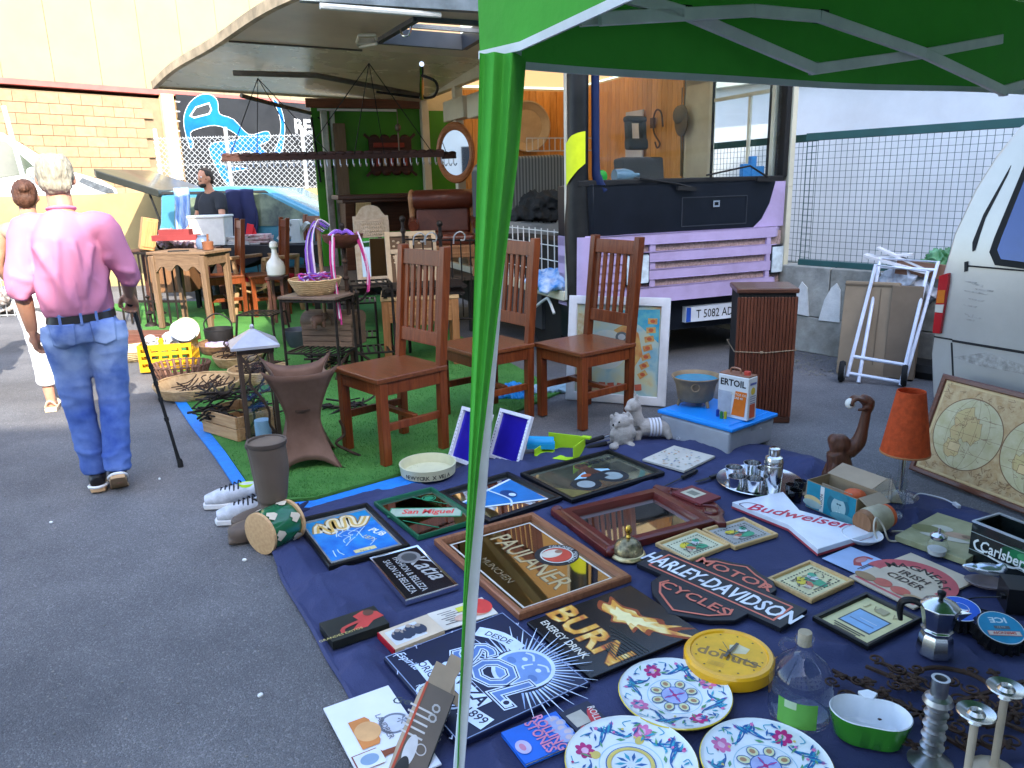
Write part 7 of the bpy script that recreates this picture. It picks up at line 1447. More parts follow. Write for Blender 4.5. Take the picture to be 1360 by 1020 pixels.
# running shoes
def shoe(name,label,loc,rz,ms,cat='shoe',grp=None,sc=1,parent=None,laces=1,heel=0):
    t=thing(name,label,cat,loc,rz,grp) if parent is None else parent; k=sc
    b=B(); b.prism([(x*k,y*k) for x,y in ((-.14,.0),(-.135,.03),(-.06,.045),(.05,.035),(.12,.03),(.14,.0),(.12,-.03),(.05,-.034),(-.05,-.042),(-.13,-.03))],0,.026*k); s=obj('sole',b,ms[1],t,.006,seg=2)
    b=B(); b.tube([(-.125*k,0,.035*k),(-.06*k,0,.045*k),(.0,0,.058*k),(.06*k,0,.07*k),(.12*k,0,.075*k)],[.026*k,.042*k,.04*k,.038*k,.032*k],14,sm=3); u=obj('upper',b,ms[0],t)
    b=B(); b.lathe([(.0,.10*k),(.03*k,.105*k),(.036*k,.09*k)],16,1.35,.85,off=(.065*k,0,0)); c=obj('lining',b,ms[2],t)
    b=B()
    for i in range(5): x=(-.05+i*.02)*k; b.tube([(x,-.03*k,.062*k+i*.007*k),(x,0,.094*k+i*.007*k),(x+.01*k,.03*k,.062*k+i*.007*k)],.0035*k,5,sm=3)
    l=obj('laces',b,ms[3],t); return t
M_sh=mat('shoe_grey',(.46,.48,.52),.6,var=.25,scale=20,bump=.2,bscale=90); M_so=mat('sole_white',(.66,.66,.66),.5); M_lime=mat('lime',(.38,.62,.02),.6); M_lace=mat('lace_black',(.015,.015,.018),.7)
q=G(312,672); shoe('running_shoe','pale grey running shoe with a lime lining and black laces',(q.x,q.y,.004),R(10),(M_sh,M_so,M_lime,M_lace),grp='pair of grey running shoes')
q=G(330,692); shoe('running_shoe','pale grey running shoe nearer the boots with black laces',(q.x,q.y,.004),R(14),(M_sh,M_so,M_lace,M_lace),grp='pair of grey running shoes')
# green drum lying on its side
p0=G(350,740);p1=G(396,716); ax=p1-p0; an=math.atan2(ax.y,ax.x); t=thing('hand_drum','small green hand drum with painted pale leaves lying on its side','drum',((p0+p1)/2)+Vector((-.02,.02,.0)),an)
L_=.155; M_rot=Matrix.Translation((0,0,.088))@Matrix.Rotation(PI/2,4,'Y')
b=B(); b.m=M_rot; b.lathe([(.076,-L_/2),(.086,-L_/4),(.088,0),(.084,L_/4),(.076,L_/2)],36); obj('shell',b,mat('drum_green',(.012,.11,.045),.2,coat=.5),t)
for z in (-L_/2,L_/2): b=B(); b.m=M_rot; b.lathe([(.078,z-.008),(.088,z-.006),(.088,z+.006),(.078,z+.008)],36); obj('hoop',b,wood('hoop_wood',(.45,.26,.12),(.56,.36,.18),.5,0),t)
b=B(); b.m=M_rot; b.lathe([(.08,-L_/2-.005),(.08,-L_/2-.003)],36); obj('skin',b,mat('drum_skin',(.52,.33,.20),.6,var=.15,scale=12),t)
b=B()
for k in range(12):
    for z in (-.045,.045):
        if k%2==(0 if z<0 else 1): continue
        a_=k*PI/6
        for dz,da in ((0,0),):
            P=[]
            for (ea,ez) in ((-.30,-.010),(-.12,-.026),(.0,-.018),(.12,-.026),(.30,-.008),(.16,.010),(.05,.022),(-.12,.016)): an_=a_+ea*.9; r_=.0895; P.append((r_*math.cos(an_),r_*math.sin(an_),z+ez))
            m0=b.m; b.m=M_rot; b.add(P+[( .0905*math.cos(a_),.0905*math.sin(a_),z)],[(i,(i+1)%8,8) for i in range(8)]); b.m=m0
o=obj('leaf_painting',b,mat('leaf_cream',(.56,.48,.36),.5),t); o['kind']='stuff'
b=B(); rn=random.Random(3)
for i in range(12): e=Vector((rn.uniform(.02,.10),rn.uniform(-.06,.06),rn.uniform(-.07,.05))); b.tube([(L_/2,0,.10),Vector((L_/2+.02,0,.10))+e*.5,Vector((L_/2+.02,0,.09))+e],[.006,.012,.003],6,sm=3,ry=.3)
obj('ribbon_tie',b,mat('ribbon_navy',(.012,.018,.06),.7),t)
# ================================================================ BEHIND THE CLOTH
# blue glass trays standing on edge
def uprt(name,label,cat,pb0,pb1,hgt,tilt,off=0,grp=None):
    p0,p1=G(*pb0),G(*pb1); u=(p1-p0); w=u.length; u.normalize(); n=Vector((-u.y,u.x,0)); v=(n*math.sin(tilt)+Vector((0,0,math.cos(tilt)))); t=thing(name,label,cat,(0,0,0),0,grp); M=Matrix((u,v,u.cross(v))).transposed().to_4x4(); M.translation=(p0+p1)/2+Vector((0,0,off)); t.matrix_world=M; return t,w
def btray(label,pb0,pb1,hgt,tilt):
    t,w=uprt('blue_mirror_tray',label,'tray',pb0,pb1,hgt,tilt,.012,'white framed blue mirror trays'); b=B(); b.m=Matrix.Translation((0,hgt/2,0)); frame_bars(b,w,hgt,[(0,0),(0,.022),(.018,.022),(.02,.006)]); obj('frame',b,mat('tray_white',(.66,.66,.72),.35,bump=.2,bscale=90),t)
    b=B(); b.box(0,hgt/2,.003,w-.02,hgt-.02,.006); obj('blue_glass',b,mat('tray_blue',(.03,.02,.42),.1,.4,var=.15,scale=5,coat=.4),t)
    b=B()
    for i in range(14): b.ell(-w/2+.012,.02+i*(hgt-.04)/13,.022,.004,.005,.004,6,4); b.ell(w/2-.012,.02+i*(hgt-.04)/13,.022,.004,.005,.004,6,4)
    obj('studs',b,M_chrome,t)['kind']='stuff'
btray('white studded tray with a deep blue mirror, right of the green post',(650,610),(691,624),.27,.42)
btray('white studded tray with a deep blue mirror, left of the green post',(598,612),(636,626),.29,.42)
# dustpan and brush
q=G(742,606); t=thing('dustpan','lime green dustpan standing open on the cloth','dustpan',(q.x,q.y,ZC),R(-25)); b=B(); 
for P in ([(-.11,-.08),(.11,-.08),(.12,.08),(-.09,.08)],): b.prism(P,0,.004)
b.box(.118,0,.04,.005,.16,.08,rz=-.06); b.box(.015,.08,.045,.21,.005,.09); b.box(-.10,.0,.02,.005,.16,.04,rz=-.1); b.box(.13,.08,.085,.05,.03,.012); obj('pan',b,M_lime,t,.003)
q=G(716,600); t=thing('hand_brush','blue hand brush lying in the lime dustpan','brush',(q.x-.02,q.y-.02,.06),R(-6)); b=B(); b.tube([(-.14,0,0),(-.04,0,.01),(.10,0,.01)],[.022,.03,.026],12,sm=3,ry=.6); obj('handle',b,mat('brush_blue',(.01,.30,.62),.35),t); b=B(); b.box(.03,0,-.014,.15,.05,.03); obj('bristles',b,mat('brush_blue2',(.02,.36,.66),.6),t)
heap('blue_bag','crumpled bright blue plastic bag under the middle chair','bag',G(682,528)+Vector((0,0,.004)),.15,.12,.09,mat('bag_blue',(.01,.24,.58),.3,coat=.2),8,0,.5)
heap('pale_cloth','pale blue crumpled cloth behind the middle chair legs','cloth',G(735,520)+Vector((0,0,.004)),.22,.10,.05,M_cloth('cloth_paleblue',(.28,.40,.46)),12,.3,.4)
# telescopic poles
for (p,q,lb) in (((770,590),(868,560),'upper of the two slim steel and black poles behind the soft toys'),((775,596),(872,572),'lower of the two slim steel and black poles behind the soft toys')):
    A_,B_=G(*p,.035),G(*q,.05); b=B(); b.k=1; b.tube([A_,A_.lerp(B_,.3)],.013,8); b.k=0; b.tube([A_.lerp(B_,.3),B_],.008,8); o=obj('telescopic_pole',b,[M_chrome,M_rub]); tag(o,lb,'pole')
# soft toys
M_pl=mat('plush_grey',(.42,.38,.34),.95,var=.15,scale=30,bump=.8,bscale=220)
q=G(826,596); b=B(); b.ell(0,0,.075,.062,.06,.078); b.ell(-.005,-.005,.145,.048,.046,.045); b.ell(-.04,-.03,.135,.018,.016,.016)
for s in (-1,1): b.ell(s*.032,.005,.185,.013,.008,.016); b.ell(s*.045-.01,-.045,.02,.028,.03,.02); b.ell(s*.055,-.02,.085,.018,.018,.03)
rn=random.Random(2)
for i in range(60): a=rn.uniform(-.6,PI*.9); z=rn.uniform(.03,.17); b.ell(.055*math.cos(a),.05*math.sin(a)+.012,z,.013,.013,.02,6,4,Matrix.Rotation(rn.uniform(-.5,.5),4,'X'))
t=thing('soft_toy','grey plush hedgehog sitting at the edge of the cloth','soft toy',(q.x,q.y,ZC),.1); bake('body',b,M_pl,.0055,2,lambda p,n:.0015*noise.noise(p*160),parent=t)
b=B(); b.ell(-.056,-.03,.137,.007,.007,.007); b.ell(-.028,-.045,.157,.005,.005,.005); obj('nose_and_eye',b,M_rub,t)
q=G(853,586); t=thing('soft_toy','grey plush donkey in a white striped shirt beside the plush hedgehog','soft toy',(q.x,q.y,ZC),.05); b=B(); b.tube([(-.02,0,.07),(.05,0,.07),(.12,0,.06)],[.05,.05,.045],14,sm=3); b.ell(.13,0,.055,.045,.045,.05); b.tube([(-.02,0,.09),(-.04,0,.15),(-.045,0,.19)],[.042,.036,.038],12,sm=3); b.ell(-.055,-.01,.205,.042,.038,.04); b.ell(-.085,-.02,.19,.024,.024,.02)
for s in (-1,1): b.ell(-.04,s*.025,.25,.010,.007,.028,8,6); b.tube([(-.03,s*.03,.06),(-.035,s*.035,.0)],[.022,.02],10); b.tube([(.13,s*.03,.05),(.15,s*.04,.01)],[.024,.02],10)
bake('body',b,M_pl,.006,2,lambda p,n:.0015*noise.noise(p*160),parent=t)
b=B()
for i in range(4): b.tube([(.035+i*.018,.0,.07),(.045+i*.018,0,.07)],.0535,18)
obj('shirt_stripe',b,mat('shirt_white',(.64,.64,.68),.8),t)
# white framed painting leaning on the truck
t,w=uprt('framed_painting','large white framed abstract painting leaning on the lorry bumper','painting',(752,531),(884,541),.70,.16,.006); hh=.70
b=B(); b.m=Matrix.Translation((0,hh/2,0)); frame_bars(b,w,hh,[(0,0),(0,.022),(.012,.026),(.055,.022),(.058,.008)]); obj('frame',b,mat('frame_white',(.62,.62,.64),.45),t,.003)
def paint_mat():
    m=bpy.data.materials.new('abstract_paint'); m.use_nodes=True; nt=m.node_tree; N=nt.nodes; L=nt.links; tc=N.new('ShaderNodeTexCoord'); n=N.new('ShaderNodeTexNoise'); n.inputs['Scale'].default_value=5; n.inputs['Detail'].default_value=6; L.new(tc.outputs['Object'],n.inputs['Vector']); r=N.new('ShaderNodeValToRGB'); e=r.color_ramp.elements; e[0].position=.30; e[0].color=(.05,.26,.40,1); e[1].position=.72; e[1].color=(.48,.22,.08,1); x=e.new(.45); x.color=(.34,.46,.44,1); x=e.new(.58); x.color=(.46,.46,.28,1); L.new(n.outputs[0],r.inputs[0]); L.new(r.outputs[0],N['Principled BSDF'].inputs['Base Color']); bp=N.new('ShaderNodeBump'); bp.inputs['Strength'].default_value=.3; L.new(n.outputs[0],bp.inputs['Height']); L.new(bp.outputs[0],N['Principled BSDF'].inputs['Normal']); return m
b=B(); b.box(0,hh/2,.004,w-.10,hh-.10,.006); obj('canvas',b,paint_mat(),t)
a=Art(.0075); iw,ih=w/2-.06,hh/2-.06; cy=hh/2
a.poly([(iw*.0,cy+ih*.9),(iw*.98,cy+ih*.95),(iw*.98,cy+ih*.2),(iw*.55,cy+ih*.55)],mat('paint_teal',(.02,.26,.46),.5,col2=(.14,.42,.42),scale=16)); OR=mat('paint_orange',(.46,.16,.05),.6,col2=(.50,.36,.12),scale=26)
a.poly([(-iw*.1,cy+ih*.45),(iw*.2,cy+ih*.62),(iw*.5,cy+ih*.4),(iw*.62,cy-.02),(iw*.45,cy-ih*.35),(iw*.25,cy-ih*.2),(iw*.2,cy+ih*.15)],OR); PB=mat('paint_pale',(.42,.50,.52),.6,col2=(.52,.52,.42),scale=14); a.ell(-iw*.25,cy+.0,iw*.5,ih*.45,PB); a.ell(iw*.1,cy+ih*.3,iw*.15,ih*.12,(.10,.12,.13)); a.ell(iw*.1,cy+ih*.3,iw*.09,ih*.07,(.4,.42,.42)); a.ell(-iw*.5,cy+ih*.12,iw*.16,ih*.1,(.22,.26,.3)); a.ell(-iw*.5,cy+ih*.12,iw*.08,ih*.06,(.46,.46,.46))
for i in range(7): x,y=iw*.82-iw*.03*i,cy+ih*.68-i*ih*.2; a.rect(x,y,iw*.22,ih*.13,OR,.1*i); a.ell(x,y,iw*.06,ih*.04,(.40,.09,.04))
for i in range(6): a.rect(-iw*.55+i*iw*.22,cy-ih*.82,iw*.16,ih*.14,(.42,.10,.06),.15*(i%3-1))
a.rect(-iw*.9,cy+ih*.1,iw*.16,ih*1.4,mat('paint_gold',(.40,.28,.10),.6,col2=(.52,.46,.32),scale=30)); a.done('painting_shapes',t)
# blue lidded tub with bucket and can on top
ce,an,w,h=rectp([(881,544),(946,524),(1022,554),(964,574)],.168); ce.z=ZC; TB=ce.copy(); TBZ=an; t=thing('storage_tub','clear plastic storage tub with a bright blue lid','tub',ce,an)
b=B(); b.box(0,0,.07,w*.93,h*.9,.14,tap=1.05); obj('tub_body',b,mat('tub_clear',(.50,.52,.56),.25,var=.12,scale=5,trans=.35),t,.018,seg=3)
b=B(); b.box(0,0,.153,w,h,.02); b.box(0,0,.163,w*.88,h*.84,.012); obj('lid',b,mat('lid_blue',(.01,.22,.66),.35,var=.06),t,.008,seg=3)
b=B(); b.box(-.02,-.0,.06,w*.5,h*.5,.08); obj('load',b,mat('load_pink',(.45,.30,.28),.7),t,.02)
for s in (-1,1): b=B(); b.box(s*.0,-h*.46,.12,.05,.012,.03); obj('clip',b,mat('tub_clear',(.5,.52,.56),.25),t,.003)
q=G(923,537,.181); t=thing('bronze_pot','old bronze footed pot with ring handles and a blue inside on the tub','pot',(q.x,q.y,.181))
b=B(); b.lathe([(0,.03),(.085,.03),(.10,.045),(.112,.12),(.128,.155),(.138,.168),(.136,.173),(.126,.166),(.108,.12),(.095,.05),(0,.045)],34); obj('pot_body',b,mat('bronze',(.26,.18,.10),.55,.15,var=.3,scale=7,dirt=.4,bump=.1,bscale=30),t)
b=B(); b.lathe([(.122,.150),(.124,.152)],30); b.f=[f for f in b.f]; obj('blue_inside',b,mat('pot_water',(.02,.20,.30),.15,var=.2),t)
for k in range(3): a=k*2.094-1.0; b=B(); b.tube([(.085*math.cos(a),.085*math.sin(a),.04),(.1*math.cos(a),.1*math.sin(a),0)],[.012,.008],8); obj('foot',b,mat('bronze',(.2,.1,.1)),t)
b=B(); b.tube([(-.03+.022*math.cos(i*PI/8),-.116-.004,.128+.022*math.sin(i*PI/8)) for i in range(16)],.004,6,closed=True); obj('ring_handle',b,mat('bronze',(.2,.1,.1)),t)
p0=G(953,551,.181);p1=G(991,560,.181); u=p1-p0; an=math.atan2(u.y,u.x); n=Vector((-math.sin(an),math.cos(an),0)); W2=u.length*1.05; D2=.085; c=(p0+p1)/2+n*D2/2; c.z=.181; t=thing('oil_can','white and orange rectangular oil can with a handle and red cap','oil can',c,an); hh=.235
b=B(); b.box(0,0,hh/2,W2,D2,hh); obj('can_body',b,mat('can_white',(.64,.64,.62),.35,.1,var=.06,coat=.2,dirt=.15),t,.006)
b=B(); b.box(0,0,hh+.003,W2-.006,D2-.006,.008); b.tube([(-.045,0,hh+.006),(-.04,0,hh+.03),(.01,0,hh+.03),(.015,0,hh+.006)],.006,6,sm=3); obj('can_top',b,mat('can_top',(.32,.16,.10),.4,.5),t,.002); b=B(); b.lathe([(0,hh),(.018,hh),(.018,hh+.025),(0,hh+.025)],16,off=(W2*.3,0,0)); obj('cap',b,mat('cap_red',(.5,.06,.04),.4),t)
a=Art(0); a.b.m=Matrix.Translation((0,-D2/2-.0005,0))@Matrix.Rotation(PI/2,4,'X'); a.text('ERTOIL',.0,hh*.76,.050,(.015,.015,.018),0,0,.03,.95); a.poly([(-W2*.02,.02),(W2*.40,.02),(W2*.46,hh*.66),(-W2*.02+.02,hh*.66)],(.62,.14,.01)); a.poly([(-W2*.47,hh*.1),(-W2*.05,.02),(-W2*.02,hh*.62),(-W2*.47,hh*.62)],(.36,.38,.42)); a.text('MOTOR OIL',W2*.2,hh*.56,.018,(.6,.55,.45),0,0,.02); a.text('SAE 40',W2*.2,hh*.48,.018,(.6,.55,.45),0,0,.02); a.done('front_print',t)
a=Art(0); a.b.m=Matrix.Translation((W2/2+.0005,0,0))@Matrix.Rotation(PI/2,4,'Z')@Matrix.Rotation(PI/2,4,'X'); a.rect(0,hh*.22,D2*.6,hh*.32,(.52,.10,.04)); a.ell(0,hh*.68,.02,.02,(.55,.40,.05)); a.rect(0,hh*.85,D2*.7,.012,(.1,.12,.3))
for i in range(4): a.rect(0,hh*.56-i*.012,D2*.6,.004,(.2,.2,.3))
a.done('side_print',t)
for i,(x,y,cc,lb) in enumerate([(953,553,(.02,.06,.3),'tiny blue battery standing before the oil can'),(958,556,(.03,.2,.05),'tiny green battery standing before the oil can'),(963,556,(.6,.5,.03),'tiny yellow battery standing before the oil can')]):
    q=G(x,y,.18); b=B(); b.lathe([(0,0),(.009,0),(.009,.036),(.004,.037),(.004,.040),(0,.04)],12); o=obj('battery',b,mat('bat_%d'%i,cc,.3,.3),loc=(q.x,q.y,.181)); tag(o,lb,'battery')
# tambour cabinet tied with string
q=G(1006,560); t=thing('tambour_cabinet','tall dark red brown slatted cabinet tied round with string','cabinet',(q.x+.03,q.y+.12,0),R(-8)); w,d,hh=.34,.30,.80; M_tb=wood('tambour',(.085,.024,.012),(.15,.048,.024),.35,2,rnd=.1,coat=.2)
b=B(); b.box(0,0,hh/2,w-.02,d-.02,hh-.01); obj('carcass',b,M_dark,t); b=B(); b.box(0,0,hh-.004,w+.01,d+.01,.03); b.box(0,0,.02,w,d,.04); obj('top_and_plinth',b,M_man,t,.008)
for i in range(18): b=B(); b.box(-w/2+.010+i*.0188,-d/2+.003,hh/2,.0172,.012,hh-.08); obj('slat',b,M_tb,t,.003,seg=1)
for i in range(14): b=B(); b.box(w/2-.003,-d/2+.02+i*.019,hh/2,.012,.0172,hh-.08); obj('slat',b,M_tb,t,.003,seg=1)
b=B(); z=hh*.55; b.tube([(-w/2-.004,-d/2-.008,z),(0,-d/2-.012,z-.006),(w/2+.008,-d/2-.006,z+.01),(w/2+.008,d/2,z+.02),(-w/2-.006,d/2+.006,z+.01)],.003,5,closed=True); b.tube([(w/2+.006,-.06,z+.01),(w/2+.012,-.05,z-.25)],.003,5); b.box(-.02,-d/2-.014,z-.002,.016,.008,.014); obj('string',b,mat('string',(.30,.22,.14),.8),t)
# hand truck, boxes and rubbish by the wall
t=thing('hand_truck','folded white tube hand truck leaning on cardboard by the wall','hand truck',(0,0,0)); M_wt=mat('tube_paint',(.66,.70,.80),.35)
f0=[YP(1125,500,5.3),YP(1163,352,5.55),YP(1232,361,5.38),YP(1196,512,5.13)]; f1=[YP(1140,508,5.25),YP(1169,343,5.62),YP(1246,348,5.42),YP(1203,500,5.18)]
for f in (f0,f1): b=B(); b.tube([f[0],f[1],f[2],f[3]],.013,10); obj('tube_frame',b,M_wt,t)
for k in (.03,.18): b=B(); b.tube([f0[0].lerp(f0[1],k),f0[3].lerp(f0[2],k)],.012,8); obj('cross_tube',b,M_wt,t)
b=B(); b.tube([f1[0].lerp(f1[1],.93),f1[3].lerp(f1[2],.93)],.010,8); obj('cross_tube',b,M_wt,t)
for p,x in ((f0[0],-1),(f0[3],1)):
    w_=B(); w_.m=Matrix.Translation((p.x+x*.03,p.y+.02,.075))@Matrix.Rotation(R(-30),4,'Z')@Matrix.Rotation(PI/2,4,'Y'); w_.lathe([(.045,-.018),(.07,-.018),(.078,0),(.07,.018),(.045,.018)],22); o=obj('wheel',w_,M_rub,t)
    w_=B(); w_.m=Matrix.Translation((p.x+x*.03,p.y+.02,.075))@Matrix.Rotation(R(-30),4,'Z')@Matrix.Rotation(PI/2,4,'Y'); w_.lathe([(0,-.021),(.045,-.019),(.045,.019),(0,.021)],18); obj('hub',w_,M_steel,o)
def box(label,px,w,d,h,rz,tilt,m,dy=.2,nm='cardboard_box'):
    q=G(*px); b=B(); b.box(0,0,h/2,w,d,h); o=obj(nm,b,m,loc=(q.x,q.y+dy,.004),bev=.005); o.rotation_euler=(-tilt,0,rz); tag(o,label,'box','cardboard behind the hand truck'); return o
M_bxx=mat('cardboard',(.26,.195,.13),.8,var=.12,scale=4,dirt=.2)
o=box('large flattened cardboard box leaning behind the white hand truck',(1163,508),.36,.10,.68,R(-32),.16,M_bxx); b=B(); b.box(.06,-.053,.36,.004,.004,.55); b.box(0,-.053,.655,.36,.008,.012); obj('fold_line',b,mat('fold',(.12,.09,.06),.8),o)
box('darker cardboard box edge behind the right bar of the hand truck',(1212,512),.20,.14,.66,R(-32),.12,mat('cardboard_dark',(.17,.125,.085),.8))
M_bag=mat('bag_white',(.60,.63,.70),.35,var=.06,transl=.2)
p=YP(1203,386,5.62); heap('plastic_bag','white crumpled plastic bag on top of the cardboard behind the hand truck','bag',(p.x,p.y,p.z-.06),.24,.15,.26,M_bag,14,R(-35),.16)
p=YP(1190,350,5.6); b=B(); b.box(0,0,.0,.44,.14,.02,ry=.25); b.box(.05,.02,.03,.40,.10,.015,ry=.4); b.box(-.05,.03,.05,.3,.1,.015,ry=-.12); o=obj('waste_boards',b,mat('waste_white',(.62,.60,.60),.6),loc=p,rz=R(-35)); tag(o,'pale broken boards lying over the plastic bag by the fence','boards')
p=YP(1225,358,5.5); b=B(); b.box(0,0,0,.34,.05,.10,ry=.1); o=obj('brown_board',b,mat('waste_brown',(.22,.11,.07),.7),loc=p,rz=R(-35)); tag(o,'brown board end above the hand truck beside the van','board')
p=YP(1243,350,5.6); heap('green_bag','green and white plastic bag at the fence beside the van','bag',(p.x+.05,p.y,p.z-.04),.17,.12,.15,mat('bag_green',(.04,.16,.03),.4,col2=(.20,.42,.25),scale=9),15,0,.5)
# leaf litter by the wall
b=B(); rn=random.Random(5)
for i in range(240): 
    q=G(rn.uniform(1050,1135),rn.uniform(470,500)); a=rn.uniform(0,6); s=rn.uniform(.006,.018); b.add([(q.x+s*math.cos(a),q.y+s*math.sin(a),.004),(q.x-s*math.sin(a)*.5,q.y+s*math.cos(a)*.5,.009),(q.x-s*math.cos(a),q.y-s*math.sin(a),.003)],[(0,1,2)])
o=obj('leaf_litter',b,mat('leaf_grey',(.20,.19,.15),.9)); tag(o,'dry leaf litter along the foot of the grey wall','litter',kind='stuff')
# ================================================================ WORLD MAP PICTURE
u=Vector((.36,-.933,0)); nb=Vector((.933,.36,0)); p0=G(1209,626); tl_a=.33; v=nb*math.sin(tl_a)+Vector((0,0,math.cos(tl_a))); W3,H3=.98,.62
t=thing('map_picture','brown framed old style double globe map leaning on the silver van','picture',(0,0,0)); M=Matrix((u,v,u.cross(v))).transposed().to_4x4(); M=M@Matrix.Scale(.80,4); M.translation=p0+u*W3*.4+Vector((0,0,.01)); t.matrix_world=M
b=B(); b.m=Matrix.Translation((0,H3/2,0)); frame_bars(b,W3,H3,[(0,0),(0,.02),(.008,.026),(.028,.024),(.034,.012)]); obj('frame',b,wood('map_frame',(.11,.035,.015),(.18,.06,.03),.35,0,coat=.3),t)
MPM=mat('map_ochre',(.42,.25,.10),.6,col2=(.58,.44,.24),scale=22,detail=12); 
b=B(); b.box(0,H3/2,.006,W3-.06,H3-.06,.012); obj('map_panel',b,MPM,t)
a=Art(.0125); cy=H3/2; GLB=mat('globe_paper',(.46,.40,.20),.6,col2=(.58,.52,.32),scale=16,detail=12); LND=mat('land_paper',(.54,.36,.16),.6,col2=(.56,.46,.20),scale=12); INK=(.20,.11,.05); CRT=(.62,.46,.22)
a.line([(-W3/2+.045,.045),(W3/2-.045,.045),(W3/2-.045,H3-.045),(-W3/2+.045,H3-.045)],.010,CRT,closed=True)
rn=random.Random(12)
for s in (-1,1):
    cx=s*.215; a.ell(cx,cy,.215,.215,INK,48); a.ell(cx,cy,.209,.209,GLB,48)
    for k in range(5):
        P=[]; ox,oy=cx+rn.uniform(-.09,.09),cy+rn.uniform(-.10,.12); n=16; r0=rn.uniform(.035,.075)
        for i in range(n): an_=2*PI*i/n; r_=r0*(1+.55*noise.noise(Vector((k*7+s,i*.9,2)))); P.append((ox+r_*math.cos(an_),oy+r_*1.2*math.sin(an_)))
        a.poly(P,LND); a.line(P,.002,INK,closed=True)
    for k in range(1,5): a.line([(cx+.209*(k/5*2-1)*math.cos(q),cy+.209*math.sin(q)) for q in [(-PI/2+PI*i/16) for i in range(17)]],.0016,INK); 
    for k in (-.5,0,.5): hw=.209*math.sqrt(1-k*k); a.line([(cx-hw,cy+.209*k),(cx+hw,cy+.209*k)],.0016,INK)
    for k in range(40): ox,oy=cx+rn.uniform(-.13,.13),cy+rn.uniform(-.14,.14); a.line([(ox,oy),(ox+rn.uniform(-.03,.03),oy+rn.uniform(-.015,.015)),(ox+rn.uniform(-.04,.04),oy+rn.uniform(-.02,.02))],.0018,INK,sm=3)
    a.rect(cx-.05,cy-.09,.075,.05,INK); a.rect(cx-.05,cy-.09,.070,.045,CRT)
for k in range(160):
    x,y=rn.uniform(-.44,.44),rn.choice([rn.uniform(.05,.12),rn.uniform(H3-.12,H3-.05),rn.uniform(.1,.18)]); 
    if min((x-.215)**2,(x+.215)**2)+(y-cy)**2<.047: continue
    a.line([(x,y),(x+rn.uniform(-.02,.02),y+rn.uniform(-.02,.02)),(x+rn.uniform(-.03,.03),y+rn.uniform(-.02,.02))],.0025,(.24,.13,.06),sm=3)
a.done('map_print',t)
# ================================================================ TENT
M_tg=mat('tent_green',(.065,.34,.04),.7,var=.10,scale=3,bump=.3,bscale=22,transl=.03,spec=.12); M_trim=mat('tent_trim',(.72,.73,.72),.5,transl=.2); M_leg=mat('tent_leg',(.66,.70,.76),.35)
tn=thing('canopy_tent','green pop up canopy tent with white trim over the right of the stall','tent',(0,0,0))
TC0=Vector((-.05,1.75,0)); ta=Vector((.87,.49,0)).normalized(); tb_=Vector((.49,-.87,0)).normalized(); TL=3.0
def tp_(a_,b_,z): return TC0+ta*a_+tb_*b_+Vector((0,0,z))
ZT=1.99; apex=tp_(TL/2,TL/2,2.75); cor=[tp_(0,0,ZT),tp_(TL,0,ZT),tp_(TL,TL,ZT),tp_(0,TL,ZT)]
for i in range(4):
    p,q=cor[i],cor[(i+1)%4]; b=B()
    def rf(u,v): s=p.lerp(q,u).lerp(apex,v); s.z-=.05*math.sin(PI*v)*(1-abs(2*u-1))+.03*math.sin(PI*u)*(1-v); return s
    b.grid(rf,14,10); obj('roof_panel',b,M_tg,tn)
zb=lambda a_:1.672+.012*math.sin(a_*4+1)
def val(name,pa,pb,bot,wav=.012,n=36):
    b=B(); d=(pb-pa).normalized(); nn=Vector((-d.y,d.x,0))
    def f(u,v): p=pa.lerp(pb,u); z0=bot(u); return Vector((p.x,p.y,z0+(ZT-.03*math.sin(PI*u)-z0)*v))+nn*wav*math.sin(u*19)*(1-v)
    b.grid(f,n,5); obj('valance',b,M_tg,tn); b=B()
    for i in range(n): 
        p=[f(i/n,0),f((i+1)/n,0)]; b.add([p[0]-nn*.003,p[1]-nn*.003,p[1]-nn*.003+Vector((0,0,.016)),p[0]-nn*.003+Vector((0,0,.016)),p[0]+nn*.003,p[1]+nn*.003,p[1]+nn*.003+Vector((0,0,.016)),p[0]+nn*.003+Vector((0,0,.016))],[(0,1,2,3),(7,6,5,4),(0,4,5,1),(3,2,6,7)])
    obj('white_trim',b,M_trim,tn)
val('far',tp_(0,0,0),tp_(TL,0,0),lambda u:1.674-.008*math.sin(u*6))
BE=[hitp(x,y,TC0,ta) for x,y in ((637,79),(690,67),(740,44),(790,22),(840,0))]
BEt=[((p-TC0).dot(tb_),p.z) for p in BE]
def sb_z(u):
    s=u*TL
    for i in range(len(BEt)-1):
        if s<=BEt[i+1][0]: t_=(s-BEt[i][0])/(BEt[i+1][0]-BEt[i][0]); return BEt[i][1]+t_*(BEt[i+1][1]-BEt[i][1])
    return BEt[-1][1]+.0*(s)
val('side',tp_(0,0,0),tp_(0,TL,0),sb_z,.004)
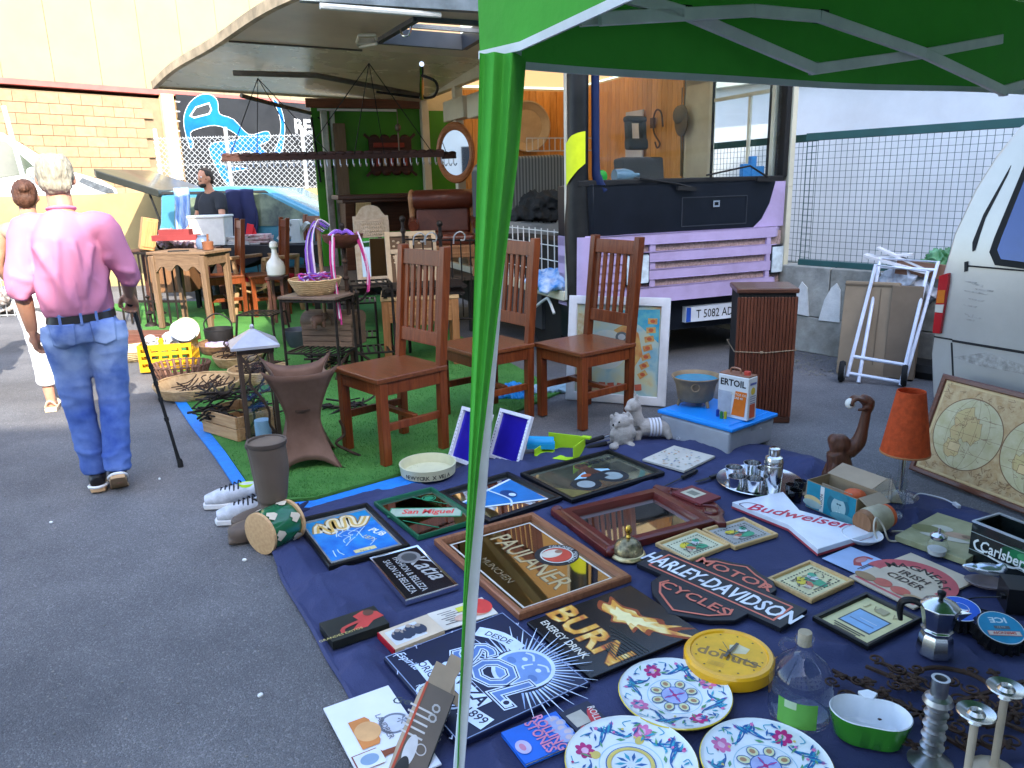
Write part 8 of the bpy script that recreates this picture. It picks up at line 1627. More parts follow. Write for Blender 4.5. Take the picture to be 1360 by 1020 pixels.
# scissor frame inside the far side
def sp_(x,y,off): return hitp(x,y,TC0+tb_*off,tb_)
M_barw=mat('frame_bar',(.80,.77,.70),.4)
for off,segs in ((.10,[((770,26),(908,17)),((908,17),(1083,92))]),(.13,[((820,-8),(908,17)),((796,25),(1000,14)),((1000,14),(1088,22)),((1088,22),(1228,71)),((1228,71),(1335,122))]),(.10,[((1080,92),(1228,71)),((1228,71),(1330,52)),((1330,120),(1400,100))])):
    for p,q in segs: b=B(); b.span(sp_(*p,off),sp_(*q,off),.014,.028,(0,0,1)); obj('scissor_bar',b,M_barw,tn,.002,seg=1)
for x,y in ((908,17),(1090,22),(1228,71)): p=sp_(x,y,.09); b=B(); b.box(p.x,p.y,p.z,.03,.03,.03,rz=.5); b.ell(p.x-.012,p.y-.018,p.z,.006,.006,.006); obj('joint',b,M_rub,tn,.003)
for x,y in ((1081,91),(1333,121)): p=sp_(x,y,.09); b=B(); b.box(p.x,p.y,p.z,.016,.026,.03,rz=.5); obj('joint',b,M_steel,tn,.003)
foot=Vector((-.16,1.47,0)); top=YP(684,75,1.72); top=foot+(top-foot)*1.14
b=B(); b.span(foot,top,.026,.026,(0,1,0)); obj('leg',b,M_leg,tn,.003); b=B(); b.box(foot.x,foot.y,.004,.09,.09,.008); obj('foot_plate',b,M_steel,tn)
for cx_,cy_ in ((TL,0),(TL,TL),(0,TL)): b=B(); p=tp_(cx_,cy_,0); b.span(p,p+Vector((0,0,1.96)),.026,.026,(0,1,0)); obj('leg',b,M_leg,tn)
# gathered curtain tied round the leg
Lp=[(637,70),(634,200),(629,400),(622,620),(615,800),(609,960),(606,1060)]; Rp=[(700,70),(690,200),(664,400),(637,620),(620,800),(611,960),(607,1060)]
def cu(u,v):
    t_=v; x0=lerpl([p[0] for p in Lp],t_);x1=lerpl([p[0] for p in Rp],t_); y=lerpl([p[1] for p in Lp],t_); Yc=lerpl([1.70,1.665,1.62,1.565,1.52,1.485,1.465],t_)-.045*(1-t_)-.02
    x=x0+(x1-x0)*u; p=YP(x,y,Yc); w_=(x1-x0)/640
    d=(.035*max(0,(u-.66)/.34)*w_*14+.010*math.sin(u*15+2*t_)*min(1,w_*14))
    return p+Vector((0,d,0))
b=B(); b.grid(lambda u,v:cu(v,u),40,26); b.f=[f for f in b.f]; o=obj('curtain',b,M_tg,tn)
b=B(); b.grid(lambda u,v:cu(v,u)*1.0+Vector((.0,.055*(1-abs(2*v-1))+.02,0)),40,10); obj('curtain_back',b,M_tg,tn)
# ================================================================ VEHICLES
# silver van on the right
VD=Vector((.45,-.893,0)); VN=Vector((.893,.45,0)); VP=Vector((2.13,3.86,0)); VZ=math.atan2(VD.y,VD.x)
def vs(x,y): q=hitp(x,y,VP,VN)-VP; return (q.dot(VD),q.z)
vn=thing('silver_van','silver van with scraped side panel and red tail light at the right edge','van',VP,VZ)
M_sil=mat('van_silver',(.45,.43,.395),.3,.3,var=.06,scale=2,coat=.4,dirt=.3); M_wdk=mat('van_window',(.012,.03,.12),.04,.3,var=.2,scale=2,coat=.5)
pf=[vs(1237,500),vs(1236,470),vs(1240,440),vs(1252,362),vs(1262,312),vs(1284,252),vs(1309,205),vs(1333,170)]
rx,rz_=pf[-1]; prof=[(pf[0][0]+.02,.30)]+pf+[(rx+.10,rz_+.07),(rx+.4,rz_+.12),(3.4,rz_+.14),(3.9,rz_-.02),(4.4,1.15),(4.9,.95),(4.95,.45),(4.9,.3)]
b=B(); b.m=Matrix.Rotation(PI/2,4,'X'); 
n=len(prof); lay=[(0,.0,1),(-.02,.03,1),(-.2,.0,1),(-1.5,0,1),(-1.68,.03,1),(-1.70,.06,1)]
def ins(z): # side tumbles home above the belt line
    return max(0,z-1.0)*.16
vsx=[];D_=[0,.03,.87,1.67,1.70]; 
for k,d in enumerate(D_):
    for (s,z) in prof:
        e=.0; dd=d; t_=ins(z); dd=d+t_*(1-2*d/1.7); vsx.append((s+(e if s<2 else -e),dd,z-(e if z>1.2 else 0)))
b=B(); fs=[]
for k in range(len(D_)-1):
    for j in range(n): fs.append((k*n+j,k*n+(j+1)%n,(k+1)*n+(j+1)%n,(k+1)*n+j))
t_=geometry.tessellate_polygon([[Vector((s,z,0)) for s,z in prof]]); fs+=[tuple(f) for f in t_]+[tuple(i+4*n for i in f)[::-1] for f in t_]
b.add(vsx,fs); o=obj('body',b,M_sil,vn,.015,seg=2)
import bmesh
bm=bmesh.new(); bm.from_mesh(o.data); bmesh.ops.recalc_face_normals(bm,faces=bm.faces); bm.to_mesh(o.data); bm.free()
def vside(name,pts,z0,z1,m,par=vn,bev=0):
    P=[vs(*p) if isinstance(p[0],int) else p for p in pts]; b=B()
    ar=sum(P[i][0]*P[(i+1)%len(P)][1]-P[(i+1)%len(P)][0]*P[i][1] for i in range(len(P)))
    tt=geometry.tessellate_polygon([[Vector((s,z,0)) for s,z in P]]); N_=len(P)
    vv=[(s,ins(z)-z1,z) for s,z in P]+[(s,ins(z)+z0,z) for s,z in P]; ff=[tuple(f) for f in tt]+[tuple(i+N_ for i in f)[::-1] for f in tt]+[(i,(i+1)%N_,(i+1)%N_+N_,i+N_) for i in range(N_)]
    b.add(vv,ff); o=obj(name,b,m,par,bev); bm=bmesh.new(); bm.from_mesh(o.data); bmesh.ops.recalc_face_normals(bm,faces=bm.faces); bm.to_mesh(o.data); bm.free(); return o
wseal=vside('side_window_seal',[(1322,352),(1313,335),(1318,315),(1350,215),(1375,175),(1500,170),(1500,375)],.01,.006,M_rub); vside('side_window',[(1330,344),(1324,332),(1328,316),(1357,220),(1378,182),(1500,178),(1500,366)],.01,.010,M_wdk)
tlp=vside('tail_light',[(1241,442),(1250,366),(1263,362),(1262,375),(1251,443)],.02,.018,mat('tail_red',(.42,.015,.02),.15,coat=.6),vn,.004); vside('amber_lens',[(1247,402),(1249,385),(1259,385),(1257,402)],.0,.021,mat('tail_amber',(.60,.16,.02),.15),tlp); vside('white_lens',[(1245,414),(1246,404),(1257,404),(1255,415)],.0,.021,mat('tail_clear',(.55,.50,.42),.15),tlp)
M_gap=mat('panel_gap',(.02,.02,.02),.8)
for nm,pts in (('air_slit',[(1290,334),(1289,322),(1300,285),(1330,220),(1327,232),(1303,290),(1293,332)]),('panel_gap',[(1284,352),(1400,362),(1400,364),(1284,354)]),('panel_gap',[(1265,451),(1420,476),(1420,480),(1265,454)]),('panel_gap',[(1265,500),(1263,455),(1265,455),(1267,500)]),('panel_gap',[(1241,446),(1265,450),(1265,452),(1241,448)]),('latch',[(1281,361),(1281,348),(1285,347),(1285,360)])): vside(nm,pts,.004,.003,M_gap)
M_scr=mat('scrape',(.36,.34,.31),.55,.2,var=.4,scale=30)
rn=random.Random(8)
for i in range(9): x,y=rn.uniform(1278,1296),rn.uniform(372,425); L_=rn.uniform(10,34); vside('scratch',[(int(x),int(y)),(int(x+L_),int(y+1+L_*.1)),(int(x+L_*.9),int(y+3+L_*.1)),(int(x+2),int(y+2))],.001,.0015,M_scr)
vside('dent_scrape',[(1266,474),(1310,468),(1375,490),(1375,500),(1300,486)],.001,.0015,M_scr)
b=B(); b.m=Matrix.Translation((1.0,.12,.31))@Matrix.Rotation(PI/2,4,'X'); b.lathe([(.16,-.1),(.28,-.1),(.31,-.06),(.31,.06),(.28,.1),(.16,.1)],26); w_=obj('wheel',b,M_rub,vn); b=B(); b.m=Matrix.Translation((1.0,.12,.31))@Matrix.Rotation(PI/2,4,'X'); b.lathe([(0,.05),(.19,.09),(.19,-.05),(0,-.05)],18); obj('rim',b,M_steel,w_)
b=B(); b.lathe([(.12,0),(.2,0),(.22,.05),(.2,.1),(.12,.1)],20); o=obj('spare_tyre',b,M_rub,loc=G(1238,505)+Vector((.1,.15,.004))); tag(o,'dark grey tyre lying under the rear of the silver van','tyre')
# generic side-on car built from a profile: length along x, front at +x, thickness across y
def carbody(t,prof,wd,m,tum=.16,belt=.95):
    n=len(prof); D=[-wd/2,-wd/2+.06,0,wd/2-.06,wd/2]; v=[]
    for k,d in enumerate(D):
        for x,z in prof:
            e=.05 if k in (0,4) else 0; ti=max(0,z-belt)*tum; v.append((x*(1-e*.12),d-math.copysign(ti,d) if d else 0,z-(e*.5 if z>belt else 0)))
    f=[]
    for k in range(4):
        for j in range(n): f.append((k*n+j,k*n+(j+1)%n,(k+1)*n+(j+1)%n,(k+1)*n+j))
    tt=geometry.tessellate_polygon([[Vector((x,z,0)) for x,z in prof]]); f+=[tuple(q) for q in tt]+[tuple(i+4*n for i in q)[::-1] for q in tt]
    b=B(); b.add(v,f); o=obj('body',b,m,t,.03,seg=3); bm=bmesh.new(); bm.from_mesh(o.data); bmesh.ops.recalc_face_normals(bm,faces=bm.faces); bm.to_mesh(o.data); bm.free(); return o
def cside(t,name,P,wd,m,out=.012,tum=.16,belt=.95,par=None):
    b=B(); N_=len(P); tt=geometry.tessellate_polygon([[Vector((x,z,0)) for x,z in P]])
    Y=lambda z,o: -(wd/2-max(0,z-belt)*tum)-o
    b.add([(x,Y(z,out),z) for x,z in P]+[(x,Y(z,-.02),z) for x,z in P],[tuple(q) for q in tt]+[tuple(i+N_ for i in q)[::-1] for q in tt]+[(i,(i+1)%N_,(i+1)%N_+N_,i+N_) for i in range(N_)]); o=obj(name,b,m,par or t); bm=bmesh.new(); bm.from_mesh(o.data); bmesh.ops.recalc_face_normals(bm,faces=bm.faces); bm.to_mesh(o.data); bm.free(); return o
def wheel(t,x,wd,r=.31):
    b=B(); b.m=Matrix.Translation((x,-wd/2+.10,r))@Matrix.Rotation(PI/2,4,'X'); b.lathe([(.6*r,-.1),(.9*r,-.1),(r,-.06),(r,.06),(.9*r,.1),(.6*r,.1)],26); o=obj('wheel',b,M_rub,t); b=B(); b.m=Matrix.Translation((x,-wd/2+.10,r))@Matrix.Rotation(PI/2,4,'X'); b.lathe([(0,.07),(.2*r,.085),(.6*r,.095),(.62*r,-.05)],20); obj('rim',b,M_steel,o)
# white van behind the ochre wall
fx=YP(155,255,15.2).x; t=thing('white_van','white van parked behind the ochre wall with its nose to the right','van',(fx,15.2,.6),.5); M_wh=mat('van_white',(.70,.71,.68),.3,coat=.4,var=.03)
carbody(t,[(-4.6,.3),(-4.65,1.2),(-4.5,1.9),(-4.2,1.98),(-2.1,1.96),(-1.62,1.88),(-1.0,1.40),(-.80,1.27),(-.25,1.08),(-.04,.92),(0,.55),(-.05,.28)],1.9,M_wh)
M_wg=mat('car_glass',(.05,.065,.045),.08,var=.3,scale=2,coat=.6)
cside(t,'side_window',[(-1.95,1.12),(-1.18,1.24),(-1.60,1.74),(-1.86,1.80)],1.9,M_wg); cside(t,'side_window',[(-3.3,1.12),(-2.08,1.12),(-2.0,1.82),(-3.2,1.84)],1.9,M_wg); cside(t,'door_seam',[(-2.04,.4),(-2.02,.4),(-1.95,1.84),(-1.97,1.84)],1.9,M_gap,.004)
cside(t,'headlight',[(-.62,1.06),(-.30,.88),(-.06,.80),(-.10,.92),(-.34,1.03),(-.55,1.13)],1.9,mat('head_dark',(.12,.13,.14),.08,.4,var=.4,scale=16,coat=.5)); b=B(); b.ell(-1.28,-1.05,1.22,.10,.05,.09); obj('door_mirror',b,M_wh,t); b=B(); b.add([(-1.02,-.72,1.41),(-1.02,.72,1.41),(-1.6,.66,1.87),(-1.6,-.66,1.87)],[(0,1,2,3)]); b.v=[v+Vector((.02,0,.02)) for v in b.v]; obj('windscreen',b,M_wg,t)
wheel(t,-.85,1.9,.33); wheel(t,-3.7,1.9,.33)
# blue green hatchback with raised tailgate
rx=YP(226,300,10.9).x; t=thing('hatchback','blue green hatchback with its tailgate raised behind the market table','car',(rx,11.4,.0),-.05); M_tl=mat('car_teal',(.06,.22,.30),.25,.3,coat=.5,var=.04)
carbody(t,[(.0,.3),(-.02,.85),(.05,1.05),(.08,1.42),(.30,1.475),(1.0,1.50),(1.55,1.45),(2.02,1.22),(2.55,.96),(3.3,.86),(3.7,.72),(3.78,.5),(3.75,.25)],1.68,M_tl)
for P in ([(.25,.98),(.60,.98),(.62,1.36),(.28,1.36)],[(.68,.97),(1.30,.97),(1.26,1.40),(.70,1.38)],[(1.37,.97),(2.32,.96),(1.90,1.18),(1.52,1.38),(1.34,1.40)]): cside(t,'side_window',P,1.68,mat('hatch_glass',(.16,.20,.13),.06,var=.5,scale=4,col2=(.02,.03,.03),coat=.6))
cside(t,'roof_rail',[(.1,1.41),(1.55,1.40),(1.5,1.43),(.1,1.44)],1.68,M_gap); cside(t,'door_seam',[(1.32,.35),(1.335,.35),(1.335,.95),(1.32,.95)],1.68,M_gap,.004); cside(t,'rub_strip',[(.3,.62),(2.9,.62),(2.9,.66),(.3,.66)],1.68,M_gap)
b=B(); b.m=Matrix.Translation((.06,0,1.42)); b.prism([(-.86,-.74),(-.80,-.8),(.0,-.78),(.0,.78),(-.80,.8),(-.86,.74)],-.05,.05); b.v=[v+Vector((0,0,.30*(-(v.x-.06)/.86)**.8*1.0 if v.x<.06 else 0))+Vector((0,0,-.06*math.sin(PI*max(0,min(1,-(v.x-.06)/.86))))) for v in b.v]
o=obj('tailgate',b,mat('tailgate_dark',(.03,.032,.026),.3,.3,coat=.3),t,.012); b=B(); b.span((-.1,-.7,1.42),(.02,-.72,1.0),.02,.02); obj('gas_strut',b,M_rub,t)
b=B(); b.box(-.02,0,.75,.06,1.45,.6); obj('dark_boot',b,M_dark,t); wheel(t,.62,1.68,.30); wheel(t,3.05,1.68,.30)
# clothes hung on the hatchback
def hang(name,label,cat,px0,px1,Y,m,seed):
    a_=YP(*px0,Y);c_=YP(*px1,Y); b=B(); rn=random.Random(seed)
    def f(u,v): x=a_.x+(c_.x-a_.x)*u; z=a_.z+(c_.z-a_.z)*v; return Vector((x+.02*math.sin(v*6+seed),Y-.03-.05*math.sin(u*13+seed+v*2)*(.3+.7*v)-.05*v,z))
    b.grid(f,26,14); o=obj(name,b,m); md=o.modifiers.new('s','SOLIDIFY'); md.thickness=.03; return tag(o,label,cat)
hang('hung_jeans','pale blue jeans and shirts hung from the raised tailgate','clothes',(232,250),(262,335),10.42,mat('denim_pale',(.10,.24,.55),.85,col2=(.40,.48,.62),scale=5,stretch=(6,1,1)),1)
hang('hung_jacket','dark navy jackets hung on the side of the hatchback','clothes',(302,252),(345,312),10.48,M_cloth('jacket_navy',(.018,.022,.07)),4)
# ================================================================ PEOPLE
M_skin=mat('skin',(.40,.19,.115),.5,var=.12,scale=9,sss=.12,bump=.05,bscale=120,col2=(.50,.26,.17))
def hand(b,W,d,n,s,curl=.5):
    """palm and five fingers; W wrist, d towards the fingers, n out of the back of the hand, s=+1 right"""
    d=d.normalized(); n=(n-d*n.dot(d)).normalized(); x=d.cross(n)*s
    K=W+d*.085; b.tube([W-d*.01,W+d*.03,W+d*.07,K],[.024,.034,.038,.034],12,ry=.55) if 0 else None
    for i in range(4): off=(i-1.5)*.019; b.tube([W+x*off*.6,W+x*off+d*.05,W+x*off+d*.088],[.016,.016,.0125],8)
    b.ell(*(W+d*.045),.03,.03,.026)
    for i,L in enumerate((.062,.074,.070,.055)):
        off=(i-1.5)*.0195; p=W+x*off+d*.085; a=curl*.7; q=p+(d*math.cos(a)-n*math.sin(a))*L*.45; a+=curl*1.1; r=q+(d*math.cos(a)-n*math.sin(a))*L*.33; a+=curl*.8; e=r+(d*math.cos(a)-n*math.sin(a))*L*.25
        b.tube([p-d*.02,p,q,r,e],[.0105,.0105,.0095,.0088,.0065],8); b.ell(*e,.0068,.0068,.0068,8,5)
    p=W+x*(-.026)+d*.02; q=p+(-x*.6+d*.7-n*.35).normalized()*.04; r=q+(-x*.1+d*.9-n*.6).normalized()*.03; e=r+(x*.2+d*.9-n*.5).normalized()*.024
    b.tube([p+x*.012,p,q,r,e],[.017,.015,.0115,.0105,.008],8)
def person(label,loc,rz,H,arms,feet,cloth,hair,vox=.012,lean=(0,0),look=0,skirt=0,bare=0,grp=None,pants_len=1,hd=(0,0)):
    k=H/1.70; t=thing('person',label,'person',loc,rz,grp); t.scale=(k,k,k)
    lx,ly=lean
    P=lambda x,y,z: Vector((x+lx*max(0,z-.9)/.8,y+ly*max(0,z-.9)/.8,z))
    hip=.90; b=B()
    # trunk, neck and head
    b.tube([P(0,0,.84),P(0,0,.95),P(0,0,1.12),P(0,-.01,1.28),P(0,-.005,1.40),P(0,0,1.43)],[.13,.14,.13,.15,.10,.06],16,sm=2,ry=.68)
    hx,hy=hd
    b.tube([P(0,.0,1.38),P(hx*.5,.015+hy*.5,1.48),P(hx,.02+hy,1.54)],[.062,.056,.055],12,sm=2)
    HC=P(hx,.03+hy,1.595); b.ell(HC.x,HC.y,HC.z+.01,.074,.094,.108,18,12); b.ell(HC.x,HC.y+.035,HC.z-.055,.054,.060,.055,14,8)
    b.ell(HC.x,HC.y+.098,HC.z-.012,.013,.018,.022,10,6); b.ell(HC.x,HC.y+.088,HC.z-.052,.024,.010,.009,10,5); b.ell(HC.x,HC.y+.088,HC.z-.075,.022,.012,.012,10,5)
    for s in (-1,1): b.ell(HC.x+s*.078,HC.y-.002,HC.z-.008,.011,.020,.032,10,7); b.ell(HC.x+s*.03,HC.y+.082,HC.z+.018,.016,.010,.008,8,5)
    for s in (-1,1):
        A=arms[s]; sh=P(s*.175,0,1.36); el=Vector(A[0]); wr=Vector(A[1]); b.tube([P(s*.10,0,1.36),sh,sh.lerp(el,.5),el,el.lerp(wr,.35),wr],[.06,.058,.046,.040,.040,.026],12,sm=2); hand(b,wr,Vector(A[2]),Vector(A[3]),s,A[4])
        F=feet[s]; an=Vector(F[0]); kn=Vector(F[1]); hp=P(s*.09,0,.88); b.tube([hp,hp.lerp(kn,.5),kn,kn.lerp(an,.4),an],[.085,.07,.05,.05,.035],12,sm=2); b.tube([an+Vector((0,-.03,-.03)),an+Vector((0,.06,-.045)),an+Vector((0,.13,-.055))],[.036,.036,.026],10)
    bd=bake('body',b,M_skin,vox,4,parent=t)
    eb=B()
    for s in (-1,1): eb.ell(HC.x+s*.031,HC.y+.082,HC.z+.012,.0125,.0125,.011,10,7)
    eb.mi=[0]*len(eb.f); obj('eyes',eb,mat('eye_white',(.6,.58,.55),.2),t); 
    eb=B()
    for s in (-1,1): eb.ell(HC.x+s*.031,HC.y+.093,HC.z+.012,.006,.003,.006,8,5)
    obj('irises',eb,M_rub,t)
    # hair
    b=B(); hm,style=hair
    b.ell(HC.x,HC.y-.012,HC.z+.025,.083,.100,.104,20,14)
    if style in('old','short','beard'): b.ell(HC.x,HC.y-.05,HC.z-.03,.074,.055,.055,14,9)
    if style=='bun': b.ell(HC.x,HC.y-.055,HC.z-.01,.074,.06,.07,14,9); b.ell(HC.x+.01,HC.y-.09,HC.z+.065,.042,.04,.038,12,8)
    b2=B(); b2.v=b.v; b2.f=b.f; b2.mi=b.mi
    def hf(p,n):
        q=p-HC; d=.006*noise.noise(Vector((p.x*90,p.y*60,p.z*22)))+.003*noise.noise(p*160)
        if q.y>.045+.02*noise.noise(p*20) or (abs(q.x)>.066 and q.y>.0 and q.z<.02): d-=.035
        if style=='old':
            c=(q.x*q.x)/.0022+((q.y+.02)**2)/.0034
            if q.z>.06 and c<1: d-=.018*(1-c)+.002
        return d
    obj_h=bake('hair',b2,hm,.007,3,hf,parent=t)
    if style=='beard': b=B(); b.ell(HC.x,HC.y+.05,HC.z-.082,.05,.045,.04,14,8); b.ell(HC.x,HC.y+.07,HC.z-.036,.035,.03,.012); bake('beard',b,hm,.006,2,lambda p,n:.003*noise.noise(p*120),parent=t)
    # shirt
    c=cloth; b=B(); bl=c.get('hem',.90); 
    b.tube([P(0,0,bl),P(0,0,bl+.06),P(0,-.008,1.05),P(0,-.012,1.20),P(0,-.012,1.31),P(0,-.004,1.40),P(0,.002,1.435)],[.170*c.get('w',1),.183*c.get('w',1),.176*c.get('w',1),.18,.175,.118,.062],22,sm=3,ry=.66)
    for s in (-1,1):
        A=arms[s]; sh=P(s*.165,0,1.355); el=Vector(A[0]); wr=Vector(A[1]); sl=c['sleeve']
        b.ell(*P(s*.13,0,1.355),.08,.08,.06,14,8)
        if sl>1: e2=el.lerp(wr,sl-1); b.tube([P(s*.08,0,1.345),sh,sh.lerp(el,.5),el,e2],[.08,.074,.066,.060,.053],16,sm=3); b.tube([e2-(wr-el).normalized()*.045,e2],[.059,.057],16)
        elif sl>0: b.tube([P(s*.08,0,1.345),sh,sh.lerp(el,sl)],[.08,.076,.066],16,sm=3)
    wa=c.get('wrinkle',.012)
    def wf(p,n):
        q=Vector((p.x*5.5+p.z*1.4*(1 if p.x>0 else -1),p.y*5,p.z*2.4)); r=1-abs(noise.noise(q+Vector((3.1,0,1.7)))); r2=1-abs(noise.noise(q*2.3+Vector((9,2,4)))); f=min(1,max(.25,(1.38-p.z)*4))
        fo=0
        if c.get('folds') and p.y<.03:
            for x0,z0,x1,z1,a_,w_ in c['folds']:
                ex,ez=x1-x0,z1-z0; t_=max(0,min(1,((p.x-x0)*ex+(p.z-z0)*ez)/(ex*ex+ez*ez))); d=math.hypot(p.x-x0-ex*t_,p.z-z0-ez*t_); fo+=a_*math.sin(PI*min(1,.25+t_*.75))**.5*math.exp(-(d/w_)**2)
        return wa*f*((r**4)-.35+.45*(r2**4-.3))+fo
    sh_o=bake('shirt',b,c['shirt'],.011 if vox<.01 else .016,4,wf,parent=t)
    if c.get('collar'): b=B(); b.tube([P(.056*math.sin(a*PI/10),-.002-.056*math.cos(a*PI/10)+.012,1.445+.010*math.cos(a*PI/10)) for a in range(20)],.009,8,closed=True,ry=1.9); bake('collar',b,c['shirt'],.008,2,parent=sh_o)
    # trousers or skirt
    b=B(); b.tube([P(0,0,.72) if 0 else P(0,0,.80),P(0,0,.86),P(0,0,.93),P(0,0,.97)],[.165,.185,.172,.166],22,sm=2,ry=.70)
    for s in (-1,1):
        F=feet[s]; an=Vector(F[0]); kn=Vector(F[1]); hp=P(s*.092,0,.86); e=kn.lerp(an,pants_len); b.tube([hp+Vector((0,-.005,.02)),hp+Vector((0,-.012,-.06)),hp.lerp(kn,.5),kn,kn.lerp(e,.5),e],[.10,.102,.088,.072,.066,.064],18,sm=3); b.ell(hp.x,hp.y-.045,hp.z-.02,.076,.060,.085,14,9)
    def pw(p,n):
        r=1-abs(noise.noise(Vector((p.x*4,p.y*4,p.z*13)))); r2=1-abs(noise.noise(Vector((p.x*9+p.z*6,p.y*9,p.z*6)))); lo=1 if p.z<.25 else (.6 if .38<p.z<.58 else .35)
        return .011*lo*(r**4-.3)+.004*(r2**5-.2)
    tr=bake('trousers',b,c['pants'],.010 if vox<.01 else .016,3,pw,parent=t)
    return t,tr,HC,P
M_pink=mat('shirt_pink',(.52,.19,.30),.75,var=.06,scale=3,bump=.12,bscale=260,transl=.08); 
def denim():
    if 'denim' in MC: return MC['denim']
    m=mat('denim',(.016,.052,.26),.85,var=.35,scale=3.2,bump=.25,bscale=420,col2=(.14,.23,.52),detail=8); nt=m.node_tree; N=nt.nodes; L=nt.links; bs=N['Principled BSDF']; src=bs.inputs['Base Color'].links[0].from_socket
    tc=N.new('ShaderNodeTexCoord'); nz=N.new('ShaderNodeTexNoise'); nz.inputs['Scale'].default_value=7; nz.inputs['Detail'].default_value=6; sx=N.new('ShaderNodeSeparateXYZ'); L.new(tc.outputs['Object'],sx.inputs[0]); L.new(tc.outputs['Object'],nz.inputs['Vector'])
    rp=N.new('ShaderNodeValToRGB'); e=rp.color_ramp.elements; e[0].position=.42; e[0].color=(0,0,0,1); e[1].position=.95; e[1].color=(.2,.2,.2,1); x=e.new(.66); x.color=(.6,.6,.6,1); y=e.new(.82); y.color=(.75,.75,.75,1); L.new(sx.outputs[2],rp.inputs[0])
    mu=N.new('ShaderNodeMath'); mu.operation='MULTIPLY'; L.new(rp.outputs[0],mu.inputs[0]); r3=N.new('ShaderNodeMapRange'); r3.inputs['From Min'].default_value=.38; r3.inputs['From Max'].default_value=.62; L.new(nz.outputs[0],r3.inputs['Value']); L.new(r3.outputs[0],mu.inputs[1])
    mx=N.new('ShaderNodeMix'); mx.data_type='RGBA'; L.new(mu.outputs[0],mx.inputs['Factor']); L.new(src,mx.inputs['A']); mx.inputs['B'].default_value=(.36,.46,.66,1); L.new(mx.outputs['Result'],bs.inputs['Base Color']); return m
fl=Vector((-2.045,3.65,0)); rzM=R(27)
ft={-1:((-.055,.02,.085),(-.085,.035,.48)),1:((.045,-.10,.115),(.085,-.005,.49))}
ar={-1:((-.235,-.05,1.10),(-.228,.04,.86),(.10,.15,-1),(-1,.1,0),.75),1:((.235,.0,1.12),(.228,.21,.985),(.1,.55,-.62),(.5,.2,.8),1.05)}
hm=mat('hair_grey',(.20,.175,.13),.6,var=.4,scale=60,stretch=(1,1,.25),col2=(.36,.33,.25),bump=.5,bscale=160)
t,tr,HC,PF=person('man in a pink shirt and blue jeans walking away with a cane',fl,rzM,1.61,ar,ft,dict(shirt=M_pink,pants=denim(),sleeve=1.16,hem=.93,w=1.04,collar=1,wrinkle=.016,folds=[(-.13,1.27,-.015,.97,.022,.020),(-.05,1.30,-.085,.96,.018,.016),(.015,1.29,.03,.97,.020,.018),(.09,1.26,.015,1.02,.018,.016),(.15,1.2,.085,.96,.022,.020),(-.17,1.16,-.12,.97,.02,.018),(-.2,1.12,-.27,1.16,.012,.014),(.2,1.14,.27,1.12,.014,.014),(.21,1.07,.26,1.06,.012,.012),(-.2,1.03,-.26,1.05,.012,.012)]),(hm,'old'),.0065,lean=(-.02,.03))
from mathutils.bvhtree import BVHTree
TB_=BVHTree.FromPolygons([v.co.copy() for v in tr.data.vertices],[tuple(p.vertices) for p in tr.data.polygons])
b=B()
def bp(a,z): d=Vector((math.cos(a),math.sin(a),0)); q=TB_.ray_cast(Vector((0,0,z))+d,-d)[0]; return q+d*.006
b.grid(lambda u,v:bp(u*2*PI,.905+.036*v),48,1); obj('belt',b,mat('belt_black',(.012,.011,.012),.4),t)
for s in (-1,1):
    b=B(); pr=[(-.055,.06),(.055,.06),(.052,-.045),(0,-.065),(-.052,-.045)]; hx_=s*.088
    b.grid(lambda u,v:((-.055+.11*u)*(1-.1*v),.06-v*(.105+.02*(1-abs(2*u-1))),.0),12,12); out=[]
    for v in b.v: x=hx_+v.x; z=.845+v.y; y=TB_.ray_cast(Vector((x,-1,z)),Vector((0,1,0)))[0].y-.001-v.z; out.append(Vector((x,y,z)))
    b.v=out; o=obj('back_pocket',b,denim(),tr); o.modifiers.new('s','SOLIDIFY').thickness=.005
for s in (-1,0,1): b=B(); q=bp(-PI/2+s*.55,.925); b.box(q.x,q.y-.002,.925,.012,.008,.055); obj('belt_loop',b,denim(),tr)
kS=1.61/1.70
Mrot=Matrix.Rotation(rzM,4,'Z')
M_sk=mat('shoe_black',(.014,.014,.018),.5); M_tan_=mat('sole_tan',(.44,.28,.15),.6)
def pshoe(F,pitch,par,nm='shoe'):
    b=B(); an=Vector(F)
    s_=bpy.data.objects.new(nm,None)
    b=B(); b.tube([(0,-.075,.04),(0,-.02,.055),(0,.06,.048),(0,.135,.035),(0,.175,.03)],[.036,.046,.045,.042,.024],14,sm=3,ry=.9); b.ell(0,-.02,.09,.038,.045,.028); o=bake(nm,b,M_sk,.007,2,parent=par); o.location=an-Vector((0,0,.085)); o.rotation_euler=(pitch,0,0)
    b=B(); b.prism([(-.034,-.105),(-.042,-.05),(-.040,.02),(-.047,.09),(-.035,.165),(0,.19),(.035,.165),(.046,.09),(.038,.02),(.040,-.05),(.034,-.105),(0,-.115)],-.004,.016); q=obj('sole',b,M_tan_,o,.004); b=B(); b.tube([(.043*math.sin(a),-.05-.062*math.cos(a),.022) for a in [(-2+4*i/12) for i in range(13)]],.008,6); obj('sole_edge',b,mat('sole_white',(.66,.66,.66),.5),o); return o
pshoe((-.055,.02,.085),-.12,t); pshoe((.045,-.10,.125),-.62,t)
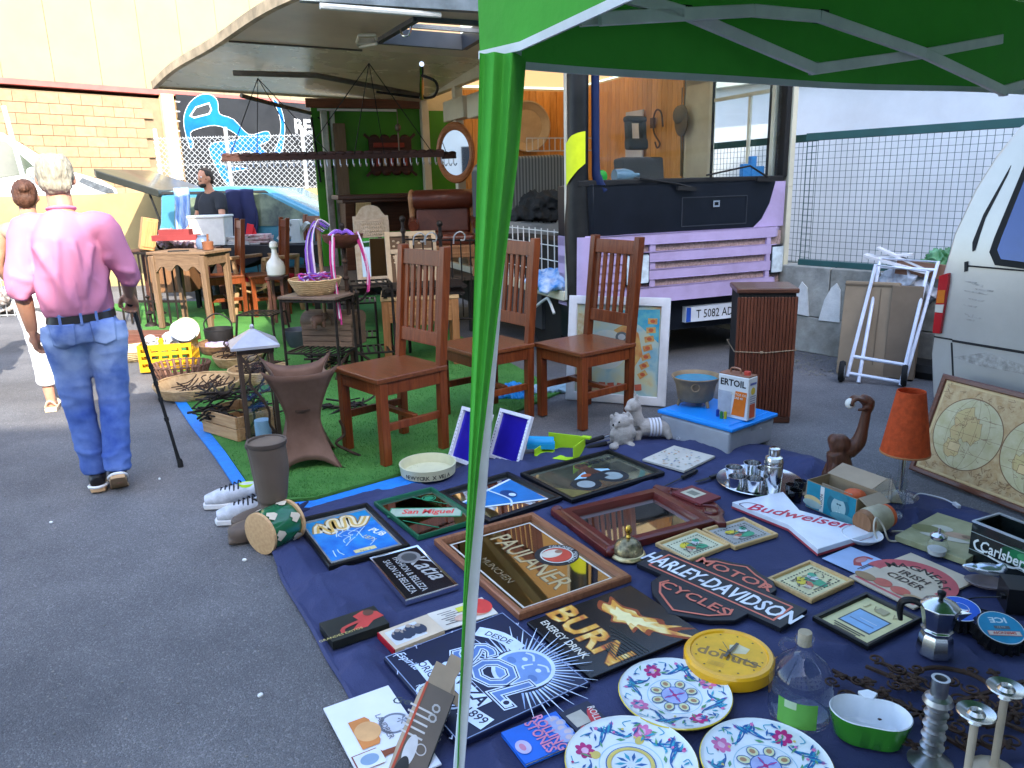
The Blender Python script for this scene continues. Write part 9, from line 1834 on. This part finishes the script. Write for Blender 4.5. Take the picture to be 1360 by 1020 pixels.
# cane
hp=Mrot@(Vector((.238,.285,.925))*kS)+fl; tip=G(240,620,.0); b=B(); 
b.tube([tip+Vector((0,0,.0)),tip.lerp(hp,.12),tip.lerp(hp,.5),hp],[.013,.009,.009,.011],10); 
for f in (.30,.42,.52,.62,.74): q=tip.lerp(hp,f); b.tube([tip.lerp(hp,f-.012),tip.lerp(hp,f+.012)],.0125,10)
cn=thing('walking_cane','black telescopic walking cane held in the right hand of the man in pink','cane',(0,0,0)); obj('shaft',b,mat('cane_black',(.012,.012,.013),.3),cn)
b=B(); ax=(Mrot@Vector((.25,1,0))); b.tube([hp-ax*.045+Vector((0,0,.0)),hp+Vector((0,0,.018)),hp+ax*.06+Vector((0,0,.01))],.0135,10,sm=3); obj('grip',b,M_rub,cn); b=B(); b.lathe([(0,0),(.015,0),(.014,.03),(.010,.045)],12,off=tuple(tip)); obj('rubber_tip',b,M_rub,cn)
# woman half hidden behind him
M_bh=mat('hair_brown',(.075,.032,.018),.5,var=.4,scale=50,bump=.4,bscale=160)
ar={-1:((-.25,.02,1.12),(-.21,.16,.95),(.2,.8,-.4),(-1,0,.2),.6),1:((.25,.02,1.12),(.2,.16,.95),(-.2,.8,-.4),(1,0,.2),.6)}
ft={-1:((-.07,.0,.085),(-.085,.02,.48)),1:((.08,.06,.085),(.09,.03,.48))}
wl_=G(84,545); t,tr,HC,_p=person('woman with a brown bun and white trousers half hidden behind the pink shirt',(wl_.x-.03,wl_.y+.05,0),R(22),1.52,ar,ft,dict(shirt=mat('top_beige',(.34,.24,.17),.8),pants=mat('pants_white',(.66,.64,.62),.8),sleeve=.0,hem=.92),(M_bh,'bun'),.012,pants_len=.72)
for s in (-1,1):
    F=Vector(ft[s][0]); b=B(); b.prism([(-.04,-.08),(-.045,.05),(-.03,.15),(.03,.15),(.045,.05),(.04,-.08)],.0,.03); o=obj('sandal',b,mat('sandal_cream',(.58,.46,.32),.6),t,.005,loc=(F.x,F.y,0)); b=B(); b.tube([(-.045,.08,.03),(0,.08,.075),(.045,.08,.03)],.01,6,sm=3,ry=1.8); b.tube([(-.042,-.03,.03),(0,-.075,.09),(.042,-.03,.03)],.008,6,sm=3); obj('strap',b,mat('sandal_cream',(.6,.5,.3),.6),o)
# seller by the hatchback
M_blh=mat('hair_dark',(.022,.016,.012),.6,var=.4,scale=50,bump=.4,bscale=160)
ar={-1:((-.25,.08,1.10),(-.19,.28,.98),(.4,.7,-.5),(-1,0,.3),.6),1:((.26,.05,1.10),(.22,.26,.95),(-.2,.8,-.5),(1,0,.3),.6)}
sp=YP(288,340,10.05); person('bearded market seller in a dark t shirt standing behind the goods table',(sp.x,10.1,0),R(150),1.70,ar,ft,dict(shirt=mat('tshirt_dark',(.025,.027,.032),.85,bump=.1),pants=mat('pants_grey',(.10,.10,.11),.85),sleeve=.62,hem=.88),(M_blh,'beard'),.014,hd=(0,.03))
# passer-by cut by the left frame edge
q=G(-38,528); ft2={-1:((-.08,.0,.085),(-.09,.02,.48)),1:((.08,.02,.085),(.09,.03,.48))}
t,tr,HC,_p=person('passer-by in grey trainers cut off by the left edge of the photo',(q.x-.06,q.y,0),R(-60),1.70,{-1:((-.25,.02,1.12),(-.24,.10,.9),(.1,.3,-1),(-1,0,.0),.5),1:((.25,.02,1.12),(.24,.10,.9),(-.1,.3,-1),(1,0,0),.5)},ft2,dict(shirt=mat('top_grey',(.3,.3,.32),.8),pants=mat('pants_navy',(.04,.05,.09),.85),sleeve=.6,hem=.9),(M_bh,'short'),.016)
for s in (-1,1):
    F=Vector(ft2[s][0]); b=B(); b.tube([(0,-.08,.05),(0,.0,.055),(0,.08,.045),(0,.16,.035)],[.038,.044,.043,.03],14,sm=3); o=obj('trainer',b,M_sh,t,loc=(F.x,F.y,0)); b=B(); b.prism([(-.035,-.11),(-.045,.08),(0,.19),(.045,.08),(.035,-.11)],-.0,.025); obj('sole',b,M_so,o,.004)
# wire rack of goods at the far left
t=thing('display_rack','low white wire display rack with shiny goods behind the man in pink','rack',G(14,418),R(6)); b=B()
for z in (.02,.28,.45):
    for y in (-.15,.15): b.span((-.5,y,z),(.22,y,z),.012,.012)
for i in range(9):
    for y in (-.15,.15): b.span((-.5+i*.09,y,0),(-.5+i*.09,y,.45),.01,.01)
obj('wire_frame',b,M_galv,t)['kind']='stuff'
heap('shiny_goods','heap of white and metal goods on the low wire rack','goods',G(14,418)+Vector((-.1,0,.05)),.35,.15,.3,mat('goods_mixed',(.50,.48,.46),.3,.3,col2=(.16,.12,.10),scale=18),21)
